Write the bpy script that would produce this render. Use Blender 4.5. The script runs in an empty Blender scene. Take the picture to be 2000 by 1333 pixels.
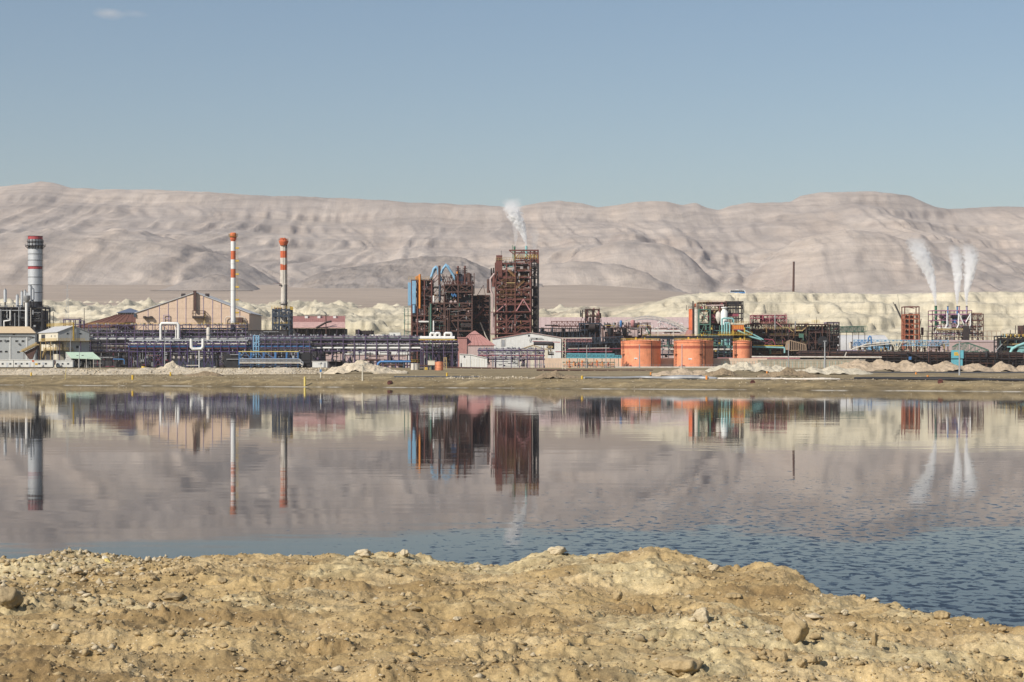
import bpy, math, random
import numpy as np
from mathutils import Vector, Matrix, Euler
S = bpy.context.scene
COL = S.collection
random.seed(7)
RNG = np.random.default_rng(11)

# ------------------------------------------------------------------ camera
FOC, CAMZ, HOR = 4000.0, 3.7, 715.0          # focal length in photo pixels, eye height over the water, horizon row
cam_d = bpy.data.cameras.new('camera'); cam = bpy.data.objects.new('camera', cam_d); COL.objects.link(cam)
cam.location = (0, 0, CAMZ); cam.rotation_euler = (math.radians(90), 0, 0)
cam_d.sensor_width = 36; cam_d.lens = 72; cam_d.shift_y = (HOR-666.5)/2000
cam_d.clip_start = 0.1; cam_d.clip_end = 40000
S.camera = cam

# ------------------------------------------------------------------ sky, sun, exposure
SUN_EL, SUN_AZ = 38.0, math.degrees(math.atan2(-0.73, -0.68))    # azimuth clockwise from +Y
w = bpy.data.worlds.new('World'); S.world = w; w.use_nodes = True
nt = w.node_tree; nt.nodes.clear()
sky = nt.nodes.new('ShaderNodeTexSky'); sky.sky_type = 'NISHITA'; sky.sun_disc = False
sky.sun_elevation = math.radians(SUN_EL); sky.sun_rotation = math.radians(SUN_AZ)
sky.altitude = 0; sky.air_density = 1.0; sky.dust_density = 0.45; sky.ozone_density = 1.6
bg = nt.nodes.new('ShaderNodeBackground'); bg.inputs['Strength'].default_value = 0.073
wo = nt.nodes.new('ShaderNodeOutputWorld')
nt.links.new(sky.outputs[0], bg.inputs[0]); nt.links.new(bg.outputs[0], wo.inputs[0])
sun_d = bpy.data.lights.new('sun', 'SUN'); sun = bpy.data.objects.new('sun', sun_d); COL.objects.link(sun)
sun_d.energy = 4.2; sun_d.angle = math.radians(0.53); sun_d.color = (1.0, 0.93, 0.83)
az, el = math.radians(SUN_AZ), math.radians(SUN_EL)
sdir = Vector((math.sin(az)*math.cos(el), math.cos(az)*math.cos(el), math.sin(el)))
sun.rotation_euler = sdir.to_track_quat('Z', 'Y').to_euler()
S.view_settings.view_transform = 'Standard'; S.view_settings.look = 'None'
S.view_settings.exposure = 0.32; S.view_settings.gamma = 1.0
S.view_settings.use_curve_mapping = False
S.render.engine = 'CYCLES'
S.cycles.max_bounces = 14; S.cycles.diffuse_bounces = 2; S.cycles.glossy_bounces = 3
S.cycles.transmission_bounces = 2; S.cycles.volume_bounces = 12; S.cycles.transparent_max_bounces = 8
S.cycles.use_denoising = True
S.cycles.volume_max_steps = 256

# ------------------------------------------------------------------ helpers
def tag(o, label=None, cat=None, group=None, kind=None):
    if label: o['label'] = label
    if cat: o['category'] = cat
    if group: o['group'] = group
    if kind: o['kind'] = kind
    return o

def wx(px, D): return (px-1000)*D/FOC
def wz(py, D): return CAMZ-(py-HOR)*D/FOC

def _hash(ix, iy, seed):
    h = (ix.astype(np.int64)*374761393 + iy.astype(np.int64)*668265263 + seed*974634777) & 0xffffffff
    h = ((h ^ (h >> 13))*1274126177) & 0xffffffff
    h = (h ^ (h >> 16))
    return h
def perlin(x, y, seed=0):
    x = np.asarray(x, float); y = np.asarray(y, float); x, y = np.broadcast_arrays(x, y)
    x0 = np.floor(x); y0 = np.floor(y); fx = x-x0; fy = y-y0
    u = fx*fx*fx*(fx*(fx*6-15)+10); v = fy*fy*fy*(fy*(fy*6-15)+10)
    def g(ox, oy):
        a = _hash(x0+ox, y0+oy, seed)*(2*math.pi/4294967296.0)
        return np.cos(a)*(fx-ox)+np.sin(a)*(fy-oy)
    n00, n10, n01, n11 = g(0, 0), g(1, 0), g(0, 1), g(1, 1)
    a = n00+u*(n10-n00); b = n01+u*(n11-n01)
    return (a+v*(b-a))*1.5
def fbm(x, y, oct=5, seed=0, gain=0.5, lac=2.03):
    s = 0; a = 1.0; f = 1.0
    for k in range(oct):
        s = s+a*perlin(x*f+17.3*k, y*f-9.1*k, seed+k); a *= gain; f *= lac
    return s
def ridged(x, y, oct=5, seed=0, gain=0.5, lac=2.03):
    s = 0; a = 1.0; f = 1.0; wgt = 1.0
    for k in range(oct):
        n = 1-np.abs(perlin(x*f+7.7*k, y*f+3.1*k, seed+k)); n = n*n
        s = s+a*n*wgt; wgt = np.clip(n*1.3, 0, 1); a *= gain; f *= lac
    return s
def sstep(a, b, x):
    t = np.clip((x-a)/(b-a), 0, 1); return t*t*(3-2*t)

def grid_mesh(name, X, Y, Z, mat, attrs=None, smooth=True):
    r, c = Z.shape
    co = np.stack([X, Y, Z], -1).reshape(-1, 3).astype(np.float32)
    i = np.arange(r*c).reshape(r, c)
    q = np.stack([i[:-1, :-1], i[:-1, 1:], i[1:, 1:], i[1:, :-1]], -1).reshape(-1, 4).astype(np.int32)
    me = bpy.data.meshes.new(name)
    me.vertices.add(len(co)); me.vertices.foreach_set('co', co.ravel())
    me.loops.add(q.size); me.loops.foreach_set('vertex_index', q.ravel())
    me.polygons.add(len(q)); me.polygons.foreach_set('loop_start', np.arange(0, q.size, 4, dtype=np.int32))
    me.polygons.foreach_set('loop_total', np.full(len(q), 4, dtype=np.int32))
    me.polygons.foreach_set('use_smooth', np.full(len(q), smooth))
    for k, v in (attrs or {}).items():
        a = me.attributes.new(k, 'FLOAT', 'POINT'); a.data.foreach_set('value', v.astype(np.float32).ravel())
    me.update(calc_edges=True)
    me.materials.append(mat)
    o = bpy.data.objects.new(name, me); COL.objects.link(o)
    return o

class NT:
    """small node-tree writer"""
    def __init__(s, name):
        s.m = bpy.data.materials.new(name); s.m.use_nodes = True
        s.t = s.m.node_tree; s.t.nodes.clear()
        s.out = s.n('ShaderNodeOutputMaterial')
    def n(s, typ, **kw):
        nd = s.t.nodes.new(typ)
        for k, v in kw.items():
            if k.startswith('i_'):
                key = k[2:]; key = int(key) if key.isdigit() else key.replace('_', ' ')
                if isinstance(v, bpy.types.NodeSocket): s.t.links.new(v, nd.inputs[key])
                else: nd.inputs[key].default_value = v
            else: setattr(nd, k, v)
        return nd
    def link(s, a, b): s.t.links.new(a, b)
    def noise(s, vec, scale, detail=4, rough=0.55, dist=0.0):
        return s.n('ShaderNodeTexNoise', i_Vector=vec, i_Scale=scale, i_Detail=detail, i_Roughness=rough, i_Distortion=dist).outputs['Fac']
    def ramp(s, fac, stops, interp='LINEAR'):
        r = s.n('ShaderNodeValToRGB', i_Fac=fac); cr = r.color_ramp; cr.interpolation = interp
        while len(cr.elements) < len(stops): cr.elements.new(0.5)
        for e, (p, c) in zip(cr.elements, stops):
            e.position = p; e.color = (c, c, c, 1) if isinstance(c, (int, float)) else (*c, 1)
        return r.outputs['Color']
    def mix(s, fac, a, b, mode='MIX'):
        nd = s.n('ShaderNodeMix', data_type='RGBA', blend_type=mode)
        for key, v in ((0, fac), (6, a), (7, b)):
            if isinstance(v, bpy.types.NodeSocket): s.t.links.new(v, nd.inputs[key])
            elif isinstance(v, (int, float)): nd.inputs[key].default_value = v if key == 0 else (v, v, v, 1)
            else: nd.inputs[key].default_value = (*v, 1)
        return nd.outputs[2]
    def math(s, op, a, b=0.0, clamp=False):
        nd = s.n('ShaderNodeMath', operation=op, use_clamp=clamp)
        for k, v in ((0, a), (1, b)):
            if isinstance(v, bpy.types.NodeSocket): s.t.links.new(v, nd.inputs[k])
            else: nd.inputs[k].default_value = v
        return nd.outputs[0]
    def pos(s, scale=(1, 1, 1)):
        g = s.n('ShaderNodeNewGeometry').outputs['Position']
        if scale != (1, 1, 1):
            return s.n('ShaderNodeVectorMath', operation='MULTIPLY', i_0=g, i_1=scale).outputs[0]
        return g
    def attr(s, name): return s.n('ShaderNodeAttribute', attribute_name=name).outputs['Fac']
    def bsdf(s, color, rough=0.8, metal=0.0, normal=None, **kw):
        b = s.n('ShaderNodeBsdfPrincipled')
        if isinstance(color, bpy.types.NodeSocket): s.link(color, b.inputs['Base Color'])
        else: b.inputs['Base Color'].default_value = (*color, 1)
        if isinstance(rough, bpy.types.NodeSocket): s.link(rough, b.inputs['Roughness'])
        else: b.inputs['Roughness'].default_value = rough
        b.inputs['Metallic'].default_value = metal
        for k, v in kw.items(): b.inputs[k.replace('_', ' ')].default_value = v
        if normal is not None: s.link(normal, b.inputs['Normal'])
        s.link(b.outputs[0], s.out.inputs['Surface'])
        return s.m
    def bump(s, h, strength=0.5, dist=0.1, normal=None):
        b = s.n('ShaderNodeBump', i_Height=h, i_Strength=strength, i_Distance=dist)
        if normal is not None: s.link(normal, b.inputs['Normal'])
        return b.outputs[0]

# ------------------------------------------------------------------ earth materials
def mat_rock_far(name, lo, mid, hi, scale=1.0, strata=0.5):
    t = NT(name); p = t.pos()
    sep = t.n('ShaderNodeSeparateXYZ', i_0=p)
    n1 = t.noise(p, 0.0022*scale, 6, 0.6); n2 = t.noise(p, 0.018*scale, 5, 0.6)
    wv = t.math('ADD', t.math('MULTIPLY', sep.outputs['Z'], 0.045), t.math('MULTIPLY', n1, 5.0))
    cv = t.n('ShaderNodeCombineXYZ', i_X=wv, i_Y=t.math('MULTIPLY', sep.outputs['X'], 0.0008))
    band = t.noise(cv.outputs[0], 1.3, 3, 0.6)
    c = t.ramp(n1, [(0.36, lo), (0.5, mid), (0.66, hi)])
    c = t.mix(strata, c, t.mix(1.0, c, t.ramp(band, [(0.35, 0.72), (0.5, 1.0), (0.65, 1.22)]), 'MULTIPLY'))
    c = t.mix(0.5, c, t.mix(1.0, c, t.ramp(n2, [(0.3, 0.78), (0.7, 1.2)]), 'MULTIPLY'))
    c = t.mix(t.ramp(t.noise(t.pos((0.009*scale, 0.0016*scale, 0.004)), 1.0, 5, 0.65), [(0.45, 0.0), (0.7, 0.45)]), c, t.mix(1.0, c, (1.20, 1.10, 0.98), 'MULTIPLY'))
    c = t.mix(t.ramp(t.noise(t.pos((0.02*scale, 0.004*scale, 0.03)), 1.0, 5, 0.7), [(0.5, 0.0), (0.72, 0.5)]), c, t.mix(1.0, c, (0.76, 0.77, 0.80), 'MULTIPLY'))
    crag = t.math('MULTIPLY', t.ramp(t.noise(t.pos((1, 0.25, 1)), 0.045*scale, 4, 0.75), [(0.60, 0.0), (0.68, 0.55)]), t.ramp(n1, [(0.45, 0.15), (0.6, 1.0)]))
    c = t.mix(crag, c, t.mix(1.0, c, (0.60, 0.60, 0.63), 'MULTIPLY'))
    # bare cliff rock shows on steep faces, pale scree on gentle ones
    st = t.attr('steep')
    c = t.mix(t.math('MULTIPLY', st, 0.75), c, t.mix(1.0, c, (0.66, 0.64, 0.66), 'MULTIPLY'))
    cv2 = t.n('ShaderNodeCombineXYZ', i_X=t.math('MULTIPLY', wv, 4.5), i_Y=t.math('MULTIPLY', sep.outputs['X'], 0.003))
    band2 = t.noise(cv2.outputs[0], 1.0, 3, 0.6)
    c = t.mix(0.4, c, t.mix(1.0, c, t.ramp(band2, [(0.36, 0.70), (0.44, 1.0), (0.7, 1.12)]), 'MULTIPLY'))
    bmp = t.bump(t.noise(t.pos((1, 0.2, 0.7)), 0.05*scale, 6, 0.7), 0.45, 6/scale, t.bump(band2, 0.15, 5))
    return t.bsdf(c, 0.95, normal=bmp)
M_MOUNT = mat_rock_far('mountain_rock', (0.335, 0.29, 0.255), (0.40, 0.345, 0.30), (0.47, 0.405, 0.345))
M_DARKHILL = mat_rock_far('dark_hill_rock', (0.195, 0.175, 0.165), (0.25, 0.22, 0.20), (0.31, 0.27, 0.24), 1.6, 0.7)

def mat_marl():
    t = NT('pale_marl'); p = t.pos()
    sep = t.n('ShaderNodeSeparateXYZ', i_0=p)
    n1 = t.noise(p, 0.012, 5, 0.6); n2 = t.noise(p, 0.12, 5, 0.65)
    cv = t.n('ShaderNodeCombineXYZ', i_X=t.math('MULTIPLY', sep.outputs['X'], 0.006), i_Y=t.math('MULTIPLY', sep.outputs['Y'], 0.006),
             i_Z=t.math('MULTIPLY', sep.outputs['Z'], 0.35))
    band = t.noise(cv.outputs[0], 1.0, 4, 0.65)
    c = t.ramp(n1, [(0.3, (0.43, 0.38, 0.275)), (0.5, (0.54, 0.485, 0.365)), (0.7, (0.62, 0.565, 0.435))])
    low = t.ramp(t.math('ADD', t.math('MULTIPLY', sep.outputs['Z'], 0.012), t.math('MULTIPLY', n2, 0.3)), [(0.52, 0.9), (0.80, 0.0)])
    low = t.math('MULTIPLY', low, t.math('ADD', 0.25, t.math('MULTIPLY', t.attr('olive'), 0.75)))
    c = t.mix(low, c, t.ramp(n1, [(0.3, (0.35, 0.315, 0.22)), (0.7, (0.46, 0.41, 0.29))]))
    c = t.mix(0.8, c, t.mix(1.0, c, t.ramp(band, [(0.32, 0.74), (0.5, 1.0), (0.68, 1.13)]), 'MULTIPLY'))
    c = t.mix(0.5, c, t.mix(1.0, c, t.ramp(n2, [(0.3, 0.75), (0.7, 1.2)]), 'MULTIPLY'))
    c = t.mix(t.attr('brown'), c, t.mix(1.0, t.ramp(n2, [(0.3, 0.8), (0.7, 1.15)]), (0.34, 0.275, 0.205), 'MULTIPLY'))
    bmp = t.bump(t.noise(p, 0.35, 5, 0.65), 0.7, 1.2)
    return t.bsdf(c, 0.95, normal=bmp)
M_MARL = mat_marl()

def mat_ground():
    t = NT('shore_dirt'); p = t.pos()
    n1 = t.noise(p, 0.03, 5, 0.6); n2 = t.noise(p, 0.6, 5, 0.65)
    cv = t.pos((0.05, 0.25, 1)); n3 = t.noise(cv, 1.0, 5, 0.6)
    c = t.ramp(n3, [(0.3, (0.165, 0.122, 0.060)), (0.5, (0.235, 0.178, 0.092)), (0.72, (0.34, 0.27, 0.155))])
    c = t.mix(t.ramp(n1, [(0.5, 0.0), (0.72, 0.55)]), c, (0.42, 0.345, 0.225))
    c = t.mix(0.8, c, t.mix(1.0, c, t.ramp(n2, [(0.28, 0.55), (0.72, 1.4)]), 'MULTIPLY'))
    z = t.n('ShaderNodeSeparateXYZ', i_0=p).outputs['Z']
    wet = t.math('MULTIPLY', t.ramp(z, [(0.05, 1.0), (0.75, 0.0)]), t.ramp(n2, [(0.3, 1.0), (0.7, 0.55)]))
    c = t.mix(wet, c, t.mix(1.0, c, (0.56, 0.55, 0.50), 'MULTIPLY'))      # damp soil next to the water
    salt = t.math('MULTIPLY', t.ramp(z, [(0.01, 0.0), (0.03, 1.0), (0.05, 1.0), (0.085, 0.0)]),
                  t.ramp(t.noise(t.pos((0.06, 0.0, 0)), 1.0, 4, 0.7), [(0.47, 0.0), (0.53, 0.9)]))
    c = t.mix(salt, c, (0.7, 0.66, 0.58))
    yy = t.n('ShaderNodeSeparateXYZ', i_0=p).outputs['Y']
    far = t.ramp(t.math('MULTIPLY', yy, 0.0002), [(0.3, 0.0), (0.42, 1.0)])
    c = t.mix(far, c, t.mix(1.0, t.mix(0.5, t.ramp(t.noise(p, 0.004, 6, 0.65), [(0.3, 0.7), (0.7, 1.3)]), t.ramp(t.noise(t.pos((0.006, 0.03, 1)), 1.0, 6, 0.7), [(0.35, 0.6), (0.62, 1.4)])), (0.36, 0.29, 0.23), 'MULTIPLY'))
    bmp = t.bump(t.noise(p, 1.6, 6, 0.7), 0.9, 0.25)
    return t.bsdf(c, 0.95, normal=bmp)
M_GROUND = mat_ground()

def mat_bank():
    t = NT('near_bank_dirt'); p = t.pos()
    pale = t.attr('pale')
    n1 = t.noise(p, 0.7, 5, 0.6); n2 = t.noise(p, 5.0, 5, 0.65); n3 = t.noise(p, 38.0, 4, 0.7)
    c = t.ramp(n1, [(0.32, (0.275, 0.19, 0.082)), (0.5, (0.425, 0.308, 0.145)), (0.68, (0.52, 0.402, 0.222))])
    c = t.mix(pale, c, t.ramp(n2, [(0.3, (0.42, 0.335, 0.175)), (0.7, (0.54, 0.45, 0.265))]))
    c = t.mix(0.75, c, t.mix(1.0, c, t.ramp(n2, [(0.3, 0.68), (0.5, 1.0), (0.72, 1.28)]), 'MULTIPLY'))
    c = t.mix(0.8, c, t.mix(1.0, c, t.ramp(n3, [(0.25, 0.6), (0.5, 1.0), (0.75, 1.4)]), 'MULTIPLY'))
    c = t.mix(t.ramp(t.noise(t.pos((0.55, 1.5, 1)), 1.0, 5, 0.62), [(0.45, 0.0), (0.62, 0.85)]), c, t.mix(1.0, c, (0.60, 0.55, 0.50), 'MULTIPLY'))
    # salt crystals as pale specks
    v = t.n('ShaderNodeTexVoronoi', i_Vector=p, i_Scale=26.0).outputs['Distance']
    speck = t.math('MULTIPLY', t.ramp(v, [(0.10, 1.0), (0.16, 0.0)]), t.ramp(n1, [(0.42, 0.0), (0.6, 0.8)]))
    c = t.mix(speck, c, (0.66, 0.6, 0.48))
    z = t.n('ShaderNodeSeparateXYZ', i_0=p).outputs['Z']
    c = t.mix(t.ramp(z, [(0.02, 0.8), (0.25, 0.0)]), c, (0.16, 0.12, 0.07))
    bmp = t.bump(n3, 0.5, 0.012, t.bump(t.noise(p, 9.0, 5, 0.7), 0.6, 0.04))
    return t.bsdf(c, 0.95, normal=bmp)
M_BANK = mat_bank()

def mat_water():
    t = NT('brine'); p = t.pos()
    sep = t.n('ShaderNodeSeparateXYZ', i_0=p)
    # breeze mask: calm on the left and far out, ruffled towards the near right
    far = t.math('DIVIDE', sep.outputs['X'], t.math('MAXIMUM', sep.outputs['Y'], 1.0))
    side = t.math('ADD', t.math('MULTIPLY', far, 2.4), t.math('MULTIPLY', t.math('SUBTRACT', 62.0, sep.outputs['Y']), 0.0085))
    gust = t.noise(t.pos((0.03, 0.02, 1)), 1.0, 3, 0.6)
    side = t.math('ADD', side, t.math('MULTIPLY', t.math('SUBTRACT', gust, 0.5), 1.1))
    mask = t.ramp(t.math('ADD', side, 0.53), [(0.18, 0.0), (0.42, 0.35), (0.85, 1.0)])
    lim = t.ramp(t.math('MULTIPLY', sep.outputs['Y'], 0.004), [(0.16, 1.0), (0.40, 0.0)])
    mask = t.math('MULTIPLY', mask, lim)
    rip = t.noise(t.pos((1.9, 1.35, 1)), 2.15, 4, 0.55, 0.6)
    thr = t.math('SUBTRACT', 0.76, t.math('MULTIPLY', mask, 0.245))
    face = t.ramp(t.math('SUBTRACT', rip, thr), [(0.0, 0.0), (0.06, 1.0)])
    tilt = t.math('MULTIPLY', face, t.math('ADD', 0.02, t.math('MULTIPLY', t.noise(p, 3.0, 2, 0.5), 0.115)))
    tx = t.math('MULTIPLY', t.math('SUBTRACT', t.noise(t.pos((0.5, 1.6, 1)), 1.0, 2, 0.5), 0.5), 0.006)
    ty = t.math('MULTIPLY', t.math('SUBTRACT', t.noise(t.pos((0.23, 0.9, 1)), 1.0, 3, 0.6), 0.5), 0.009)
    nv = t.n('ShaderNodeCombineXYZ', i_X=tx, i_Y=t.math('SUBTRACT', ty, tilt), i_Z=1.0)
    bmp = t.n('ShaderNodeVectorMath', operation='NORMALIZE', i_0=nv.outputs[0]).outputs[0]
    b = t.n('ShaderNodeBsdfPrincipled', i_Roughness=0.028, i_IOR=1.33)
    b.inputs['Specular IOR Level'].default_value = 0.115
    b.inputs['Base Color'].default_value = (0.008, 0.010, 0.013, 1)
    t.link(bmp, b.inputs['Normal']); t.link(b.outputs[0], t.out.inputs['Surface'])
    return t.m
M_WATER = mat_water()

# ------------------------------------------------------------------ mountains
def crest_xy(pts, D):
    a = np.array(pts, float); return wx(a[:, 0], D), wz(a[:, 1], D)
SKY_PTS = [(-1500, 395), (-700, 380), (-300, 372), (0, 367), (60, 364), (90, 357), (110, 360), (150, 371), (200, 374), (300, 374), (400, 378),
 (500, 385), (600, 387), (700, 390), (800, 397), (900, 402), (960, 405), (1010, 408), (1040, 402), (1090, 393), (1130, 399), (1165, 408),
 (1200, 405), (1240, 397), (1300, 395), (1330, 402), (1355, 397), (1375, 407), (1400, 413), (1430, 402), (1460, 398), (1540, 397),
 (1560, 385), (1600, 378), (1700, 376), (1770, 385), (1810, 405), (1840, 411), (1900, 408), (1970, 406), (2000, 410), (2400, 395), (3200, 400)]
DC = 6600.0
def steepness(X, Y, Z):
    gy, gx = np.gradient(Z)
    dy = np.gradient(Y, axis=0); dx = np.gradient(X, axis=1)
    return np.clip((np.hypot(gx/dx, gy/dy)-0.55)/0.8, 0, 1)
def build_mountains():
    xs = np.linspace(-3600, 3600, 900); ys = np.concatenate([np.linspace(3300, 6900, 330), np.linspace(6930, 8800, 40)])
    X, Y = np.meshgrid(xs, ys)
    cx, cz = crest_xy(SKY_PTS, DC)
    fine = 10*fbm(xs/70, xs*0+3.3, 4, 5)
    crest = np.interp(xs, cx, cz)[None, :]
    crest_s = np.interp(xs, np.linspace(-3600, 3600, 40), np.interp(np.linspace(-3600, 3600, 40), cx, cz))[None, :]
    wxp = X+120*fbm(X/700, Y/1100, 3, 21); wyp = Y+110*fbm(X/900, Y/800, 3, 22)
    t = np.clip((wyp-3500)/(DC-3500), 0, 1.0)
    t0 = np.clip((Y-3500)/(DC-3500), 0, 1.0)
    base = 0.16+0.84*(0.40*t+0.60*t**1.9)
    H = base*crest_s
    # spurs and gullies running down the face
    env = np.sin(np.pi*np.clip(t0, 0, 1))**0.7
    H = H+env*(50*(ridged(wxp/850, wyp/4200, 2, 31, 0.35)-0.9)+13*(ridged(wxp/190, wyp/2600, 4, 41, 0.55)-0.9))
    H = H+env*7.5*(ridged(wxp/60, wyp/1050, 4, 44, 0.6)-0.9)
    # cliffy limestone steps
    step = 54.0; q = H/step+0.35*fbm(X/900, Y/900, 2, 51); fr = q-np.floor(q)
    H = H+step*(sstep(0.45, 0.75, fr)-fr)*0.26*sstep(120, 260, H)*(0.4+0.9*np.clip(fbm(X/500, Y/500, 2, 58)+0.4, 0, 1))
    H = H+3.5*fbm(X/75, Y/420, 5, 61, 0.55)
    # the skyline itself
    k = sstep(0.90, 1.0, t0)
    top = crest+fine[None, :]*0.25
    lim = top-(1-np.clip(t0, 0, 1))*70
    H = np.minimum(H, lim)
    H = H*(1-k)+top*k
    back = np.clip((Y-DC)/2200, 0, 1); H = np.where(Y > DC, top-back*140-20*sstep(0, 300, Y-DC), H)
    # nearer hill on the left, below the cliff line
    def hump(px, py, D, sx0, sx1, sy):
        hx = wx(px, D); hz = wz(py, D); d = X-hx; sx = np.where(d < 0, sx0, sx1)
        return hz*np.exp(-(np.abs(d)/sx)**2.4-(np.abs(Y-D)/sy)**2.2)
    n = 8*(ridged(X/75+0.4*fbm(X/200, Y/200, 2, 72), Y/1100, 5, 71, 0.55)-0.9)+3*fbm(X/50, Y/50, 4, 73)
    hills = np.maximum.reduce([hump(190, 455, 4300, 700, 520, 820), hump(1230, 470, 5000, 300, 300, 560), hump(1640, 455, 5100, 330, 420, 600), hump(1120, 512, 4000, 190, 320, 420)])
    hills = hills+n*sstep(60, 160, hills)
    H = np.maximum(H, hills)
    H = np.where(t0 <= 0, np.minimum(H, 90), H)
    H[0, :] = 40
    o = grid_mesh('mountains', X, Y, H, M_MOUNT, {'steep': steepness(X, Y, H)})
    return tag(o, 'hazy pinkish brown desert mountains along the skyline', kind='structure')
build_mountains()

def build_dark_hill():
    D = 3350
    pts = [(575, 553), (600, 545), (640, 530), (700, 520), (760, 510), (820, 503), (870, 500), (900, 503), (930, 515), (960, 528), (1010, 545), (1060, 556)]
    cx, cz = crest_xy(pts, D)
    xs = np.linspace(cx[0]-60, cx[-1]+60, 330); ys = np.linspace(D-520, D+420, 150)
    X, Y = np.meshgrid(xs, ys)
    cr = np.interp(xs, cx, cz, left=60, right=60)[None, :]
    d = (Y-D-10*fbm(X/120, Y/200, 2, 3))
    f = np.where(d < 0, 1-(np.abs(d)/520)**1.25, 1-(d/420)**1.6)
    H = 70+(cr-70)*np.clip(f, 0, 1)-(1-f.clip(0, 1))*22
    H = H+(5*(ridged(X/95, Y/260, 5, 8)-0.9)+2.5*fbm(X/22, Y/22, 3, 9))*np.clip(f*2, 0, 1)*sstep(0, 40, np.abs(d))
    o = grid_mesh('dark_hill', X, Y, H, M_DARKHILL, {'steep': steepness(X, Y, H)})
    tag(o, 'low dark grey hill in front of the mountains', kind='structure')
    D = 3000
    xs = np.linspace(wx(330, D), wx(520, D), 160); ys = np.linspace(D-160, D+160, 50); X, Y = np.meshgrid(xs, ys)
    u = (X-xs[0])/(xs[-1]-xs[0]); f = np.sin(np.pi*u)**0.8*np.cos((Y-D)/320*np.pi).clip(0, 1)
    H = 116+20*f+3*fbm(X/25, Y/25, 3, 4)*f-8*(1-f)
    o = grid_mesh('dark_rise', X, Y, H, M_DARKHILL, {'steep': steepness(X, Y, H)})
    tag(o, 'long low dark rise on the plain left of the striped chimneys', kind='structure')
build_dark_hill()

# ------------------------------------------------------------------ pale marl cliffs and badlands
def build_marl():
    xs = np.concatenate([np.linspace(-1500, -620, 60)[:-1], np.linspace(-620, 620, 800), np.linspace(620, 1500, 60)[1:]])
    ys = np.concatenate([np.linspace(1420, 1880, 190), np.linspace(1884, 2450, 130)])
    X, Y = np.meshgrid(xs, ys)
    rt = sstep(10, 165, X+25*fbm(X/90, Y/300, 2, 4))               # 0 = badlands on the left, 1 = the tall cliff on the right
    brown = np.zeros_like(X)
    # right: a stepped, broken cliff
    def edge(amp, sc, seed): return amp*fbm(X/sc, X*0+seed*3.7, 5, seed, 0.55)
    H = 3+7*sstep(1425, 1520, Y)
    sv = (Y-1478)/175+0.16*fbm(X/95, Y/120, 2, 80)+0.085*fbm(X/34, Y/30, 3, 83, 0.55)+0.03*fbm(X/9, Y/9, 3, 84)
    soft = np.clip(fbm(X/60, Y/200, 3, 85)*1.3+0.35, 0, 1)            # where the ledges are buried under scree
    steps = np.interp(sv, [0, .22, .26, .47, .50, .66, .685, .82, .85, 1.0], [0, .13, .29, .40, .58, .66, .80, .855, .965, 1.0])
    R = 10+52.5*(steps*(1-0.75*soft)+np.clip(sv, 0, 1)**0.85*0.75*soft)
    R = R-5.5*np.clip(fbm(X/13+4, Y/17, 3, 86)-0.42, 0, 0.6)*sstep(1490, 1520, Y)-9*np.clip(ridged(X/40, Y/90, 3, 87)-1.45, 0, 0.5)
    R = R+0.9*fbm(X/7, Y/7, 4, 12, 0.6)*sstep(1470, 1520, Y)*(1-sstep(1660, 1690, Y))
    capz = 62.5+1.3*fbm(X/120, X*0+1, 2, 14)
    R = np.minimum(R, capz)
    # left: rounded foothills, a fluted scarp, a terrace with conical mounds
    L = H+20*sstep(1450, 1700, Y)+6*(ridged(X/75+0.3*fbm(X/50, Y/80, 2, 3), Y/160, 4, 16)-0.75)*sstep(1450, 1540, Y)*(1-sstep(1650, 1760, Y))
    e2 = 1745+edge(24, 110, 20)+16*fbm(X/38, Y/30, 4, 120, 0.55)
    L = L+13*sstep(0, 1, (Y-e2)/(30*np.clip(fbm(X/60, X*0+4, 3, 121)+0.55, 0.15, 1.2)))
    L = L+6*sstep(1780, 1900, Y)
    e3 = 1935+edge(30, 130, 24)+16*fbm(X/38, Y/30, 4, 123, 0.55)
    L = L+(12-5*sstep(-260, -80, X))*sstep(0, 1, (Y-e3)/(34*np.clip(fbm(X/70, X*0+9, 3, 122)+0.55, 0.15, 1.2)))
    md = np.clip(ridged(X/85, Y/85, 3, 26)-0.85, 0, 1.2)
    L = L+13*md*sstep(1950, 2030, Y)*(1-sstep(2280, 2380, Y))+5*sstep(2000, 2300, Y)*(1-sstep(-260, -80, X))
    md2 = np.clip(ridged(X/60+4, Y/70, 3, 28)-0.9, 0, 1.2)
    L = L+11*md2*sstep(1770, 1830, Y)*(1-sstep(1880, 1930, Y))
    L = L+1.3*fbm(X/11, Y/11, 4, 13, 0.6)-1.6*(ridged(X/17+0.5*fbm(X/40, Y/40, 2, 125), Y/130, 4, 126, 0.6)-0.7)*sstep(1480, 1540, Y)*(1-0.8*sstep(2150, 2250, Y))-4*np.clip(fbm(X/12+7, Y/15, 3, 124)-0.45, 0, 0.6)*sstep(1500, 1600, Y)
    brownL = np.clip(sstep(2040, 2200, Y)-md*2.2, 0, 1)+0.75*sstep(1790, 1850, Y)*(1-sstep(1890, 1925, Y))*(1-np.clip(md2*4, 0, 1))
    brown = np.clip(brownL*(1-rt)+rt*0.55*sstep(1660, 1760, Y), 0, 1)
    H = L*(1-rt)+R*rt
    H = np.minimum(H, 94)
    H[0, :] = -2; H[-1, :] = 30; H[:, 0] = 0; H[:, -1] = 0
    o = grid_mesh('marl_cliffs', X, Y, H, M_MARL, {'brown': brown, 'olive': 1-rt})
    tag(o, 'pale cream marl cliffs and badlands behind the plant', kind='structure')
    return xs, ys, H
MX, MY, MH = build_marl()
def marl_z(x, y):
    i = np.clip(np.searchsorted(MX, x), 0, len(MX)-1); j = np.clip(np.searchsorted(MY, y), 0, len(MY)-1)
    return float(MH[j, i])

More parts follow.
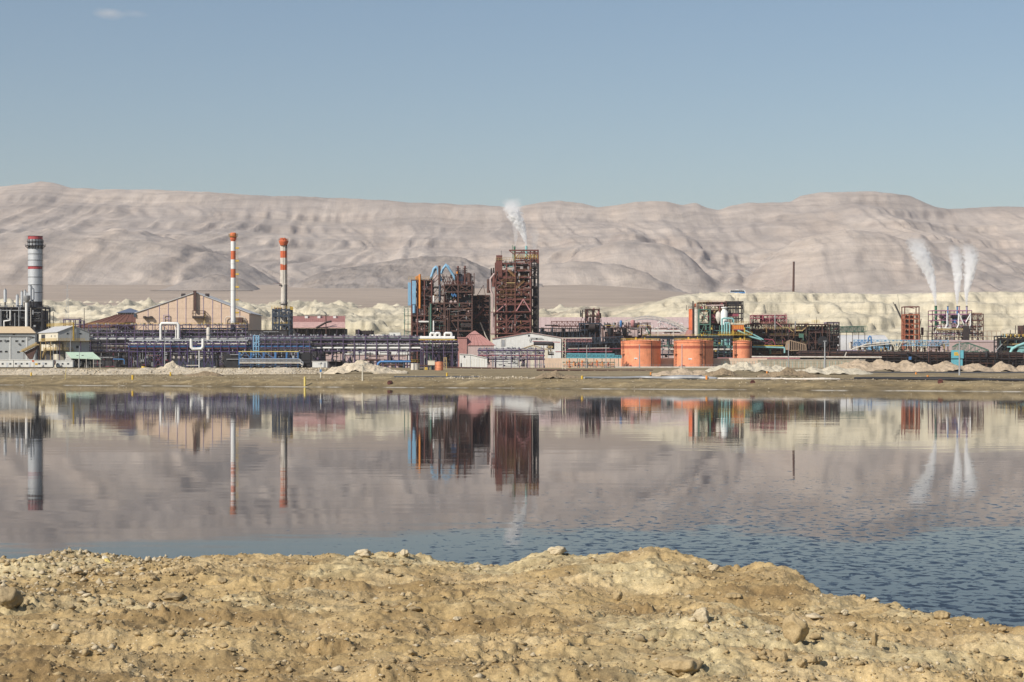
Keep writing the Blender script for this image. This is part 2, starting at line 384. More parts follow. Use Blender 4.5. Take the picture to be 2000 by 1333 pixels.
# ------------------------------------------------------------------ far shore ground (one sheet to behind the mountains)
def shore_y(X): return np.clip(344-0.598*(X+13), 230, 470)+2.2*fbm(np.asarray(X)/16.0, np.asarray(X)*0+0.5, 4, 77)
PLANT_Z = 2.8
def ground_z(X, Y):
    X = np.asarray(X, float); Y = np.asarray(Y, float)
    s = Y-shore_y(X)
    z = np.where(s < 0, 0.22*s, 0)
    z = np.maximum(z, -1.2)
    z = z+1.15*sstep(0, 6.5, s)*(0.72+0.28*sstep(3, 9, s+2*fbm(X/5, Y/5, 2, 43)))+0.25*sstep(6, 30, s)
    flat = 1-sstep(36, 39, s)*(1-sstep(49, 53, s))
    bumps = 0.20*fbm(X/4, Y/3, 5, 33, 0.58)+0.30*np.clip(fbm(X/24, Y/10, 3, 35), -0.15, 1)
    z = z+bumps*sstep(1.0, 6, s)*(1-sstep(60, 140, s)*0.7)*flat*(1-sstep(500, 600, s))
    z = z+0.55*sstep(70, 170, s)+(PLANT_Z-1.95)*sstep(250, 470, s)
    z = z+78*sstep(1470, 2330, Y)*(1-0.12*sstep(100, 500, X))+60*np.clip((Y-2330)/1150, 0, 1.05)*(1-0.42*sstep(100, 600, X))
    return z
def build_ground():
    a = np.linspace(-130, 130, 640); b = np.linspace(130, 420, 150)[1:]; c = 420+np.geomspace(8, 5080, 46)
    xs = np.concatenate([-c[::-1], -b[::-1], a, b, c])
    ss = np.concatenate([np.linspace(-40, -2, 14), np.linspace(-1.5, 62, 120), np.linspace(66, 190, 40), np.linspace(200, 700, 34)])
    fy = np.concatenate([np.linspace(0.04, 1, 60)])
    X1 = np.broadcast_to(xs, (len(ss), len(xs))); Y1 = shore_y(xs)[None, :]+ss[:, None]
    Y2 = Y1[-1:]+(9300-Y1[-1:])*fy[:, None]**1.6
    X = np.concatenate([X1, np.broadcast_to(xs, (len(fy), len(xs)))]); Y = np.concatenate([Y1, Y2])
    o = grid_mesh('ground', X, Y, ground_z(X, Y), M_GROUND)
    tag(o, 'brown dirt shore and plain across the pond', kind='structure')
build_ground()

# ------------------------------------------------------------------ near bank
BK = [(-900, 1090, 30), (0, 1092, 28), (60, 1086, 28), (120, 1075, 28), (200, 1082, 28), (290, 1092, 28), (340, 1093, 28), (400, 1088, 28), (470, 1086, 28), (540, 1083, 28),
 (640, 1086, 28), (690, 1084, 28), (720, 1081, 28), (790, 1083, 28), (830, 1091, 28), (870, 1098, 28), (900, 1103, 28), (960, 1105, 28), (1000, 1102, 27.6),
 (1040, 1083, 27.4), (1085, 1078, 27.2), (1130, 1085, 27), (1200, 1081, 26.8), (1250, 1075, 26.6), (1275, 1066, 26.5), (1300, 1071, 26.4), (1350, 1089, 26.1),
 (1400, 1103, 25.8), (1430, 1110, 25.6), (1475, 1099, 25.3), (1500, 1103, 25.1), (1560, 1131, 24.5), (1600, 1150, 24), (1660, 1170, 23.3), (1750, 1186, 22.3),
 (1840, 1201, 21.4), (1900, 1209, 20.8), (2000, 1226, 20), (2300, 1260, 18.2), (2900, 1330, 15.5), (4200, 1500, 12)]
_b = np.array(BK, float); BX = (_b[:, 0]-1000)*_b[:, 2]/FOC; BZ = CAMZ-(_b[:, 1]-HOR)*_b[:, 2]/FOC; BY = _b[:, 2]
def bank_z(X, Y, fine=True):
    X = np.asarray(X, float); Y = np.asarray(Y, float)
    xw = X+0.25*fbm(X/1.3, Y/1.3, 2, 201)
    yc = np.interp(xw, BX, BY); zc = np.interp(xw, BX, BZ)
    d = yc-Y                                                   # > 0 : this side of the crest
    dd = np.maximum(d, 0)
    z = 1.02+0.50*sstep(0, 15, dd)+np.clip(dd-15, 0, 30)*0.02+(zc-1.02)*np.exp(-(dd/2.2)**1.3)
    z = z+0.13*fbm(X/2.3, Y/1.9, 3, 203)*sstep(0.3, 3, dd)
    z = z+0.075*fbm(X/2.6+2+0.2*Y, Y/0.62, 4, 205, 0.55)*sstep(0.2, 2, dd)+0.05*(ridged(X/3.5, Y/0.9, 3, 206)-0.8)*sstep(0.5, 3, dd)   # low windrows along the shore
    if fine:
        z = z+0.034*fbm(X/0.26, Y/0.28, 4, 207, 0.6)
        lum = np.clip(fbm(X/0.55, Y/0.6, 2, 209)+0.15, 0, 1)
        z = z+0.055*lum*(ridged(X/0.14, Y/0.16, 3, 211)-0.7)
        z = z-0.05*np.clip(fbm(X/0.35+9, Y/0.5, 3, 213)-0.38, 0, 1)
    out = np.maximum(-d, 0)
    z = np.where(d < 0, z-0.62*out-0.10*np.minimum(out, 1.5)+0.05*fbm(X/0.9, Y/0.9, 3, 215)*np.minimum(out, 1), z)
    return np.maximum(z, -1.3)
def build_bank():
    ys = np.concatenate([np.linspace(11.5, 29.5, 540), np.linspace(29.6, 40, 50)])
    us = np.linspace(-1, 1, 780)
    Y = np.broadcast_to(ys[:, None], (len(ys), len(us))); X = us[None, :]*(0.275*Y+1.2)
    Z = bank_z(X, Y)
    pale = np.clip(sstep(0.05, 0.5, fbm(X/2.6+1, Y/3.2, 4, 221))*0.8+sstep(5.0, 7.2, -X+1.0*fbm(X, Y, 2, 222))*sstep(20.5, 23, Y)*0.9
                   +0.8*sstep(0.0, 1.0, 1.2-np.hypot((X-1.1)/1.0, (Y-14.2)/1.4)+0.5*fbm(X/0.4, Y/0.5, 3, 223))
                   -0.7*sstep(1.0, 4.0, -X)*(1-sstep(15, 19, Y)), 0, 1)
    o = grid_mesh('near_bank', X, Y, Z, M_BANK, {'pale': pale})
    tag(o, 'rough sandy tan bank in the foreground', kind='structure')
    # the same bank carries on out of frame, coarser
    xs = np.linspace(-90, 90, 181); y2 = np.linspace(-60, 40, 121); X, Y = np.meshgrid(xs, y2)
    Z = bank_z(X, Y, False)-0.10
    inside = (np.abs(X) < 0.275*Y+0.2) & (Y > 12.3) & (Y < 39.5)
    Z = np.where(inside, Z-0.5, Z)
    o = grid_mesh('near_ground', X, Y, Z, M_BANK, {'pale': X*0+0.2})
    tag(o, 'dirt around and behind the near bank', kind='structure')
build_bank()

# ------------------------------------------------------------------ water
me = bpy.data.meshes.new('water')
me.from_pydata([(-1800, 11.9, 0), (1800, 11.9, 0), (1800, 500, 0), (-1800, 500, 0)], [], [(0, 1, 2, 3)])
me.materials.append(M_WATER)
tag(COL.objects.link(bpy.data.objects.new('water', me)) or bpy.data.objects['water'], 'still dark brine pond mirroring the plant', kind='structure')

# ------------------------------------------------------------------ haze
def closed_box(name, x0, x1, y0, y1, z0, z1):
    v = [(x, y, z) for z in (z0, z1) for y in (y0, y1) for x in (x0, x1)]
    f = [(0, 2, 3, 1), (4, 5, 7, 6), (0, 1, 5, 4), (2, 6, 7, 3), (0, 4, 6, 2), (1, 3, 7, 5)]
    me = bpy.data.meshes.new(name); me.from_pydata(v, [], f)
    o = bpy.data.objects.new(name, me); COL.objects.link(o); return o
HAZE_D = 4.8e-5
hz = closed_box('haze', -6200, 6200, -400, 9600, -2.4, 640)
t = NT('haze_air'); pv = t.n('ShaderNodeVolumePrincipled'); pv.inputs['Density'].default_value = HAZE_D
pv.inputs['Color'].default_value = (0.80, 0.775, 0.80, 1); pv.inputs['Anisotropy'].default_value = 0.4
t.link(pv.outputs[0], t.out.inputs['Volume']); hz.data.materials.append(t.m)
tag(hz, kind='stuff')
# ------------------------------------------------------------------ building kit
_mats = {}
def M(name, col, rough=0.7, metal=0.0, grime=0.35, rust=0.0):
    if name in _mats: return _mats[name]
    t = NT(name); p = t.pos()
    n = t.noise(p, 0.55, 5, 0.65); ns = t.noise(t.pos((1.6, 1.6, 0.12)), 1.0, 4, 0.6)
    c = t.mix(grime, col, t.mix(1.0, t.ramp(n, [(0.3, 0.45), (0.5, 0.95), (0.72, 1.35)]), col, 'MULTIPLY'))
    c = t.mix(grime*0.8, c, t.mix(1.0, c, t.ramp(ns, [(0.3, 0.6), (0.6, 1.12)]), 'MULTIPLY'))
    if rust > 0:
        rn = t.noise(p, 0.9, 5, 0.7)
        c = t.mix(t.ramp(rn, [(0.62-0.25*rust, 0.0), (0.74-0.2*rust, 0.9)]), c, (0.13, 0.055, 0.03))
    _mats[name] = t.bsdf(c, rough, metal)
    return _mats[name]
RUST = M('rust_red_steel', (0.145, 0.050, 0.040), 0.75, rust=0.3, grime=0.5)
RUSTD = M('rust_brown_steel', (0.082, 0.043, 0.036), 0.8, rust=0.4, grime=0.5)
RUSTB = M('dark_brown_steel', (0.040, 0.029, 0.028), 0.8, grime=0.5)
PURP = M('purple_steel', (0.092, 0.065, 0.130), 0.65, rust=0.15)
PURPD = M('deep_purple_steel', (0.06, 0.036, 0.125), 0.65, rust=0.1)
DARK = M('black_steel_and_shade', (0.018, 0.018, 0.022), 0.7, grime=0.5)  # black steel, also painted shade inside the open frames
DARKB = M('dark_blue_steel', (0.035, 0.05, 0.075), 0.65, grime=0.5)
CRIM = M('crimson_steel', (0.30, 0.07, 0.10), 0.7, rust=0.15)
PINKS = M('faded_pink_steel', (0.46, 0.22, 0.22), 0.8, rust=0.15)
YEL = M('yellow_paint', (0.60, 0.40, 0.06), 0.6, rust=0.15)
YELB = M('bollard_yellow', (0.68, 0.44, 0.05), 0.55)
YELP = M('pale_yellow_paint', (0.66, 0.52, 0.16), 0.55)
BLUE = M('light_blue_paint', (0.22, 0.42, 0.60), 0.6, rust=0.1)
BLUES = M('strong_blue_paint', (0.06, 0.20, 0.45), 0.55, rust=0.05)
TEAL = M('turquoise_paint', (0.25, 0.50, 0.50), 0.6, rust=0.12)
TEALB = M('bright_turquoise_paint', (0.13, 0.42, 0.50), 0.6)
GREEN = M('green_steel', (0.07, 0.16, 0.12), 0.7, rust=0.1)
GREENS = M('stack_green', (0.04, 0.17, 0.09), 0.6)
ORNG = M('tank_orange', (0.80, 0.30, 0.155), 0.62, grime=0.38)
ORNGB = M('tank_band', (0.40, 0.10, 0.055), 0.7, grime=0.3)
ORNR = M('orange_red_paint', (0.58, 0.13, 0.045), 0.65, rust=0.1)
ORNY = M('orange_paint', (0.72, 0.27, 0.05), 0.65, grime=0.3)
WHITE = M('white_paint', (0.74, 0.74, 0.72), 0.6, grime=0.15)
WHITED = M('stained_white_paint', (0.62, 0.57, 0.50), 0.75, grime=0.4)
WHITEB = M('white_cladding', (0.70, 0.70, 0.67), 0.6, grime=0.18)
SILV = M('silver_cladding', (0.56, 0.58, 0.60), 0.5, 0.3, grime=0.2)
STEELG = M('galvanised_steel', (0.36, 0.37, 0.38), 0.55, 0.3, grime=0.3)
REDP = M('red_band_paint', (0.40, 0.055, 0.06), 0.6)
PINKW = M('pink_cladding', (0.49, 0.375, 0.355), 0.8, grime=0.2)
PINKR = M('pink_roofing', (0.40, 0.20, 0.18), 0.8, grime=0.25)
REDR = M('faded_red_roofing', (0.33, 0.16, 0.145), 0.8, grime=0.4)
BRNR = M('brown_red_roofing', (0.145, 0.062, 0.045), 0.8, grime=0.25)
BLUR = M('slate_blue_roofing', (0.11, 0.135, 0.20), 0.7, grime=0.3)
TANW = M('tan_cladding', (0.66, 0.50, 0.375), 0.8, grime=0.2)
TANR = M('tan_roofing', (0.58, 0.45, 0.29), 0.8, grime=0.15)
CREAM = M('cream_cladding', (0.66, 0.61, 0.49), 0.8, grime=0.15)
GREYW = M('grey_cladding_and_shade', (0.42, 0.44, 0.44), 0.8, grime=0.15)  # grey walls, also the shade on the cream hall's gable
GREYR = M('grey_roofing', (0.50, 0.50, 0.50), 0.75, grime=0.15)
MINT = M('pale_green_roofing', (0.44, 0.57, 0.44), 0.75, grime=0.15)
CABIN = M('cabin_white', (0.66, 0.66, 0.62), 0.7, grime=0.2)
GLASS = M('dark_glass', (0.03, 0.035, 0.04), 0.2, grime=0.1)
SHADOWY = M('dark_cladding_and_shade', (0.045, 0.043, 0.048), 0.8)  # dark cladding, also painted shade under the racks and hall
STAIRY = M('ochre_steel', (0.42, 0.31, 0.14), 0.75, rust=0.2)
OCHRE = M('ochre_brown_steel', (0.23, 0.125, 0.05), 0.75, rust=0.3)
FRAMER = M('weathered_orange_steel', (0.36, 0.105, 0.05), 0.75, rust=0.3)
LILAC = M('lilac_steel', (0.30, 0.25, 0.36), 0.7)
TANST = M('bare_tan_steel', (0.36, 0.26, 0.18), 0.8, rust=0.15)
MAUVE = M('mauve_paint', (0.36, 0.16, 0.26), 0.7)
SKIN = M('skin', (0.45, 0.28, 0.2), 0.6); CLOTHD = M('dark_cloth', (0.04, 0.045, 0.06), 0.9); CLOTHW = M('white_cloth', (0.7, 0.68, 0.64), 0.9)
CLOTHR = M('red_cloth', (0.4, 0.06, 0.06), 0.9)

def _unit_box():
    v = [(x, y, z) for z in (-.5, .5) for y in (-.5, .5) for x in (-.5, .5)]
    return v, [(0, 2, 3, 1), (4, 5, 7, 6), (0, 1, 5, 4), (2, 6, 7, 3), (0, 4, 6, 2), (1, 3, 7, 5)]
def _ring(n): return [(math.cos(2*math.pi*i/n), math.sin(2*math.pi*i/n)) for i in range(n)]
_shapes = {}
def unit(shape, mat, n=18):
    k = (shape, mat.name, n)
    if k in _shapes: return _shapes[k]
    me = bpy.data.meshes.new(shape)
    if shape == 'bar':
        v, f = _unit_box(); me.from_pydata(v, [], f)
    else:
        r = _ring(n); v = [(x, y, -.5) for x, y in r]+[(x, y, .5) for x, y in r]; v = v+v
        f = [(i, (i+1) % n, n+(i+1) % n, n+i) for i in range(n)]+[tuple(range(2*n+n-1, 2*n-1, -1)), tuple(range(3*n, 4*n))]
        me.from_pydata(v, [], f)
        me.polygons.foreach_set('use_smooth', [True]*n+[False]*2)
    me.materials.append(mat); _shapes[k] = me
    return me
def bar_matrix(p0, p1, w, d):
    p0 = Vector(p0); p1 = Vector(p1); z = p1-p0; L = z.length
    if L < 1e-6: z = Vector((0, 0, 1)); L = 1e-3
    z = z/L
    x = Vector((1, 0, 0)) if abs(z.z) > 0.999 else Vector((0, 0, 1)).cross(z).normalized()
    y = z.cross(x)
    R = Matrix((x, y, z)).transposed().to_4x4()
    return Matrix.Translation((p0+p1)/2) @ R @ Matrix.Diagonal((w, d, L, 1))

class MB:
    """collects small pieces into ONE mesh"""
    def __init__(s): s.v = []; s.f = []; s.sm = []
    def add(s, v, f, sm=False):
        o = len(s.v); s.v += [tuple(q) for q in v]; s.f += [tuple(i+o for i in q) for q in f]; s.sm += [sm]*len(f)
        return s
    def bar(s, p0, p1, w, d=None):
        m = bar_matrix(p0, p1, w, d or w); v, f = _unit_box()
        return s.add([m @ Vector(q) for q in v], f)
    def box(s, x0, x1, y0, y1, z0, z1):
        v = [(x, y, z) for z in (z0, z1) for y in (y0, y1) for x in (x0, x1)]
        return s.add(v, _unit_box()[1])
    def cyl(s, p0, p1, r, n=10, r1=None):
        m = bar_matrix(p0, p1, 1, 1); g = _ring(n); r1 = r if r1 is None else r1
        v = [m @ Vector((x*r, y*r, -.5)) for x, y in g]+[m @ Vector((x*r1, y*r1, .5)) for x, y in g]
        s.add(v, [(i, (i+1) % n, n+(i+1) % n, n+i) for i in range(n)], True)
        s.add(v[:n], [tuple(range(n-1, -1, -1))]); return s.add(v[n:], [tuple(range(n))])
    def tube(s, pts, r, n=10):
        """round pipe along a polyline, mitred bends"""
        P = [Vector(p) for p in pts]; rings = []
        for i, p in enumerate(P):
            a = (P[i]-P[i-1]).normalized() if i else (P[1]-P[0]).normalized()
            b = (P[i+1]-P[i]).normalized() if i < len(P)-1 else a
            t = (a+b).normalized(); up = Vector((0, 1, 0)) if abs(t.y) < 0.9 else Vector((1, 0, 0))
            x = up.cross(t).normalized(); y = t.cross(x); k = 1/max(0.35, t.dot(a))
            rings.append([p+(x*c+y*q)*r*(k if 0 < i < len(P)-1 else 1) for c, q in _ring(n)])
        v = [q for rg in rings for q in rg]
        f = [(j*n+i, j*n+(i+1) % n, (j+1)*n+(i+1) % n, (j+1)*n+i) for j in range(len(P)-1) for i in range(n)]
        s.add(v, f, True); s.add(rings[0], [tuple(range(n-1, -1, -1))]); return s.add(rings[-1], [tuple(range(n))])
    def lathe(s, prof, c=(0, 0), n=28):
        g = _ring(n); v = [(c[0]+x*r, c[1]+y*r, z) for r, z in prof for x, y in g]; m = len(prof)
        f = [(j*n+i, j*n+(i+1) % n, (j+1)*n+(i+1) % n, (j+1)*n+i) for j in range(m-1) for i in range(n)]
        return s.add(v, f, True)
    def prism(s, poly, y0, y1):
        """outline in x,z pushed from y0 to y1"""
        n = len(poly); v = [(x, y0, z) for x, z in poly]+[(x, y1, z) for x, z in poly]
        return s.add(v, [tuple(range(n)), tuple(range(2*n-1, n-1, -1))]+[(i, n+i, n+(i+1) % n, (i+1) % n) for i in range(n)])
    def mesh(s, name, mat):
        me = bpy.data.meshes.new(name); me.from_pydata(s.v, [], s.f)
        me.polygons.foreach_set('use_smooth', s.sm); me.materials.append(mat); me.update()
        return me

class Thing:
    """an Empty at the base of a thing; its parts are its children, their pieces one level deeper"""
    def __init__(s, name, label, cat, px, D, z=None, rz=0.0, group=None):
        s.D = D; s.k = D/FOC; x = wx(px, D); s.x0 = x
        s.z0 = float(ground_z(x, D)) if z is None else z
        s.o = bpy.data.objects.new(name, None); COL.objects.link(s.o)
        s.o.empty_display_size = 0.5
        s.o.location = (x, D, s.z0); s.o.rotation_euler = (0, 0, rz)
        tag(s.o, label, cat, group)
    def X(s, px): return wx(px, s.D)-s.x0
    def Z(s, py): return wz(py, s.D)-s.z0
    def _put(s, name, me, mw, parent=None):
        o = bpy.data.objects.new(name, me); COL.objects.link(o)
        o.parent = parent or s.o
        if parent: o.matrix_parent_inverse = parent.matrix_basis.inverted()
        o.matrix_basis = mw
        return o
    def bar(s, name, p0, p1, w, mat, d=None, parent=None): return s._put(name, unit('bar', mat), bar_matrix(p0, p1, w, d or w), parent)
    def cyl(s, name, p0, p1, r, mat, parent=None, n=18): return s._put(name, unit('cyl', mat, n), bar_matrix(p0, p1, r, r), parent)
    def box(s, name, x0, x1, y0, y1, z0, z1, mat, parent=None):
        m = Matrix.Translation(((x0+x1)/2, (y0+y1)/2, (z0+z1)/2)) @ Matrix.Diagonal((abs(x1-x0), abs(y1-y0), abs(z1-z0), 1))
        return s._put(name, unit('bar', mat), m, parent)
    def mesh(s, name, mb, mat, parent=None, kind=None):
        if not mb.v: return None
        o = s._put(name, mb.mesh(name, mat), Matrix.Identity(4), parent)
        if kind: o['kind'] = kind
        return o
    def tube(s, name, pts, r, mat, parent=None): return s.mesh(name, MB().tube(pts, r), mat, parent)

def rail(mb, pts, h=1.1, w=0.09, gap=1.6):
    """hand rail: posts, top and middle rail"""
    for a, b in zip(pts[:-1], pts[1:]):
        a = Vector(a); b = Vector(b); L = (b-a).length; n = max(1, int(L/gap))
        for i in range(n+1):
            q = a.lerp(b, i/n); mb.bar(q, q+Vector((0, 0, h)), w)
        for z in (h, h*0.52): mb.bar(a+Vector((0, 0, z)), b+Vector((0, 0, z)), w)
    return mb

def clutter(T, x0, x1, y0, y1, z0, z1, mats, n, rs, big=1.0, name='pipework'):
    """dense small pipes, valves, vessels and ducts that nobody could count: one mesh per paint"""
    rd = random.Random(rs); W, H, Dp = x1-x0, z1-z0, y1-y0
    for mi, m in enumerate(mats):
        b = MB()
        for i in range(max(1, n//len(mats))):
            x, y, z = x0+rd.random()*W, y0+rd.random()*Dp, z0+rd.random()*H
            kind = rd.random()
            if kind < 0.34:
                L = min(W, rd.uniform(2, 9)*big); xa = min(x, x1-L); b.cyl((xa, y, z), (xa+L, y, z), rd.uniform(0.07, 0.24)*big, 6)
            elif kind < 0.68:
                L = min(H, rd.uniform(1.2, 6)*big); za = min(z, z1-L); b.cyl((x, y, za), (x, y, za+L), rd.uniform(0.07, 0.28)*big, 6)
            elif kind < 0.82:
                sx, sz = rd.uniform(0.4, 1.6)*big, rd.uniform(0.4, 1.5)*big; b.box(x-sx/2, x+sx/2, y-sx/2, y+sx/2, max(z0, z-sz/2), min(z1, z+sz/2))
            elif kind < 0.92:
                L = rd.uniform(1.5, 4)*big; r = rd.uniform(0.35, 0.8)*big
                b.cyl((x, y, max(z0, z-L/2)), (x, y, min(z1, z+L/2)), r, 9)
            else:
                q = (min(x1, max(x0, x+rd.uniform(-4, 4)*big)), y, min(z1, max(z0, z+rd.uniform(-3, 3)*big))); b.bar((x, y, z), q, 0.16*big)
        T.mesh(name, b, m, kind='stuff')

def frame(T, xs, ys, zs, mat, w=0.45, brace=0.5, deck=None, railm=None, rs=1, decks=None, bmat=None, z_of_col=None, xbrace=True, bw=0.5, inner=False):
    """open steel frame: columns, floor beams, braces, decks, hand rails"""
    rd = random.Random(rs); bm = bmat or mat
    for j, y in enumerate(ys):
        for i, x in enumerate(xs):
            if not inner and 0 < j < len(ys)-1 and 0 < i < len(xs)-1: continue
            zt = z_of_col(x, y) if z_of_col else zs[-1]
            T.bar('column', (x, y, zs[0]), (x, y, zt), w, mat)
    for z in zs[1:]:
        for y in (ys[0], ys[-1]): T.bar('beam', (xs[0]-w/2, y-0.01, z), (xs[-1]+w/2, y-0.01, z), w*0.6, bm, w)
        for x in (xs[0], xs[-1]): T.bar('beam', (x, ys[0]+w/2, z), (x, ys[-1]-w/2, z), w*0.7, bm, w)
    for a, b in zip(zs[:-1], zs[1:]):
        for i in range(len(xs)-1):
            if rd.random() < brace:
                p, q = xs[i], xs[i+1]; y = ys[0]-0.05; k = rd.random()
                if k < 0.4 and xbrace:
                    T.bar('brace', (p, y, a), (q, y, b), w*bw, bm); T.bar('brace', (q, y, a), (p, y, b), w*bw, bm)
                elif k < 0.7:
                    m = (p+q)/2; T.bar('brace', (p, y, a), (m, y, b), w*bw, bm); T.bar('brace', (q, y, a), (m, y, b), w*bw, bm)
                elif k < 0.85: T.bar('brace', (p, y, a), (q, y, b), w*bw, bm)
                else: T.bar('brace', (q, y, a), (p, y, b), w*bw, bm)
        for x in (xs[0], xs[-1]):
            if rd.random() < brace:
                T.bar('brace', (x, ys[0], a), (x, ys[-1], b), w*bw, bm)
    if deck:
        for z in (decks or zs[1:]):
            T.box('floor_deck', xs[0]+w, xs[-1]-w, ys[0]+w/2, ys[-1]-w/2, z-0.12, z+0.06, deck)
            if railm:
                T.mesh('handrail', rail(MB(), [(xs[0], ys[0]-0.1, z), (xs[-1], ys[0]-0.1, z), (xs[-1]+0.1, ys[-1], z)], 1.1, 0.075, 2.6), railm)

def truss(T, name_prefix, p0, p1, h, wd, n, mat, w=0.25, arch=0.0):
    """box truss: four chords, webs; arch lifts the top chord in the middle"""
    p0 = Vector(p0); p1 = Vector(p1); web = MB()
    for sd in (-1, 1):
        off = Vector((0, sd*wd/2, 0))
        lo = [p0.lerp(p1, i/n)+off for i in range(n+1)]
        hi = [q+Vector((0, 0, h+arch*math.sin(math.pi*i/n))) for i, q in enumerate(lo)]
        T.bar('chord', lo[0], lo[-1], w, mat)
        if arch == 0: T.bar('chord', hi[0], hi[-1], w, mat)
        else:
            b = MB(); [b.bar(hi[i], hi[i+1], w) for i in range(n)]; T.mesh('chord', b, mat)
        for i in range(n+1):
            web.bar(lo[i], hi[i], w*0.7)
            if i < n: web.bar(lo[i] if i % 2 else hi[i], hi[i+1] if i % 2 else lo[i+1], w*0.6)
    for i in range(n+1):
        q = p0.lerp(p1, i/n); zt = Vector((0, 0, h+arch*math.sin(math.pi*i/n)))
        web.bar(q+Vector((0, -wd/2, 0)), q+Vector((0, wd/2, 0)), w*0.6); web.bar(q+zt+Vector((0, -wd/2, 0)), q+zt+Vector((0, wd/2, 0)), w*0.6)
    T.mesh('web_members', web, mat)

def window(T, x, z, w, h, y, frame_m=None, face='front'):
    """frame with a pane, set into a wall that faces -y (front) or -x (side)"""
    f = frame_m or STEELG
    if face == 'front':
        o = T.box('window', x-w/2, x+w/2, y-0.08, y+0.05, z-h/2, z+h/2, f)
        T.box('pane', x-w/2+0.1, x+w/2-0.1, y-0.11, y-0.02, z-h/2+0.1, z+h/2-0.1, GLASS, o)
    else:
        o = T.box('window', x-0.08, x+0.05, y-w/2, y+w/2, z-h/2, z+h/2, f)
        T.box('pane', x-0.11, x-0.02, y-w/2+0.1, y+w/2-0.1, z-h/2+0.1, z+h/2-0.1, GLASS, o)

def gable_shed(T, x0, x1, y0, y1, eave, ridge, wall, roof, axis='y', over=0.4, th=0.25, apex=None, zb=0.0):
    """walls as one prism, two roof slabs; axis = direction of the ridge"""
    if axis == 'y':
        a = (x0+x1)/2 if apex is None else apex
        T.mesh('wall', MB().prism([(x0, zb), (x1, zb), (x1, eave), (a, ridge), (x0, eave)], y0, y1), wall)
        for xe, sg in ((x0, -1), (x1, 1)):
            sl = (ridge-eave)/abs(a-xe); xo = xe+sg*over; zo = eave-over*sl
            T.mesh('roof', MB().prism([(xo, zo+0.02), (a, ridge+0.02), (a, ridge+th), (xo, zo+th)], y0-over, y1+over), roof)
    else:
        m = (y0+y1)/2
        b = MB(); v = [(x0, y0, zb), (x1, y0, zb), (x1, y1, zb), (x0, y1, zb), (x0, y0, eave), (x1, y0, eave), (x1, y1, eave), (x0, y1, eave), (x0, m, ridge), (x1, m, ridge)]
        b.add(v, [(0, 1, 5, 4), (2, 3, 7, 6), (1, 2, 6, 9, 5), (3, 0, 4, 8, 7), (4, 5, 9, 8), (6, 7, 8, 9), (0, 3, 2, 1)]); T.mesh('wall', b, wall)
        sl = (ridge-eave)/(m-y0)
        for ye, sg in ((y0, -1), (y1, 1)):
            yo = ye+sg*over; zo = eave-over*sl
            v = [(x0-over, yo, zo+0.02), (x1+over, yo, zo+0.02), (x1+over, m, ridge+0.02), (x0-over, m, ridge+0.02)]
            v = v+[(a_, b_, c_+th) for a_, b_, c_ in v]
            T.mesh('roof', MB().add(v, [(0, 3, 2, 1), (4, 5, 6, 7), (0, 1, 5, 4), (1, 2, 6, 5), (2, 3, 7, 6), (3, 0, 4, 7)]), roof)
# ================================================================== left third of the plant
# ---- tall silver chimney with red bands
def ladder(T, x, y, z0, z1, mat, w=0.5, name='ladder'):
    b = MB(); b.bar((x-w/2, y, z0), (x-w/2, y, z1), 0.1); b.bar((x+w/2, y, z0), (x+w/2, y, z1), 0.1)
    for i in range(int((z1-z0)/0.9)): b.bar((x-w/2, y, z0+i*0.9), (x+w/2, y, z0+i*0.9), 0.07)
    return T.mesh(name, b, mat)
def ring_platform(T, z, r0, r1, mat, railm, name='platform', h=1.1, n=20):
    p = T.mesh(name, MB().lathe([(r0, z-0.35), (r1, z-0.12), (r1, z), (r0, z)], n=n), mat)
    pts = [(r1*math.cos(2*math.pi*i/12), r1*math.sin(2*math.pi*i/12), z) for i in range(13)]
    T.mesh('handrail', rail(MB(), pts, h, 0.09, 3), railm, p)
def chimney_bands(T, bands, r):
    """bands: list of (y_top, y_bottom, material) in photo rows"""
    for a, b, m in bands: T.cyl('band', (0, 0, T.Z(b)), (0, 0, T.Z(a)), r, m, n=28)

D = 1250
T = Thing('chimney', 'thick silver chimney with red bands and a dark platform near its top', 'chimney', 69, D)
r = 14*T.k
for a, b in ((487, 497), (497, 509), (509, 521), (526, 542), (542, 557), (557, 572), (572, 590)):
    T.cyl('shell_section', (0, 0, T.Z(b)+0.12), (0, 0, T.Z(a)-0.12), r, SILV, n=28)
    T.cyl('ring_joint', (0, 0, T.Z(b)-0.13), (0, 0, T.Z(b)+0.13), r+0.12, DARK, n=28)
T.cyl('red_band', (0, 0, T.Z(526)), (0, 0, T.Z(521)), r+0.02, REDP, n=28)
T.cyl('red_band', (0, 0, T.Z(468)), (0, 0, T.Z(462.5)), r+0.02, REDP, n=28)
T.mesh('rim', MB().lathe([(r+0.1, T.Z(462.6)), (r+0.1, T.Z(461.6)), (r-0.5, T.Z(461.6)), (r-0.5, T.Z(466))]), DARK)
T.cyl('collar', (0, 0, T.Z(487)), (0, 0, T.Z(468)), r-0.05, STEELG, n=28)
for i in range(14):
    a = 2*math.pi*i/14; T.bar('stiffener', ((r+0.1)*math.cos(a), (r+0.1)*math.sin(a), T.Z(487)), ((r+0.1)*math.cos(a), (r+0.1)*math.sin(a), T.Z(468)), 0.35, DARK)
ring_platform(T, T.Z(480.5), r, r+6*T.k, DARK, STEELG); ring_platform(T, T.Z(473), r, r+2.5*T.k, DARK, STEELG)
for i in range(12):
    a = 2*math.pi*i/12; c, s_ = math.cos(a), math.sin(a)
    T.bar('bracket', (r*c, r*s_, T.Z(486)), ((r+5.5*T.k)*c, (r+5.5*T.k)*s_, T.Z(481.5)), 0.25, DARK)
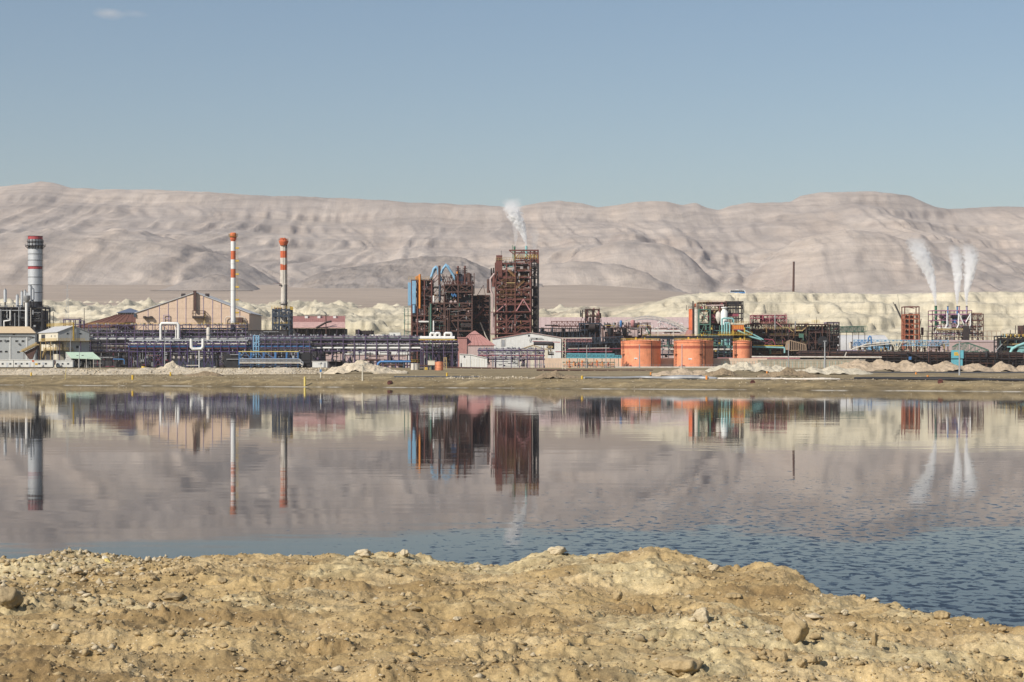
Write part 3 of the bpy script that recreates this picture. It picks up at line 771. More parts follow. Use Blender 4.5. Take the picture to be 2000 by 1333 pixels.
T.cyl('base_section', (0, 0, 0), (0, 0, T.Z(590)), r, DARK, n=28)
ring_platform(T, T.Z(600), r, r+7*T.k, DARK, DARK)
ladder(T, r+0.55, -1.0, 0.5, T.Z(470), DARK, 0.9)
T.cyl('riser_pipe', (r+0.3, -2.2, 0), (r+0.3, -2.2, T.Z(483)), 0.22, DARK)

# ---- dark boiler house in front of it
D = 1180
T = Thing('boiler_house', 'sooty black boiler steelwork with silver vent pipes in front of the silver chimney', 'boiler plant', 20, D)
X, Z = T.X, T.Z
xs = [X(p) for p in (-70, -40, -12, 6, 22, 40, 60, 82)]
frame(T, xs, [0, 9, 20], [0, Z(668), Z(648), Z(626), Z(601)], DARK, 0.7, 0.35, DARK, DARK, 3)
for a, b, zt in ((-70, -34, 588), (-30, 8, 603), (12, 34, 600), (44, 56, 603), (60, 81, 606)):
    T.box('boiler_casing', X(a), X(b), 2.5, 18, 0.2, Z(zt), DARK)
for a, zt, zb, rr in ((5, 566, 590, 0.9), (-8, 575, 600, 0.8), (29, 577, 600, 0.9), (38, 570, 600, 0.8), (44, 568, 590, 0.8), (49, 572, 600, 0.7), (54.5, 559, 588, 1.25), (60, 565, 585, 0.8), (-22, 580, 600, 1.0)):
    o = T.cyl('vent_silencer', (X(a), 6, Z(zb)), (X(a), 6, Z(zt)), rr, SILV)
    T.cyl('vent_cap', (X(a), 6, Z(zt)), (X(a), 6, Z(zt)+0.8), rr*0.62, STEELG, o)
    T.cyl('vent_foot', (X(a), 6, Z(603)), (X(a), 6, Z(zb)), rr*0.45, DARK, o)
T.cyl('white_downcomer', (X(54), -2.5, 0), (X(54), -2.5, Z(590)), 0.42*2, WHITE)
T.mesh('downcomer_hopper', MB().lathe([(0.84, Z(592)), (2.2, Z(585)), (2.2, Z(578))], (X(54), -2.5), 14), STEELG)
T.tube('white_pipe', [(X(21.5), -1.6, Z(606)), (X(21.5), -1.6, Z(626)), (X(9.5), -1.6, Z(628)), (X(9.5), -1.6, Z(640))], 0.42, WHITE)
T.tube('white_pipe', [(X(61), -1.4, Z(602)), (X(61), -1.4, Z(640))], 0.36, WHITED)
T.tube('grey_pipe', [(X(38), -1.2, Z(600)), (X(38), -1.2, Z(640))], 0.3, STEELG)
T.tube('grey_pipe', [(X(3), -1.2, Z(604)), (X(3), -1.2, Z(640))], 0.3, STEELG)
T.tube('grey_pipe', [(X(30), -1.2, Z(612)), (X(30), -1.2, Z(645))], 0.25, STEELG)
T.tube('grey_pipe', [(X(-40), -1.1, Z(607)), (X(60), -1.1, Z(607))], 0.25, STEELG)
clutter(T, X(-66), X(82), -1, 10, Z(628), Z(596), [DARK, DARKB, STEELG], 130, 5, 1.3)
clutter(T, X(-66), X(80), -1, 1, Z(640), Z(606), [DARK, STEELG], 60, 6, 1.0)

# ---- grey office block with tan roof (far left)
D = 1030
T = Thing('office_block', 'grey two storey building with tan roof and small dark windows, far left of the plant', 'building', -10, D, rz=math.radians(9))
X, Z = T.X, T.Z
xa, xb = X(-95), X(67); yb = 13.0
T.box('wall', xa, xb, 0, yb, 0, Z(651), GREYW)
v = [(xa-0.4, -0.6, Z(651)), (xb+0.4, -0.6, Z(651)), (xb-3.4, yb*0.55, Z(637.5)), (xa+1, yb*0.55, Z(637.5)), (xa-0.4, yb+0.5, Z(651)), (xb+0.4, yb+0.5, Z(651))]
T.mesh('roof', MB().add(v, [(0, 1, 2, 3), (1, 5, 2), (5, 4, 3, 2), (4, 0, 3), (0, 4, 5, 1)]), TANR)
T.box('eave_fascia', xa-0.3, xb+0.3, -0.5, -0.3, Z(652.5), Z(650.9), SHADOWY)
T.tube('gutter_pipe', [(xa, -0.35, Z(656.5)), (X(56), -0.35, Z(657)), (X(66), -0.35, Z(659))], 0.14, SHADOWY)
for p in (19, 51, -25): T.box('pilaster', X(p)-0.25, X(p)+0.25, -0.22, 0.05, 0, Z(658), WHITEB)
for p, q in ((-40, 666.5), (-28, 666.5), (1, 666.5), (15, 666.5), (31.5, 666.5), (43.5, 666.5), (-28, 687), (1, 687), (11.5, 687), (35, 688)):
    window(T, X(p), Z(q), 1.65, 1.15, 0, WHITEB)
o = T.box('vent_louvre', X(24), X(28.5), -0.12, 0.05, Z(654.8), Z(652), SHADOWY)
T.tube('downpipe', [(X(52), -0.3, Z(664)), (X(57), -0.3, Z(660)), (X(64), -0.3, Z(658.8))], 0.1, SHADOWY)
for p, q in ((8, 664.5), (35, 671)): T.box('air_conditioner', X(p)-0.4, X(p)+0.4, -0.75, -0.1, Z(q)-0.3, Z(q)+0.3, STEELG)

# ---- cream gabled hall with shade greyed onto its gable end, turned so two faces show
D = 1060
T = Thing('process_hall', 'cream hall with shade-grey gable end, yellow railed balcony and open dark bays', 'building', 113, D, rz=math.radians(30))
k = T.k; Z = T.Z; W = 55*k/math.cos(math.radians(30)); L = 62*k/math.sin(math.radians(30))
ev, rg = Z(649), Z(637)
gable_shed(T, 0, W, 0, L, ev, rg, CREAM, GREYR, 'y', 0.5, 0.25, zb=Z(666))
T.mesh('gable_shade', MB().prism([(0.02, Z(666)), (W-0.02, Z(666)), (W-0.02, ev-0.1), (W/2, rg-0.15), (0.02, ev-0.1)], -0.12, -0.01), GREYW)  # grey sheet paints the gable end's shade over the cream wall
T.box('lower_wall', W*0.28, W, 0.1, L*0.8, 0, Z(666)-0.15, GREYW)
T.box('lower_wall', 0.4, W*0.25, L*0.18, L*0.9, Z(685), Z(672), CREAM); T.box('lower_wall', 1.0, W*0.25, L*0.1, L*0.32, 0, Z(692), CREAM)
T.box('lower_wall', 2.5, W*0.27, L*0.34, L*0.95, 0, Z(672), SHADOWY)  # dark box painted as the shade beneath the raised hall
T.box('balcony_deck', -1.6, W+0.3, -2.2, L*0.8, Z(666)-0.14, Z(666)+0.12, STAIRY)
T.mesh('balcony_railing', rail(MB(), [(-1.5, L*0.8, Z(666)+0.1), (-1.5, -2.1, Z(666)+0.1), (W*0.8, -2.1, Z(666)+0.1)], 1.2, 0.11, 1.3), YEL)
T.box('balcony_deck', -0.8, W*0.5, -1.6, L*0.7, Z(684.5), Z(683.5), STAIRY)
T.mesh('balcony_railing', rail(MB(), [(-0.7, L*0.7, Z(683.5)), (-0.7, -1.5, Z(683.5)), (W*0.45, -1.5, Z(683.5))], 1.2, 0.1, 1.3), YEL)
for f in (0.02, 0.35, 0.68, 1.0): T.bar('balcony_post', (W*f, -1.9, 0), (W*f, -1.9, Z(666)-0.1), 0.3, PURP)
for y in (L*0.25, L*0.5, L*0.78): T.bar('balcony_post', (-1.3, y, 0), (-1.3, y, Z(666)-0.1), 0.3, STAIRY)
for f in (0.30, 0.70): window(T, W*f, Z(651.5), 1.3, 1.0, -0.12, WHITEB)
window(T, W*0.62, Z(678), 1.5, 1.4, 0.1, SHADOWY)
for y in (L*0.14, L*0.33): window(T, 0, Z(656.5), 1.1, 1.1, y, WHITEB, 'side')
T.box('doorway', -0.1, 0.2, L*0.66, L*0.86, Z(665), Z(652.5), SHADOWY)
T.mesh('cross_brace', MB().bar((-1.3, L*0.25, Z(672)), (-1.3, L*0.5, Z(667)), 0.25).bar((-1.3, L*0.5, Z(672)), (-1.3, L*0.25, Z(667)), 0.25), SHADOWY)
b = MB()
for x in (W*0.42, W*0.52): b.bar((x, -0.6, Z(665)), (x, -0.6, Z(643)), 0.12)
T.mesh('roof_ladder', b, STEELG)
T.box('yellow_hoist_mast', W*0.46, W*0.5, -0.9, -0.6, Z(665), Z(630), YEL)
T.mesh('ridge_railing', rail(MB(), [(W*0.47, 0, rg+0.3), (W*0.47, L*1.35, rg+0.3)], 1.5, 0.12, 1.3), YEL)
b = MB()
for i in range(15): b.box(-2.4-0.28*i*0-0.0, -1.2, L*0.42+0.32*i, L*0.42+0.32*(i+1), Z(683.5)-0.27*i-0.12, Z(683.5)-0.27*i)
T.mesh('stair_flight', b, STAIRY)
T.mesh('stair_railing', MB().bar((-2.4, L*0.42, Z(683.5)+1.0), (-2.4, L*0.42+4.8, Z(683.5)-3.0), 0.4).bar((-2.4, L*0.42, Z(683.5)), (-2.4, L*0.42+4.8, Z(683.5)-4.0), 0.35), STAIRY)

T = Thing('stair_tower', 'ochre steel stair rising between the grey office block and the cream hall', 'stairs', 66, 1015)
X, Z = T.X, T.Z
T.mesh('stair_flight', MB().prism([(X(41), Z(686)), (X(70), Z(672)), (X(76), Z(672)), (X(76), Z(674.5)), (X(71), Z(675)), (X(44), Z(688))], 0, 2.2), STAIRY)
for i in range(9):
    f = i/8; T.box('stair_panel', X(42+27*f), X(45+27*f), -0.12, -0.02, Z(687-13.5*f), Z(682.5-13.5*f), STAIRY)
T.mesh('landing', MB().box(X(38), X(46), 0, 2.6, Z(687.5), Z(686)), STAIRY)
for p in (45, 58, 74): T.bar('post', (X(p), 2.0, 0), (X(p), 2.0, Z(688 if p < 50 else 682 if p < 70 else 674)), 0.25, RUSTD)
T.mesh('soffit', MB().prism([(X(46), Z(689)), (X(72), Z(676)), (X(72), Z(678)), (X(62), Z(702)), (X(56), Z(702))], 1.2, 2.0), RUSTD)

# ---- site cabins
def cabin(px0, px1, yt, D, label, doors, wins, mat=CABIN, sign=None):
    T = Thing('site_cabin', label, 'cabin', (px0+px1)/2, D, group='white site cabins below the office block'); X, Z = T.X, T.Z; y1 = 3.2
    T.box('wall', X(px0), X(px1), 0, y1, 0.35, Z(yt), mat)
    T.box('roof', X(px0)-0.15, X(px1)+0.15, -0.2, y1+0.2, Z(yt), Z(yt)+0.2, WHITE)
    T.box('skid', X(px0)+0.3, X(px1)-0.3, 0.2, y1-0.2, 0, 0.35, SHADOWY)
    for p in doors: T.box('door', X(p)-0.45, X(p)+0.45, -0.06, 0.02, 0.36, 2.4, SILV)
    for p in wins: window(T, X(p), 1.85, 0.95, 0.8, 0, STEELG)
    if wins: T.box('air_conditioner', X(wins[0]+6)-0.35, X(wins[0]+6)+0.35, -0.5, -0.02, 0.8, 1.4, WHITED)
    if sign:
        for p, q, m in sign: T.box('sign_board', X(p)-0.55, X(p)+0.55, -0.1, -0.03, Z(q)-0.4, Z(q)+0.4, m)
cabin(-30, 26, 703.5, 930, 'white site cabin with two doors at the left edge', [-8, 14], [-18, 5, 20])
cabin(27, 66, 703.5, 930, 'long white site cabin with an orange board at its right end', [36, 58], [31, 42, 53], sign=[(65, 705.5, ORNR)])
cabin(67, 103, 704.5, 925, 'white site cabin with yellow board and a slanting tarpaulin at its right end', [84], [76.5, 89.5], sign=[(71, 711.5, YELB)])
cabin(109, 142, 705, 930, 'short white site cabin beside the pale green roofed shelter', [116], [112.5, 122, 133])
T = Thing('tarpaulin', 'dark tarpaulin sloping down between two white cabins', 'tarpaulin', 104, 935); X, Z = T.X, T.Z
T.mesh('sheet', MB().prism([(X(95), Z(703)), (X(110), Z(703)), (X(108), Z(712)), (X(104), Z(716))], -0.6, 0.4), RUSTD)

T = Thing('shelter', 'open shelter with a pale green roof and white end wall', 'shelter', 160, 950); X, Z = T.X, T.Z
v = [(X(122), -2, Z(688.5)), (X(176), -2, Z(688.5)), (X(199), -2, Z(701.5)), (X(141), -2, Z(699.5))]
v2 = [(a, b_+9, c+0.6) for a, b_, c in v]
T.mesh('roof', MB().add([v[3], v[2], (X(176), 6, Z(688)), (X(123), 6, Z(688)), (v[3][0], v[3][1], v[3][2]-0.3), (v[2][0], v[2][1], v[2][2]-0.3), (X(176), 6, Z(688)-0.3), (X(123), 6, Z(688)-0.3)],
       [(0, 1, 2, 3), (4, 7, 6, 5), (0, 4, 5, 1), (1, 5, 6, 2), (2, 6, 7, 3), (3, 7, 4, 0)]), MINT)
T.mesh('end_wall', MB().add([(X(140.5), -1.9, 0), (X(140.5), -1.9, Z(700)), (X(123), 5.8, Z(688.6)), (X(123), 5.8, 0)], [(0, 1, 2, 3), (3, 2, 1, 0)]), WHITEB)
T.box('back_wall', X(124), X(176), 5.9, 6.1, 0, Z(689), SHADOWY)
for p in (142, 155, 170, 184, 197): T.bar('post', (X(p), -1.8, 0), (X(p), -1.8, Z(700.3)), 0.18, WHITED)
for p in (150, 160): T.box('air_conditioner', X(p)-0.4, X(p)+0.4, 1.0, 1.8, Z(697), Z(694), SHADOWY)
clutter(T, X(142), X(176), 0, 4, 0, 3.0, [STEELG, SHADOWY, WHITED], 26, 4, 0.8, 'stored_gear')

T = Thing('steel_frame', 'small grey steel frame behind the roof ridge of the cream hall', 'steel frame', 142, 1100); X, Z = T.X, T.Z
frame(T, [X(124), X(135), X(144), X(155)], [0, 4], [0, Z(634), Z(624.5)], PURP, 0.45, 0.3, STEELG, PURP, 8)
frame(T, [X(155), X(163)], [0, 3], [0, Z(634), Z(627)], PURP, 0.35, 0.4, None, None, 9)

# ---- red brown hipped store with a lantern
D = 1290
T = Thing('hipped_store', 'brown red hipped roof store topped by a blue roofed lantern', 'building', 237, D); X, Z = T.X, T.Z
def hip(T, name, x0, x1, z0, xa, xb, z1, depth, top_d, mat, yb=0):
    c = yb+depth/2
    v = [(x0, yb, z0), (x1, yb, z0), (x1, yb+depth, z0), (x0, yb+depth, z0), (xa, c-top_d/2, z1), (xb, c-top_d/2, z1), (xb, c+top_d/2, z1), (xa, c+top_d/2, z1)]
    return T.mesh(name, MB().add(v, [(0, 1, 5, 4), (1, 2, 6, 5), (2, 3, 7, 6), (3, 0, 4, 7), (4, 5, 6, 7), (3, 2, 1, 0)]), mat)
hip(T, 'roof', X(140), X(330), Z(640), X(215), X(262), Z(613), 58, 15, BRNR)
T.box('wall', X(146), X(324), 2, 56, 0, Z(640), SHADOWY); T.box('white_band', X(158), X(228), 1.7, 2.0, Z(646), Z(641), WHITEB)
lan = T.box('lantern_wall', X(217), X(262), 29-6.5, 29+6.5, Z(613), Z(609.5), WHITED)
for i in range(12): T.box('lantern_louvre', X(218.5+3.8*i), X(220+3.8*i), 29-6.75, 29-6.4, Z(613), Z(609.3), SHADOWY, lan)
hip(T, 'lantern_roof', X(214), X(264), Z(609.5), X(236), X(239), Z(600), 16, 0.6, BLUR, 21)
for i in range(10):
    f = i/9; T.bar('roof_seam', (X(150+18*i), 0.2, Z(640)+0.1), (X(216+4.8*i), 21.3, Z(613)+0.12), 0.22, BRNR)

# ---- big tan gable warehouse
D = 1240
T = Thing('gable_warehouse', 'huge tan gabled warehouse with blue ribs and a brown ladder up its middle', 'warehouse', 381, D); X, Z = T.X, T.Z
xl, xr = X(265), X(487); yd = 60
z_at = lambda p: Z(612-(612-572)*(p-265)/116.0) if p <= 381 else Z(572+(613-572)*(p-381)/106.0)
T.mesh('wall', MB().prism([(xl, 0), (xr, 0), (xr, Z(613)), (X(381), Z(572.6)), (xl, Z(612.4))], 0.3, yd), TANW)
for a, za, b_, zb in ((xl-0.7, Z(612.2), X(381), Z(571.8)), (X(381), Z(571.8), xr+0.7, Z(612.8))):
    T.mesh('roof', MB().prism([(a, za-0.1), (b_, zb-0.1), (b_, zb+0.35), (a, za+0.35)], -0.3, yd+0.3), GREYR)
cols = [265, 289, 311, 328.5, 346, 363, 397, 415, 432, 450, 468, 487]
for a, b_ in zip([265]+cols[1:-1], cols[1:]):
    # cladding sheets between the ribs, each in six lifts
    for i in range(7):
        z0_, z1_ = Z(660)+i*5.9, Z(660)+(i+1)*5.9-0.10
        zt = min(z_at(a), z_at(b_))-0.2
        if z0_ < zt: T.box('cladding_panel', X(a)+0.08, X(b_)-0.08, 0.3-0.07-0.03*((i+int(a)) % 2), 0.35, z0_, min(z1_, zt), TANW)
for p in cols[1:-1]: T.bar('rib', (X(p), 0.14, 0), (X(p), 0.14, z_at(p)-0.1), 0.3, LILAC, 0.2)
T.bar('ladder_tower', (X(381.5), -1.2, Z(608)), (X(381.5), -1.2, Z(569.5)), 1.25, RUSTD, 1.4)
T.bar('ladder_tower', (X(378.5), -0.9, Z(623)), (X(378.5), -0.9, Z(569.5)), 0.25, RUSTB)
T.box('ladder_head', X(378.2), X(383.5), -1.8, 0.4, Z(571.5), Z(568), RUSTD)
T.box('platform', X(377), X(400), -3.2, 0, Z(622), Z(618), RUSTB)
T.mesh('handrail', rail(MB(), [(X(377), -3.1, Z(618)), (X(400), -3.1, Z(618)), (X(400), 0, Z(618))], 3.2, 0.3, 6.5), RUSTD)
T.bar('ladder_tower', (X(400), -1.5, Z(635)), (X(400), -1.5, Z(612)), 1.0, STAIRY)
T.box('crane_beam', X(281), X(297), -1.6, 0.2, Z(622), Z(619), RUSTB)
for p in (283, 295.5): T.box('crane_block', X(p)-0.7, X(p)+0.7, -2.1, 0.1, Z(622.6), Z(618), RUSTB)
for p in (355, 402):
    o = T.mesh('roof_ventilator', MB().cyl((X(p), 6, Z(580)), (X(p), 6, Z(574)), 1.2, 14).cyl((X(p)-1.2, 6, Z(576.5)), (X(p)+1.2, 6, Z(576.5)), 1.1, 14), RUSTB)
    T.cyl('ventilator_neck', (X(p), 6, Z(586)), (X(p), 6, Z(579.5)), 0.5, WHITED, o)
T.mesh('pipe_bracket', MB().bar((X(320), -0.6, Z(634)), (X(320), -0.6, Z(616)), 0.35).bar((X(331), -0.6, Z(634)), (X(331), -0.6, Z(616)), 0.35).bar((X(320), -0.6, Z(616)), (X(331), -0.6, Z(616)), 0.35).bar((X(320), -0.6, Z(623)), (X(331), -0.6, Z(623)), 0.25), LILAC)
T.box('window', X(261.5), X(266), -0.6, 0.3, Z(620), Z(613), DARKB)
T.tube('goose_pipe', [(X(440), -1, Z(640)), (X(440), -1, Z(623)), (X(444), -1, Z(619)), (X(476), -1, Z(619)), (X(479), -1, Z(623)), (X(479), -1, Z(640))], 0.25, WHITED)
T.box('blower_box', X(462), X(475), -5, -1, Z(634), Z(621), RUSTD)

# ---- the two orange and white chimneys
D = 1150
T = Thing('striped_chimney', 'slim orange and white chimney with yellow ladder platforms in front of the tan warehouse', 'chimney', 455.5, D, group='orange and white chimneys'); X, Z = T.X, T.Z
r = 4.75*T.k
chimney_bands(T, [(455, 458, ORNR), (463, 472, ORNR), (472, 490.5, WHITE), (490.5, 507.5, ORNR), (507.5, 526, WHITE), (526, 543, ORNR), (543, 580, WHITE), (580, 632, WHITE), (646, 690, WHITED), (690, 718, SHADOWY)], r)
T.mesh('crown', MB().lathe([(r+0.35, Z(469)), (r+0.45, Z(463)), (r+0.45, Z(457)), (r, Z(455)), (r-0.4, Z(455)), (r-0.4, Z(459))], n=24), ORNR)
T.cyl('collar', (0, 0, Z(646)), (0, 0, Z(632)), r+0.12, DARK, n=28)
ring_platform(T, Z(462), r, r+4.2*T.k, YEL, YEL, h=1.3); ring_platform(T, Z(632), r, r+6*T.k, RUSTB, STEELG)
ladder(T, r+0.9, -0.3, Z(632), Z(462), STAIRY, 0.7)
for q in (486, 511, 537, 562, 587, 612): T.box('rest_platform', r+0.1, r+1.9, -0.9, 0.6, Z(q)-0.15, Z(q)+0.75, YEL)
for q in (525, 516, 568, 600): T.cyl('seam', (0, 0, Z(q)-0.05), (0, 0, Z(q)+0.05), r+0.05, STEELG, n=28)

T = Thing('striped_chimney', 'bundled orange and stained white chimney standing in a dark blue steel frame', 'chimney', 554, D+52, group='orange and white chimneys'); X, Z = T.X, T.Z
r = 2.2*T.k
for i, (dx, dy) in enumerate(((-4.2, 0), (-1.5, -1.6), (1.8, -1.2), (4.2, 0.5), (0, 2.6))):
    cx, cy = dx*T.k, dy*T.k*1.0
    for a, b_, m in ((465+i % 2*1.5, 480, ORNR), (480, 490.5, WHITED), (490.5, 504, ORNR), (504, 516+(i % 3), WHITED), (516+(i % 3), 528, ORNR), (528, 556, WHITED)):
        T.cyl('flue', (cx, cy, Z(b_)), (cx, cy, Z(a)), r, m, n=14)
T.mesh('crown', MB().lathe([(6.5*T.k, Z(480)), (8.6*T.k, Z(475)), (9.6*T.k, Z(472)), (9.6*T.k, Z(470.5)), (6.5*T.k, Z(470.5))], n=16), ORNR)
T.mesh('crown_railing', rail(MB(), [(9.3*T.k*math.cos(i*math.pi/4), 9.3*T.k*math.sin(i*math.pi/4), Z(471)) for i in range(9)], 1.2, 0.12, 2), ORNR)
T.cyl('shaft', (0, 0, 0), (0, 0, Z(556)), 5.3*T.k, WHITED, n=24)
T.cyl('side_pipe', (6.2*T.k, -0.5, Z(655)), (6.2*T.k, -0.5, Z(470)), 0.3, RUSTB)
T.box('platform', -8*T.k, -3*T.k, -2, 0.5, Z(558.5), Z(556.5), RUSTB); T.bar('jib', (-20*T.k, -1, Z(553.5)), (-4*T.k, -1, Z(554.5)), 0.2, RUST)
ring_platform(T, Z(594), 5.3*T.k, 8*T.k, RUSTB, STEELG)
for q in (612, 636, 668): T.box('flue_patch', -4.2*T.k, 3.6*T.k, -5.5*T.k, -4.6*T.k, Z(q+6), Z(q-3), SHADOWY)
T2 = Thing('support_tower', 'dark blue steel tower with a railed deck round the foot of the bundled chimney', 'steel tower', 550, D+36); X, Z = T2.X, T2.Z
frame(T2, [X(533.5), X(546), X(565)], [-1.5, 9, 15], [0, Z(680), Z(650), Z(634), Z(618), Z(605.5)], DARKB, 0.95, 0.7, None, None, 2)
for z in (Z(605.5), Z(634)):
    T2.mesh('floor_deck', MB().box(X(533), X(566), -1.5, 1.0, z-0.1, z+0.15).box(X(533), X(539), 1.0, 15, z-0.1, z+0.15), RUSTB)
T2.mesh('handrail', rail(MB(), [(X(531), -1.8, Z(605)), (X(567), -1.8, Z(605)), (X(567), 15, Z(605))], 1.9, 0.16, 1.6), YEL)
T2.mesh('handrail', rail(MB(), [(X(531), -1.8, Z(634)), (X(567), -1.8, Z(634))], 1.2, 0.12, 1.6), YEL)
for i in range(5): T2.cyl('drum', (X(537+3.2*i), 0, Z(605)), (X(537+3.2*i), 0, Z(601)), 0.4, RUST)
clutter(T2, X(534), X(565), 0, 8, Z(655), Z(608), [DARKB, RUSTB, WHITED], 50, 8, 0.9)

# ---- red roofed shed right of the chimneys
D = 1260
T = Thing('red_roof_shed', 'long shed with faded red roof and three white vents, right of the striped chimneys', 'building', 619, D); X, Z = T.X, T.Z
v0, v1 = X(566), X(673)
T.mesh('roof', MB().add([(v0, 0, Z(641)), (v1+0.3, 0, Z(641)), (X(669), 20, Z(616)), (v0, 20, Z(616)), (v0, 0, Z(642)), (v1+0.3, 0, Z(642)), (X(669), 20, Z(617)), (v0, 20, Z(617))],
       [(0, 1, 2, 3), (4, 7, 6, 5), (0, 4, 5, 1), (1, 5, 6, 2), (2, 6, 7, 3), (3, 7, 4, 0)]), REDR)
for i in range(27):
    f = i/26; T.bar('roof_rib', (v0+(v1-v0)*f, -0.05, Z(641)+0.03), (v0+(X(669)-v0)*f, 20, Z(616)+0.05), 0.16, REDR)
T.mesh('lower_roof_sheet', MB().add([(v0, -0.3, Z(641.3)), (v1+0.5, -0.3, Z(641.3)), (v1-0.6, 8.6, Z(630.3)), (v0, 8.6, Z(630.3)), (v0, -0.3, Z(641.3)+0.5), (v1+0.5, -0.3, Z(641.3)+0.5), (v1-0.6, 8.6, Z(630.3)+0.5), (v0, 8.6, Z(630.3)+0.5)],
       [(0, 3, 2, 1), (4, 5, 6, 7), (0, 1, 5, 4), (1, 2, 6, 5), (2, 3, 7, 6), (3, 0, 4, 7)]), M('sun_bleached_roofing', (0.50, 0.32, 0.29), 0.8, grime=0.4))
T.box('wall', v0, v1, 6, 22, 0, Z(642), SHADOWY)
for p in range(568, 674, 15): T.bar('column', (X(p), 0.4, 0), (X(p), 0.4, Z(642)), 0.4, RUSTB)
for p in (593, 618, 649):
    o = T.box('roof_vent', X(p)-0.9, X(p)+0.9, 16.2, 18.2, Z(617)-1.2, Z(616.2)+0.1, WHITE); T.box('vent_cap', X(p)-1.1, X(p)+1.1, 16, 18.4, Z(616.2)+0.1, Z(616.2)+0.3, WHITED, o)
T.mesh('ridge_duct', MB().cyl((X(574), 19, Z(614.5)), (X(637), 19, Z(614.5)), 0.25), RUSTB)
T.bar('dust_pole', (X(637), -1, 0), (X(637), -1, Z(615)), 0.55, RUSTD)
T.tube('dark_diagonal', [(X(648), -1.5, Z(628)), (X(638), -1.5, Z(630)), (X(618), -1.2, Z(641))], 0.6, RUSTB)  # dark diagonal bar across the roof
clutter(T, X(568), X(680), -1, 5, 0, Z(644), [DARK, RUSTB, PURP], 70, 3, 1.0)

# ---- pipe racks
def rack(label, px0, px1, D, depth, levels, pitch, mat, pipes, braces=(), topbrace=None, w=0.34, rs=0, topz=None, railm=None, cl=0):
    """levels: photo rows of the beams; pipes: (row, material, radius, depth fraction)"""
    T = Thing('pipe_rack', label, 'pipe rack', (px0+px1)/2, D, group='steel pipe racks'); X, Z = T.X, T.Z
    n = max(2, round((px1-px0)/pitch)); ps = [px0+(px1-px0)*i/n for i in range(n+1)]
    zt = Z(levels[0])
    for i, p in enumerate(ps):
        zc = zt+(0.8 if i % 2 else 0)
        for y in (0, depth): T.bar('column', (X(p), y, 0), (X(p), y, zc), w, mat)
    for q in levels:
        for y in (0, depth): T.bar('long_beam', (X(px0)-0.2, y-0.03, Z(q)), (X(px1)+0.2, y-0.03, Z(q)), w*0.8, mat, w)
        b = MB()
        for p in ps: b.bar((X(p), w/2, Z(q)), (X(p), depth-w/2, Z(q)), w*0.7)
        T.mesh('cross_beams', b, mat)
    for i in braces:
        if i < n:
            a, c = X(ps[i]), X(ps[i+1]); z0_, z1_ = 0.2, Z(levels[-1])
            T.bar('brace', (a, -0.1, z0_), (c, -0.1, z1_), w*0.7, mat); T.bar('brace', (c, -0.1, z0_), (a, -0.1, z1_), w*0.7, mat)
    if topbrace:
        a_, b_ = Z(levels[topbrace]), zt
        for i in range(n):
            p, q = (X(ps[i]), X(ps[i+1])) if i % 2 else (X(ps[i+1]), X(ps[i]))
            T.bar('brace', (p, -0.08, a_), (q, -0.08, b_), w*0.6, mat)
    for q, m, r, f in pipes: T.cyl('pipe', (X(px0)-0.6, depth*f, Z(q)), (X(px1)+0.6, depth*f, Z(q)), r, m, n=12)
    if railm: T.mesh('handrail', rail(MB(), [(X(px0), -0.15, zt), (X(px1), -0.15, zt)], 1.0, 0.1, 2), railm)
    if cl: clutter(T, X(px0), X(px1), 0.5, depth, 0, Z(levels[-1])+0.5, [DARK, DARKB, STEELG, RUSTB], cl, rs+50, 1.0)
    rd = random.Random(rs); b = MB()
    for i in range(int((px1-px0)*0.9)):
        q = rd.choice(levels); p = rd.uniform(px0, px1); b.box(X(p)-0.25, X(p)+0.25, rd.uniform(0, depth), depth, Z(q)+0.1, Z(q)+rd.uniform(0.4, 1.2))
    T.mesh('pipe_shoes', b, STEELG, kind='stuff')
    return T
rack('tall purple pipe rack with a trussed top and yellow rail left of the tan warehouse', 173, 352, 1075, 7, [635, 650, 658, 672, 686], 17.2, PURP,
     [(662, WHITE, 0.62, 0.15), (660, STEELG, 0.3, 0.7), (668.5, SHADOWY, 0.35, 0.3), (676, WHITED, 0.3, 0.5), (654, SHADOWY, 0.4, 0.4), (646, SHADOWY, 0.4, 0.6), (680, RUSTD, 0.3, 0.2)], (0, 4, 9), 1, 0.34, 1, railm=YEL, cl=120)
rack('tall purple pipe rack carrying dark pipes below the tan warehouse', 352, 480, 1080, 7, [635, 650, 658, 672, 686], 17.2, PURP,
     [(662, WHITE, 0.5, 0.15), (646, SHADOWY, 0.45, 0.4), (653, SHADOWY, 0.5, 0.5), (642, DARKB, 0.4, 0.7), (668, STEELG, 0.3, 0.4)], (2, 6), 1, 0.34, 2, railm=YEL, cl=90)
rack('deep purple low pipe rack with blue and rusty pipes nearest the long berm', 252, 480, 1005, 6, [669.5, 675, 687], 16.3, PURPD,
     [(672, WHITED, 0.32, 0.2), (673, WHITED, 0.28, 0.5), (677.5, BLUES, 0.4, 0.1), (680.5, RUST, 0.36, 0.15), (683.5, PURP, 0.3, 0.3), (665.5, STEELG, 0.45, 0.6), (686, SHADOWY, 0.4, 0.6)], (3, 6, 9, 12), None, 0.34, 3, cl=150)
rack('lilac pipe rack in front of the two striped chimneys', 480, 605, 1010, 6, [657, 664, 672, 680, 687], 13, PURP,
     [(661, SILV, 0.55, 0.2), (666.5, STEELG, 0.4, 0.5), (668.5, WHITED, 0.3, 0.7), (677, BLUES, 0.38, 0.15), (683, WHITED, 0.3, 0.4), (675, DARK, 0.5, 0.6)], (1, 4, 7), None, 0.32, 4, cl=120)
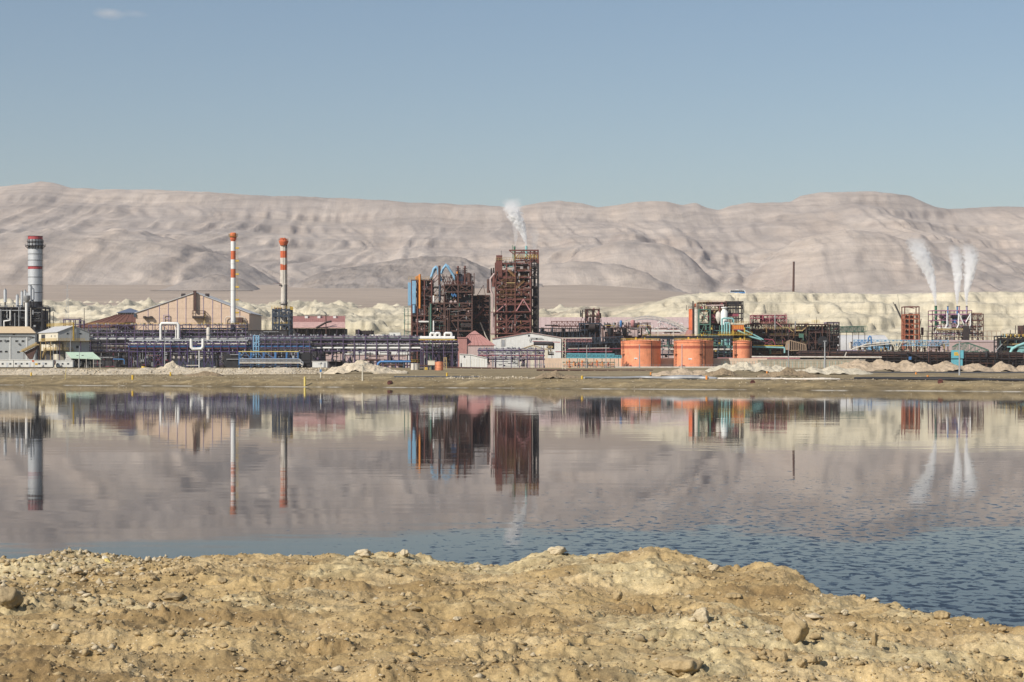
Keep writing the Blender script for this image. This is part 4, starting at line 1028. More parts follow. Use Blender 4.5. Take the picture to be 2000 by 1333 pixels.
rack('lilac pipe rack crossing from the red roofed shed to the brown process block', 605, 822, 1020, 6, [657, 664, 672, 686], 22.5, PURP,
     [(661, STEELG, 0.55, 0.2), (667, SHADOWY, 0.5, 0.4), (669, STEELG, 0.35, 0.7), (676, DARK, 0.45, 0.3), (680, WHITE, 0.5, 0.15), (684, PURPD, 0.4, 0.5), (659.5, WHITED, 0.35, 0.6)], (0, 3, 7), None, 0.40, 5, cl=120)
rack('purple pipe rack left of the white sloping shed', 822, 893, 1015, 7, [667, 678, 688], 11.8, PURP,
     [(672, WHITED, 0.3, 0.3), (682, STEELG, 0.4, 0.5), (675, SHADOWY, 0.5, 0.2), (684, PURPD, 0.4, 0.7)], (2,), None, 0.34, 6, cl=110)
rack('open purple pipe rack in front of the beige gabled shed', 935, 1062, 990, 6, [682, 692, 699], 15.8, PURP,
     [(685, PURPD, 0.35, 0.3), (688, STEELG, 0.3, 0.6), (695, CRIM, 0.3, 0.3), (702, PURP, 0.35, 0.5)], (5,), None, 0.32, 7, cl=50)

def pipe_loop(label, px, D, pts, r, mat):
    T = Thing('pipe_loop', label, 'pipe', px, D, group='pipe expansion loops'); T.tube('pipe', [(T.X(a), 0, T.Z(b)) for a, b in pts], r, mat)
    return T
T = pipe_loop('white pipe loop standing like an arch above the purple rack', 331, 1000, [(314, 664), (314, 635), (316, 632), (346, 632), (348.5, 635), (348.5, 661)], 0.62, WHITE)
T.cyl('drop_leg', (T.X(343), 1, T.Z(661)), (T.X(343), 1, T.Z(634)), 0.3, WHITE); T.bar('hanger', (T.X(321), 1, T.Z(715)), (T.X(321), 1, T.Z(640)), 0.35, STEELG)
T = pipe_loop('white U shaped pipe loop hanging below the rack on a thin white post', 385, 985, [(373.5, 662), (373.5, 678), (376.5, 682), (393, 682), (396.5, 678), (396.5, 662)], 0.72, WHITE)
T.cyl('post', (T.X(389), 0, 0), (T.X(389), 0, T.Z(682)), 0.26, WHITE); T.bar('sill', (T.X(364), 0, T.Z(714)), (T.X(389), 0, T.Z(714)), 0.3, WHITED)
T = pipe_loop('fat white header pipe with three small arches in front of the brown process block', 855, 1010, [(820, 660.5), (888, 660.5)], 0.9, WHITE)
for a, b_ in ((841, 849), (851, 859), (869, 882)):
    T.tube('arch_pipe', [(T.X(a), 0, T.Z(660)), (T.X(a), 0, T.Z(653)), (T.X(a+1.5), 0, T.Z(651.2)), (T.X(b_-1.5), 0, T.Z(651.2)), (T.X(b_), 0, T.Z(653)), (T.X(b_), 0, T.Z(660))], 0.62, WHITE)
T.bar('walkway', (T.X(818), -1.2, T.Z(664)), (T.X(892), -1.2, T.Z(664)), 0.4, YEL)
for p in (826, 845, 866, 884): T.bar('support', (T.X(p), 0.5, 0), (T.X(p), 0.5, T.Z(662)), 0.35, PURP)

# ---- plant room, added shade blocks and a blue framed skid under the racks
T = Thing('switch_house', 'long dark plant room with a band of white equipment under the purple rack', 'building', 378, 1030); X, Z = T.X, T.Z
T.box('wall', X(333), X(424), 0, 8, 0, Z(691), SHADOWY); T.box('roof', X(332), X(425), -0.3, 8.3, Z(691), Z(690), STEELG)
for p in range(338, 424, 8): T.box('door', X(p)-0.8, X(p)+0.8, -0.08, 0.02, 0.3, 3.4, DARKB)
for p in range(336, 422, 11): T.box('window', X(p), X(p+5), -0.1, 0.02, Z(700.5), Z(695), WHITED)
T = Thing('rack_shade', 'long dark block added as shade behind the purple racks', 'building', 365, 1140); X, Z = T.X, T.Z  # added block that makes the space behind the racks dark
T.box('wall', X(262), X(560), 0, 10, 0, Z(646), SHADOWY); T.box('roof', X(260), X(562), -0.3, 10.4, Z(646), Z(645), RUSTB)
for p in range(270, 556, 13): T.box('cladding_rib', X(p)-0.1, X(p)+0.1, -0.1, 0.02, 0, Z(647), DARK)
clutter(T, X(262), X(560), -3, -0.3, 0, Z(646), [DARK, RUSTB, PURP, STEELG], 200, 19, 1.1)
T = Thing('rack_foot_shade', 'dark block added as shade under the left end of the tall purple rack', 'building', 240, 1062); X, Z = T.X, T.Z  # added block that darkens the foot of the rack
T.box('wall', X(178), X(334), 4, 9, 0, Z(689), SHADOWY); T.box('roof', X(176), X(336), 2.5, 9.3, Z(689), Z(688), RUSTB)
for p in range(182, 334, 15): T.bar('post', (X(p), 2.8, 0), (X(p), 2.8, Z(689)), 0.25, DARK)
T.tube('blue_pipe', [(X(220), 1, Z(702)), (X(240), 1, Z(702)), (X(242), 1, Z(704)), (X(242), 1, Z(712))], 0.25, BLUES)
clutter(T, X(178), X(334), 1, 4, 0, Z(690), [DARK, RUSTB, CRIM, STEELG], 90, 23, 0.9)
T = Thing('silo', 'small grey domed silo half hidden behind the purple racks', 'silo', 407, 1050); X, Z = T.X, T.Z
T.mesh('shell', MB().lathe([(1.0, 0), (1.0, Z(643)), (0.8, Z(640.5)), (0.4, Z(639.4)), (0, Z(639))], n=20), WHITED); T.cyl('collar', (0, 0, Z(656)), (0, 0, Z(654)), 1.08, STEELG)
T = Thing('pump_skid', 'blue framed skid of dark pumps and grey pipes behind the pale berm', 'pump skid', 525, 985); X, Z = T.X, T.Z
frame(T, [X(p) for p in (467, 490, 514, 537, 559, 582)], [0, 4], [0, Z(701), Z(687.5)], BLUES, 0.42, 0.6, None, None, 4, xbrace=False)
T.bar('top_rail', (X(466), -0.2, Z(687)), (X(583), -0.2, Z(687)), 0.35, YELP)
for q, p1 in ((702, 588), (706, 592), (709.5, 590)): T.tube('pipe', [(X(468), -0.4, Z(q)), (X(p1-4), -0.4, Z(q)), (X(p1), -0.4, Z(q+2)), (X(p1), -0.4, Z(q+8))], 0.32, STEELG if q != 709.5 else WHITED)
T.bar('base_beam', (X(464), -0.6, Z(714)), (X(590), -0.6, Z(714)), 0.5, DARKB)
T.box('pump_casing', X(436), X(465), 1, 5, 0, Z(692), DARK); T.box('pump_casing', X(582), X(606), 1, 6, 0, Z(690), DARK)
clutter(T, X(430), X(606), 0.4, 4, 0, Z(689), [DARK, DARK, RUSTB, STEELG], 150, 14, 1.1)
T = Thing('blue_ladder_frame', 'pale blue ladder frame standing against the lilac rack', 'steel frame', 500, 1000); X, Z = T.X, T.Z
frame(T, [X(494.5), X(500), X(505)], [0, 2], [Z(716), Z(700), Z(685), Z(677), Z(669), Z(656)], BLUE, 0.3, 0.2, None, None, 4)
T = Thing('white_cabin', 'lone white cabin beside a dark shed at the end of the pump skid', 'cabin', 624, 880); X, Z = T.X, T.Z
T.box('wall', X(610), X(639), 0, 3.2, 0.2, Z(706.5), WHITEB); T.box('roof', X(609), X(639.6), -0.2, 3.4, Z(706.5), Z(705.7), WHITE); T.box('door', X(632), X(636.5), -0.06, 0.02, 0.3, 2.3, STEELG)
window(T, X(627.5), 2.0, 0.8, 0.6, 0)
T = Thing('lean_to', 'dark open lean-to right of the lone white cabin', 'shed', 655, 890); X, Z = T.X, T.Z
T.mesh('roof', MB().prism([(X(639), Z(706.5)), (X(672), Z(703.5)), (X(672), Z(704.5)), (X(639), Z(707.5))], -0.3, 5), SHADOWY); T.box('back_wall', X(640), X(670), 4, 4.2, 0, Z(706.5), SHADOWY)
for p in (641, 656, 670): T.bar('post', (X(p), 0, 0), (X(p), 0, Z(705.5)), 0.2, SHADOWY)
T.box('stored_crate', X(645), X(655), 1, 3.5, 0, 2.4, DARK)
T = Thing('low_sheds', 'pale flat roofed plant room under the pipe bridge', 'building', 660, 1060); X, Z = T.X, T.Z
T.box('wall', X(636), X(668), 0, 8, 0, Z(690), PINKW); T.box('roof', X(634), X(669), -0.4, 8.3, Z(690), Z(688.8), WHITED); T.box('door', X(648), X(653), -0.06, 0.02, 0, 3.2, SHADOWY)
T = Thing('storage_hall', 'low white and pink flat hall behind the mound and pipe bridge', 'building', 720, 1090); X, Z = T.X, T.Z
T.box('wall', X(675), X(795), 0, 12, 0, Z(693), PINKW); T.box('roof', X(673), X(797), -0.5, 12.4, Z(693), Z(690.5), WHITEB)
for p in range(684, 792, 14): T.box('door', X(p)-1.1, X(p)+1.1, -0.08, 0.02, 0, 4.2, SHADOWY)
T = Thing('filter_house', 'pale machine house with dark filter drums above the pipe bridge', 'building', 735, 1120); X, Z = T.X, T.Z
T.box('wall', X(693), X(800), 0, 10, 0, Z(659), WHITEB); T.box('machine_room', X(695), X(702), -1, 9, Z(659), Z(644), RUSTB)
for i in range(5): T.cyl('filter_drum', (X(705+5*i), 2, Z(655)), (X(705+5*i), 2, Z(646)), 1.4, RUSTB)
T.bar('frame_post', (X(701), -1, 0), (X(701), -1, Z(643)), 0.4, PURP)
T.box('roof_unit', X(760), X(782), 1, 8, Z(659), Z(650), CABIN); T.cyl('white_drum', (X(722), -0.5, Z(657)), (X(758), -0.5, Z(657)), 0.9, WHITED)
clutter(T, X(694), X(730), -1, 3, Z(660), Z(644), [DARK, RUSTB], 40, 9, 0.9)
# ================================================================== middle of the plant
def stair_run(T, x0, x1, y, z0, z1, mat, railm, flip=False):
    a, c = ((x0, z0), (x1, z1)) if not flip else ((x1, z0), (x0, z1))
    b = MB(); b.bar((a[0], y, a[1]), (c[0], y, c[1]), 0.35, 0.9); T.mesh('stair', b, mat)
    T.mesh('stair_rail', MB().bar((a[0], y-0.5, a[1]+1), (c[0], y-0.5, c[1]+1), 0.12), railm)

# ---- brown process block (left of the tower)
D = 1190
T = Thing('process_block', 'brown steel process block with blue ducts arching over its roof', 'process plant', 880, D); X, Z = T.X, T.Z
# left bay
f1 = [Z(q) for q in (717, 661, 647, 633, 617, 600, 578, 565, 548)]
frame(T, [X(804), X(815), X(829), X(843)], [0, 11, 22], [0]+f1[1:], RUST, 0.75, 0.45, RUSTB, RUST, 21, bmat=RUSTD)
T.box('blue_duct', X(805), X(812.5), -1.6, 1.2, Z(595), Z(549), BLUE); T.box('blue_duct', X(796.5), X(804), 1.2, 4, Z(597), Z(552), BLUE)
T.cyl('blue_duct_foot', (X(809), -0.4, Z(612)), (X(809), -0.4, Z(595)), 0.9, BLUE)
T.cyl('orange_pipe', (X(820), -1.0, Z(603)), (X(820), -1.0, Z(536)), 0.6, ORNY)
for i in range(5): T.box('orange_fin', X(811+2.2*i), X(812.8+2.2*i), 2, 5, Z(548), Z(540-1.0*i), ORNY)
T.mesh('roof_railing', rail(MB(), [(X(798), -0.4, Z(548)), (X(843), -0.4, Z(548)), (X(843), 20, Z(548))], 2.0, 0.16, 1.5), STAIRY)
for i in range(6): T.box('roof_vent_pipe', X(828+2.2*i), X(828.9+2.2*i), 2, 2.4, Z(548), Z(541), PINKW)
for a, b_, q, r_, m in ((825, 836, 566, 559, PINKW), (812, 832, 615, 602, PINKW), (815, 832, 645, 636, PINKW), (812, 830, 630, 622, PINKW), (808, 816, 615, 607, ORNR), (820, 827, 626, 622, REDP), (806, 811, 616, 608, BLUE)):
    T.box('wall_panel', X(a), X(b_), 1.2, 1.6, Z(q), Z(r_), m)
T.box('shade_fill', X(815), X(843), 2.6, 20, 0, Z(549), DARK); T.box('shade_fill', X(805), X(815), 4, 20, 0, Z(600), DARK)  # dark boxes standing in for shade inside the open frame
T.box('white_duct', X(818), X(842), -1.6, -0.3, Z(630), Z(627.2), WHITE)
for q in (661, 647, 633, 617): T.box('outrigger_deck', X(790), X(804), 0, 9, Z(q)-0.12, Z(q)+0.1, RUSTD)
for p in (790, 797): T.bar('outrigger_column', (X(p), 0, 0), (X(p), 0, Z(603)), 0.4, GREEN)
for q in (661, 647, 633, 617, 603): T.mesh('outrigger_rail', rail(MB(), [(X(789), -0.2, Z(q)), (X(804), -0.2, Z(q))], 1.2, 0.12, 1.5), GREEN if q < 640 else RUST)
clutter(T, X(805), X(843), 0.8, 2.6, 0, Z(550), [RUSTB, RUST, DARK, RUSTD], 90, 31, 0.8)
# middle bay
frame(T, [X(840), X(843.5), X(868), X(895), X(922)], [-4, 8, 24], [0, Z(647), Z(627), Z(617), Z(604), Z(593)], RUSTD, 0.85, 0.9, RUSTB, None, 22, bmat=RUSTD)
frame(T, [X(868), X(895), X(922)], [-2, 8, 24], [Z(593), Z(571), Z(557)], RUSTD, 0.8, 0.6, RUSTB, None, 23, bmat=RUSTD)
frame(T, [X(844), X(857), X(868)], [4, 22], [Z(593), Z(576), Z(560)], RUSTD, 0.6, 0.8, None, None, 24)
T.box('shade_fill', X(848), X(920), -1, 22, 0, Z(594), DARK); T.box('shade_fill', X(872), X(920), 1.5, 22, Z(594), Z(560), DARK)  # black fill painted as the middle bay's inner shade
T.cyl('green_column', (X(842), -4.5, 0), (X(842), -4.5, Z(594)), 0.55, GREEN); T.cyl('green_column', (X(839), -4.0, 0), (X(839), -4.0, Z(600)), 0.35, GREEN)
T.cyl('vent_stack', (X(858.3), -1, Z(558)), (X(858.3), -1, Z(519.5)), 0.7, RUSTD); T.cyl('vent_stack_foot', (X(859), -1, Z(588)), (X(859), -1, Z(556)), 0.72, DARKB)
# arching blue ducts
T.mesh('blue_arch_duct', MB().tube([(X(839), 3, Z(548)), (X(845), 3, Z(532)), (X(847), 3, Z(525)), (X(851), 3, Z(521.5)), (X(855), 3, Z(525)), (X(856.5), 3, Z(534)), (X(862), 3, Z(549))], 0.75, 8), BLUE)
T.mesh('blue_arch_duct', MB().tube([(X(861), 2, Z(535)), (X(866), 2, Z(524)), (X(870.5), 2, Z(518)), (X(876), 2, Z(524)), (X(886), 2, Z(539)), (X(888), 2, Z(546))], 0.72, 8), BLUE)
T.mesh('duct_hood', MB().prism([(X(843), Z(534)), (X(845), Z(524)), (X(850), Z(520)), (X(854), Z(521)), (X(852), Z(526)), (X(847), Z(534))], 4, 6), BLUE)
T.mesh('duct_hood', MB().prism([(X(864), Z(526)), (X(867), Z(518)), (X(872), Z(516)), (X(877), Z(519)), (X(879), Z(526)), (X(871), Z(521.5))], 3, 5), BLUE)
T.mesh('duct_strut', MB().tube([(X(840), 1, Z(555)), (X(853), 1, Z(537))], 0.5, 8).tube([(X(845), 1.5, Z(553)), (X(858), 1.5, Z(541))], 0.5, 8), PINKW)
b = MB()
for i in range(5): b.bar((X(862+5*i), 2, Z(556)), (X(866+5*i), 2, Z(541+(i % 2)*5)), 0.3).bar((X(862+5*i), 2, Z(541)), (X(868+5*i), 2, Z(556)), 0.3)
b.bar((X(861), 2, Z(541)), (X(890), 2, Z(541)), 0.35); T.mesh('duct_gantry', b, RUSTD)
for p, zt in ((894.5, 520), (908, 519.5)):
    o = T.cyl('rusted_stack', (X(p), 0.5, Z(556)), (X(p), 0.5, Z(zt)), 0.55, RUST)
    for q in (525, 529, 533): T.cyl('stack_ring', (X(p), 0.5, Z(q)), (X(p), 0.5, Z(q)+0.2), 1.3, RUSTB, o)
    b = MB()
    for i in range(6): b.bar((X(p)+1.4*math.cos(i), 0.5+1.4*math.sin(i), Z(545)), (X(p)+1.4*math.cos(i), 0.5+1.4*math.sin(i), Z(523)), 0.12)
    T.mesh('stack_cage', b, RUSTD, o)
T.box('orange_box', X(891), X(894), -1, 1, Z(535), Z(531), ORNY)
for p, q, r_ in ((898, 536, 1.3), (903, 539, 1.2), (891, 541, 1.0)): T.mesh('cyclone', MB().lathe([(0.2, Z(556)), (r_, Z(548)), (r_, Z(q)), (0.4, Z(q)+0.5)], (X(p), 2), 14), DARKB if p != 891 else RUSTD)
T.mesh('round_vessel', MB().cyl((X(917), -1, Z(556)), (X(917), -1, Z(535)), 1.2, 14).cyl((X(915), -1.6, Z(538)), (X(915), 1, Z(538)), 1.5, 16), RUSTD)
T.bar('corner_mast', (X(926), 0, Z(575)), (X(926), 0, Z(534)), 0.5, RUSTD)
T.mesh('roof_railing', rail(MB(), [(X(868), -2.3, Z(557)), (X(924), -2.3, Z(557))], 1.8, 0.15, 1.4), RUST)
for i in range(4): T.box('blue_motor', X(881.5+2.6*i), X(883.5+2.6*i), -1.8, 0, Z(578+2.6*(i % 2)), Z(573+2.6*(i % 2)), BLUES)
for p in (881, 889): T.cyl('pink_drum', (X(p), -2.2, Z(590)), (X(p), -0.5, Z(590)), 0.8, PINKW)
T.cyl('white_pipe', (X(847.5), -4.6, Z(648)), (X(847.5), -4.6, Z(627)), 0.45, WHITE); T.cyl('white_pipe', (X(847.5), -3, Z(592)), (X(847.5), -3, Z(578)), 0.55, WHITE)
for p in (871, 875, 879): T.cyl('riser', (X(p), -4.8, 0), (X(p), -4.8, Z(606)), 0.25, RUSTD)
T.tube('riser_bend', [(X(871), -5.2, Z(660)), (X(871), -5.2, Z(622)), (X(873), -5.2, Z(619)), (X(876), -5.2, Z(622)), (X(876), -5.2, Z(660))], 0.3, RUSTD)
T.box('brown_panel', X(910), X(921), -3.4, -3.2, Z(615), Z(606), RUSTD); T.box('brown_panel', X(900), X(921), -3.4, -3.2, Z(640), Z(631), RUSTB)
clutter(T, X(845), X(922), -3, -1, 0, Z(596), [RUSTB, DARK, RUSTD], 90, 32, 0.8)
clutter(T, X(862), X(924), -1, 5, Z(593), Z(536), [RUST, RUSTD, RUSTB, DARKB], 130, 33, 0.75)
clutter(T, X(845), X(922), -5.2, -4.3, Z(658), Z(560), [RUSTD, STEELG, OCHRE, GREEN, PINKW, RUST], 130, 35, 0.5)
clutter(T, X(806), X(842), -0.9, -0.2, Z(650), Z(550), [RUSTD, STEELG, OCHRE, RUSTB], 60, 36, 0.5)
# link bay to the tower
frame(T, [X(924), X(936), X(956)], [4, 20], [0, Z(645), Z(630), Z(615), Z(600), Z(588), Z(578)], RUSTB, 0.7, 0.5, RUSTB, None, 25, bmat=RUSTD)
T.box('shade_fill', X(925), X(957), 6, 20, 0, Z(580), DARK)  # black fill for the shade within the link bay
T.mesh('lifting_tripod', MB().bar((X(931), 4, Z(578)), (X(944), 4, Z(557)), 0.3).bar((X(944), 4, Z(557)), (X(948), 4, Z(578)), 0.3), RUSTD)
stair_run(T, X(925), X(945), 3.3, Z(605), Z(624), RUST, RUST, True)
T.tube('grey_chute', [(X(938), 2, Z(630)), (X(948), 2, Z(655)), (X(954), 2, Z(666))], 0.35, WHITED)
clutter(T, X(924), X(957), 4.4, 6, 0, Z(576), [RUST, RUSTB, DARK], 80, 34, 0.8)

# ---- the tall rust red tower
D = 1180
T = Thing('process_tower', 'tallest rust red open steel tower with steam rising from its roof', 'process tower', 1005, D); X, Z = T.X, T.Z
xs = [X(968), X(989), X(1006), X(1036)]; yb = 26
lv = [Z(q) for q in (652, 640, 628, 610, 595, 585, 576, 566, 554, 542, 529, 515)]
frame(T, xs, [0, 13, yb], [0]+lv[:4], RUST, 0.95, 0.95, RUSTB, None, 41)
frame(T, xs, [0, 13, yb], lv[3:], RUST, 0.95, 0.35, RUSTB, OCHRE, 44)
T.bar('brace', (X(1008), -0.2, Z(608)), (X(1022), -0.2, Z(585)), 0.6, PINKS); T.bar('brace', (X(1036), -0.2, Z(608)), (X(1022), -0.2, Z(585)), 0.6, PINKS)
T.bar('brace', (X(970), -0.2, Z(609)), (X(988), -0.2, Z(594)), 0.6, PINKS)
frame(T, [X(1006), X(1036), X(1051)], [0, yb], [Z(515), Z(505), Z(489.5)], RUST, 0.8, 0.5, None, None, 43)
T.bar('roof_beam', (X(994), -0.4, Z(489.5)), (X(1052), -0.4, Z(489.5)), 0.8, RUST); T.bar('roof_knee', (X(995), -0.4, Z(490)), (X(1005), -0.4, Z(498)), 0.5, RUST)
# right hand bay, its shade painted in as black steel
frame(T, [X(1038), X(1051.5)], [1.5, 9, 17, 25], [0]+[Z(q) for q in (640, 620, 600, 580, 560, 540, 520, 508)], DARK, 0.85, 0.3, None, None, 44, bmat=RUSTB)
T.box('shade_fill', X(1041), X(1049), 5, 7, 0, Z(560), DARK); T.box('shade_fill', X(1042.5), X(1047), 14, 22, 0, Z(516), DARK)
T.box('shade_fill', X(972), X(1035), 3.2, 24, 0, Z(578), DARK); T.box('shade_fill', X(972), X(1012), 4, 24, Z(578), Z(530), DARK); T.box('shade_fill', X(1016), X(1032), 9, 24, Z(578), Z(525), DARK)  # black boxes give the tower its shaded interior
for p, q, zt in ((978, 513, 530), (978, 533, 541)): T.box('red_casing', X(968.5) if q == 513 else X(973), X(981), -0.8, 5, Z(zt), Z(q-3), RUST)
T.box('red_casing', X(969), X(981), 0, 6, Z(511), Z(499), RUST)
T.bar('antenna', (X(979), 3, Z(499)), (X(979), 3, Z(489)), 0.2, RUSTB)
T.mesh('roof_railing', rail(MB(), [(X(968), -0.4, Z(511)), (X(1006), -0.4, Z(511))], 2.0, 0.16, 1.5), STAIRY)
T.mesh('roof_railing', rail(MB(), [(X(1006), -0.5, Z(506)), (X(1050), -0.5, Z(506))], 2.2, 0.18, 1.2), YEL)
for i, q in enumerate((554, 566, 576, 585)): T.mesh('stepped_railing', rail(MB(), [(X(980-1.5*i), -1.4, Z(q)+0.4), (X(990), -1.0, Z(q-3)), (X(1006), -1.0, Z(q-3))], 1.8, 0.16, 1.6), OCHRE)
stair_run(T, X(1008), X(1024), -0.8, Z(563), Z(549), OCHRE, OCHRE); stair_run(T, X(992), X(1006), -0.8, Z(541), Z(528), OCHRE, OCHRE, True)
T.bar('yellow_beam', (X(989), -0.6, Z(553)), (X(1007), -0.6, Z(553)), 0.5, STAIRY); T.bar('yellow_post', (X(1006.5), -0.7, Z(553)), (X(1006.5), -0.7, Z(510)), 0.5, RUST)
for q in (516, 521): T.cyl('pale_green_duct', (X(984), 1, Z(q)), (X(1004), 1, Z(q)), 0.5, TEAL)
for p in (986, 990, 995, 1000): T.cyl('pale_green_vent', (X(p), 1, Z(522)), (X(p), 1, Z(511)), 0.3, TEAL)
# left edge
T.tube('white_duct', [(X(962), -1.2, Z(640)), (X(962), -1.2, Z(575)), (X(958), -1.2, Z(566)), (X(958), -1.2, Z(545)), (X(966), -1.2, Z(535))], 0.55, PINKW)
T.box('pink_wall', X(958.5), X(966.5), 0.6, 1.0, Z(655), Z(610), PINKW)
T.cyl('dark_vent', (X(959.5), 2, Z(550)), (X(959.5), 2, Z(524)), 0.4, RUSTB); T.cyl('dark_vent', (X(964), 3, Z(545)), (X(964), 3, Z(523)), 0.4, RUSTB)
T.cyl('rust_drum', (X(954), 6, Z(572)), (X(954), 6, Z(545)), 1.0, RUSTD); T.cyl('rust_tank', (X(966), 3, Z(560)), (X(966), 3, Z(534)), 1.6, RUST)
for p, zt, r_, m in ((1005, 481, 0.55, GREENS), (1028, 480, 0.65, TEAL)):
    T.mesh('roof_vent_stack', MB().cyl((X(p), 4, Z(512)), (X(p), 4, Z(490)), r_*1.25, 12, r_).cyl((X(p), 4, Z(490)), (X(p), 4, Z(zt)), r_, 12), m)
T.cyl('thin_flagpole', (X(1001), 3, Z(505)), (X(1001), 3, Z(479)), 0.14, GREENS); T.cyl('roof_vent_stack', (X(1044), 6, Z(510)), (X(1044), 6, Z(490)), 0.7, RUSTD)
for q in (610, 652): T.box('wide_deck', X(957), X(1038), -1.8, 0, Z(q)-0.15, Z(q)+0.1, RUST)
for p in (992, 1012, 1020, 1027): T.cyl('process_vessel', (X(p), 3.5, Z(608)), (X(p), 4, Z(594)), 1.3, RUSTB)
for p, q in ((997, 570), (1014, 560), (1022, 545), (1012, 530), (996, 545), (1026, 528)): T.cyl('process_vessel', (X(p), 3, Z(q)), (X(p), 3, Z(q-9)), 1.2, RUSTD)
clutter(T, X(970), X(1036), 1.5, 3.2, 0, Z(612), [RUSTB, DARK, RUSTD], 80, 45, 0.8)
clutter(T, X(970), X(1036), 0.8, 4, Z(612), Z(508), [RUST, RUSTB, OCHRE, RUSTD, DARK], 170, 46, 0.7)
clutter(T, X(968), X(1037), -1.0, -0.3, Z(655), Z(512), [RUSTD, OCHRE, STEELG, RUSTB, PINKW, RUST], 190, 48, 0.5)
clutter(T, X(1038), X(1051), 2, 24, 0, Z(510), [DARK, RUSTB], 60, 47, 1.0)

# ---- houses in front of the tower
D = 1090
T = Thing('white_hall', 'long white hall with a low gable in front of the rust red tower', 'building', 1030, D); X, Z = T.X, T.Z
T.mesh('wall', MB().prism([(X(962), 0), (X(1096), 0), (X(1096), Z(661)), (X(1036), Z(650.7)), (X(962), Z(662.5))], 0, 26), WHITEB)
for a, za, b_, zb in ((961, 662.7, 1036, 650.5), (1036, 650.5, 1097, 660.8)):
    T.mesh('roof', MB().prism([(X(a), Z(za)), (X(b_), Z(zb)), (X(b_), Z(zb)+0.35), (X(a), Z(za)+0.35)], -0.5, 26.5), PINKR if a == 961 else PINKW)
T.box('doorway', X(978), X(987), -0.1, 0.05, Z(677), Z(662), WHITED)
T.box('door', X(979), X(986), -0.16, -0.05, Z(677), Z(664), STEELG)
for p, q in ((1033, 656), (1048, 662)): window(T, X(p), Z(q), 1.0, 1.1, 0)
for p in range(970, 1096, 9): T.box('cladding_rib', X(p)-0.06, X(p)+0.06, -0.06, 0.02, 0, Z(662.5), WHITEB)
T.tube('wall_duct', [(X(1034), -0.6, Z(667)), (X(1036), -0.6, Z(660)), (X(1060), -0.6, Z(661))], 0.18, STEELG)

D = 1060
T = Thing('pink_hip_house', 'house with a pink hipped roof and small raised ridge cap', 'building', 930, D); X, Z = T.X, T.Z
T.box('wall', X(895), X(964), 0.5, 17, 0, Z(674), PINKW)
hip(T, 'roof', X(892), X(968), Z(675), X(915), X(938), Z(653), 18, 4, PINKR); hip(T, 'ridge_cap', X(914.5), X(937.5), Z(653), X(925), X(928), Z(646), 5, 0.5, PINKR, 6.5)
T.box('side_roof', X(893), X(912), -0.4, 10, Z(660.5), Z(659), PINKR); T.box('side_wall', X(893.8), X(912), 0, 9.6, 0, Z(660.5), PINKR)
for i in range(8): T.bar('roof_seam', (X(900+8.6*i), 0, Z(675)+0.12), (X(916.5+2.7*i), 7, Z(653)+0.12), 0.14, PINKR)

D = 905
T = Thing('white_shed', 'white shed with a sloping roofline standing before the purple racks', 'shed', 924, D); X, Z = T.X, T.Z
T.mesh('wall', MB().prism([(X(897.5), 0), (X(951.5), 0), (X(951.5), Z(700.5)), (X(919), Z(693)), (X(897.5), Z(692))], 0, 9), WHITEB)
T.mesh('roof', MB().prism([(X(897), Z(692.2)), (X(919), Z(693.2)), (X(952), Z(700.8)), (X(952), Z(700)), (X(919), Z(692.2)), (X(897), Z(691.3))], -0.4, 9.3), WHITE)
for p in range(901, 950, 5): T.box('cladding_rib', X(p)-0.05, X(p)+0.05, -0.06, 0.02, 0.1, Z(701), CREAM)
T.box('wall_corner', X(918.4), X(919.2), -0.09, 0.02, 0, Z(694), STEELG); window(T, X(907), Z(697), 0.7, 0.9, 0); T.box('door', X(899.5), X(902), -0.07, 0.02, 0, 2.1, SHADOWY)

D = 1040
T = Thing('beige_gable_shed', 'beige gabled shed behind open purple steelwork', 'shed', 1040, D); X, Z = T.X, T.Z
gable_shed(T, X(1013), X(1070), 0, 14, Z(683.5), Z(675), CREAM, TANR, 'y', 0.3, 0.3, apex=X(1040))
for p in (1022, 1032, 1047, 1058): T.box('doorway', X(p)-1.0, X(p)+1.0, -0.06, 0.02, 0, Z(690), PINKW)
T = Thing('grey_duct', 'fat dark duct on struts above the beige gabled shed', 'duct', 1065, 1050); X, Z = T.X, T.Z
T.cyl('pipe', (X(1042), 0, Z(671)), (X(1080), 0, Z(671.5)), 1.0, SHADOWY); T.bar('top_beam', (X(1040), 0, Z(667)), (X(1094), 0, Z(669)), 0.5, PINKS)
for p in (1044, 1062, 1078): T.bar('strut', (X(p), 0, 0), (X(p), 0, Z(668)), 0.3, RUSTD)
clutter(T, X(1068), X(1082), -1, 2, Z(694), Z(670), [RUSTD, DARK, STAIRY], 50, 2, 0.9)

# ---- pond side pieces in the middle
T = Thing('blue_pipeline', 'bright blue pipe bending down to the ground right of the big mound', 'pipe', 770, 820); X, Z = T.X, T.Z
T.tube('pipe', [(X(738), 0, Z(714)), (X(739), 0, Z(710)), (X(743), 0, Z(706.8)), (X(802), 0, Z(706.8))], 0.42, BLUES)
for p in (748, 773, 795): T.bar('support', (X(p), 0, 0), (X(p), 0, Z(708)), 0.3, PURPD)
T.cyl('dark_elbow', (X(789), 0.3, 0), (X(789), 0.3, Z(708)), 0.5, DARKB)
T = Thing('brown_pipeline', 'rusty brown pipe lying behind the blue pipe', 'pipe', 745, 835); X, Z = T.X, T.Z
T.tube('pipe', [(X(712), 0, Z(703)), (X(740), 0, Z(703.5)), (X(747), 0, Z(709))], 0.4, RUSTD); T.cyl('lower_pipe', (X(742), 0, Z(713)), (X(850), 0, Z(715)), 0.3, RUSTD)
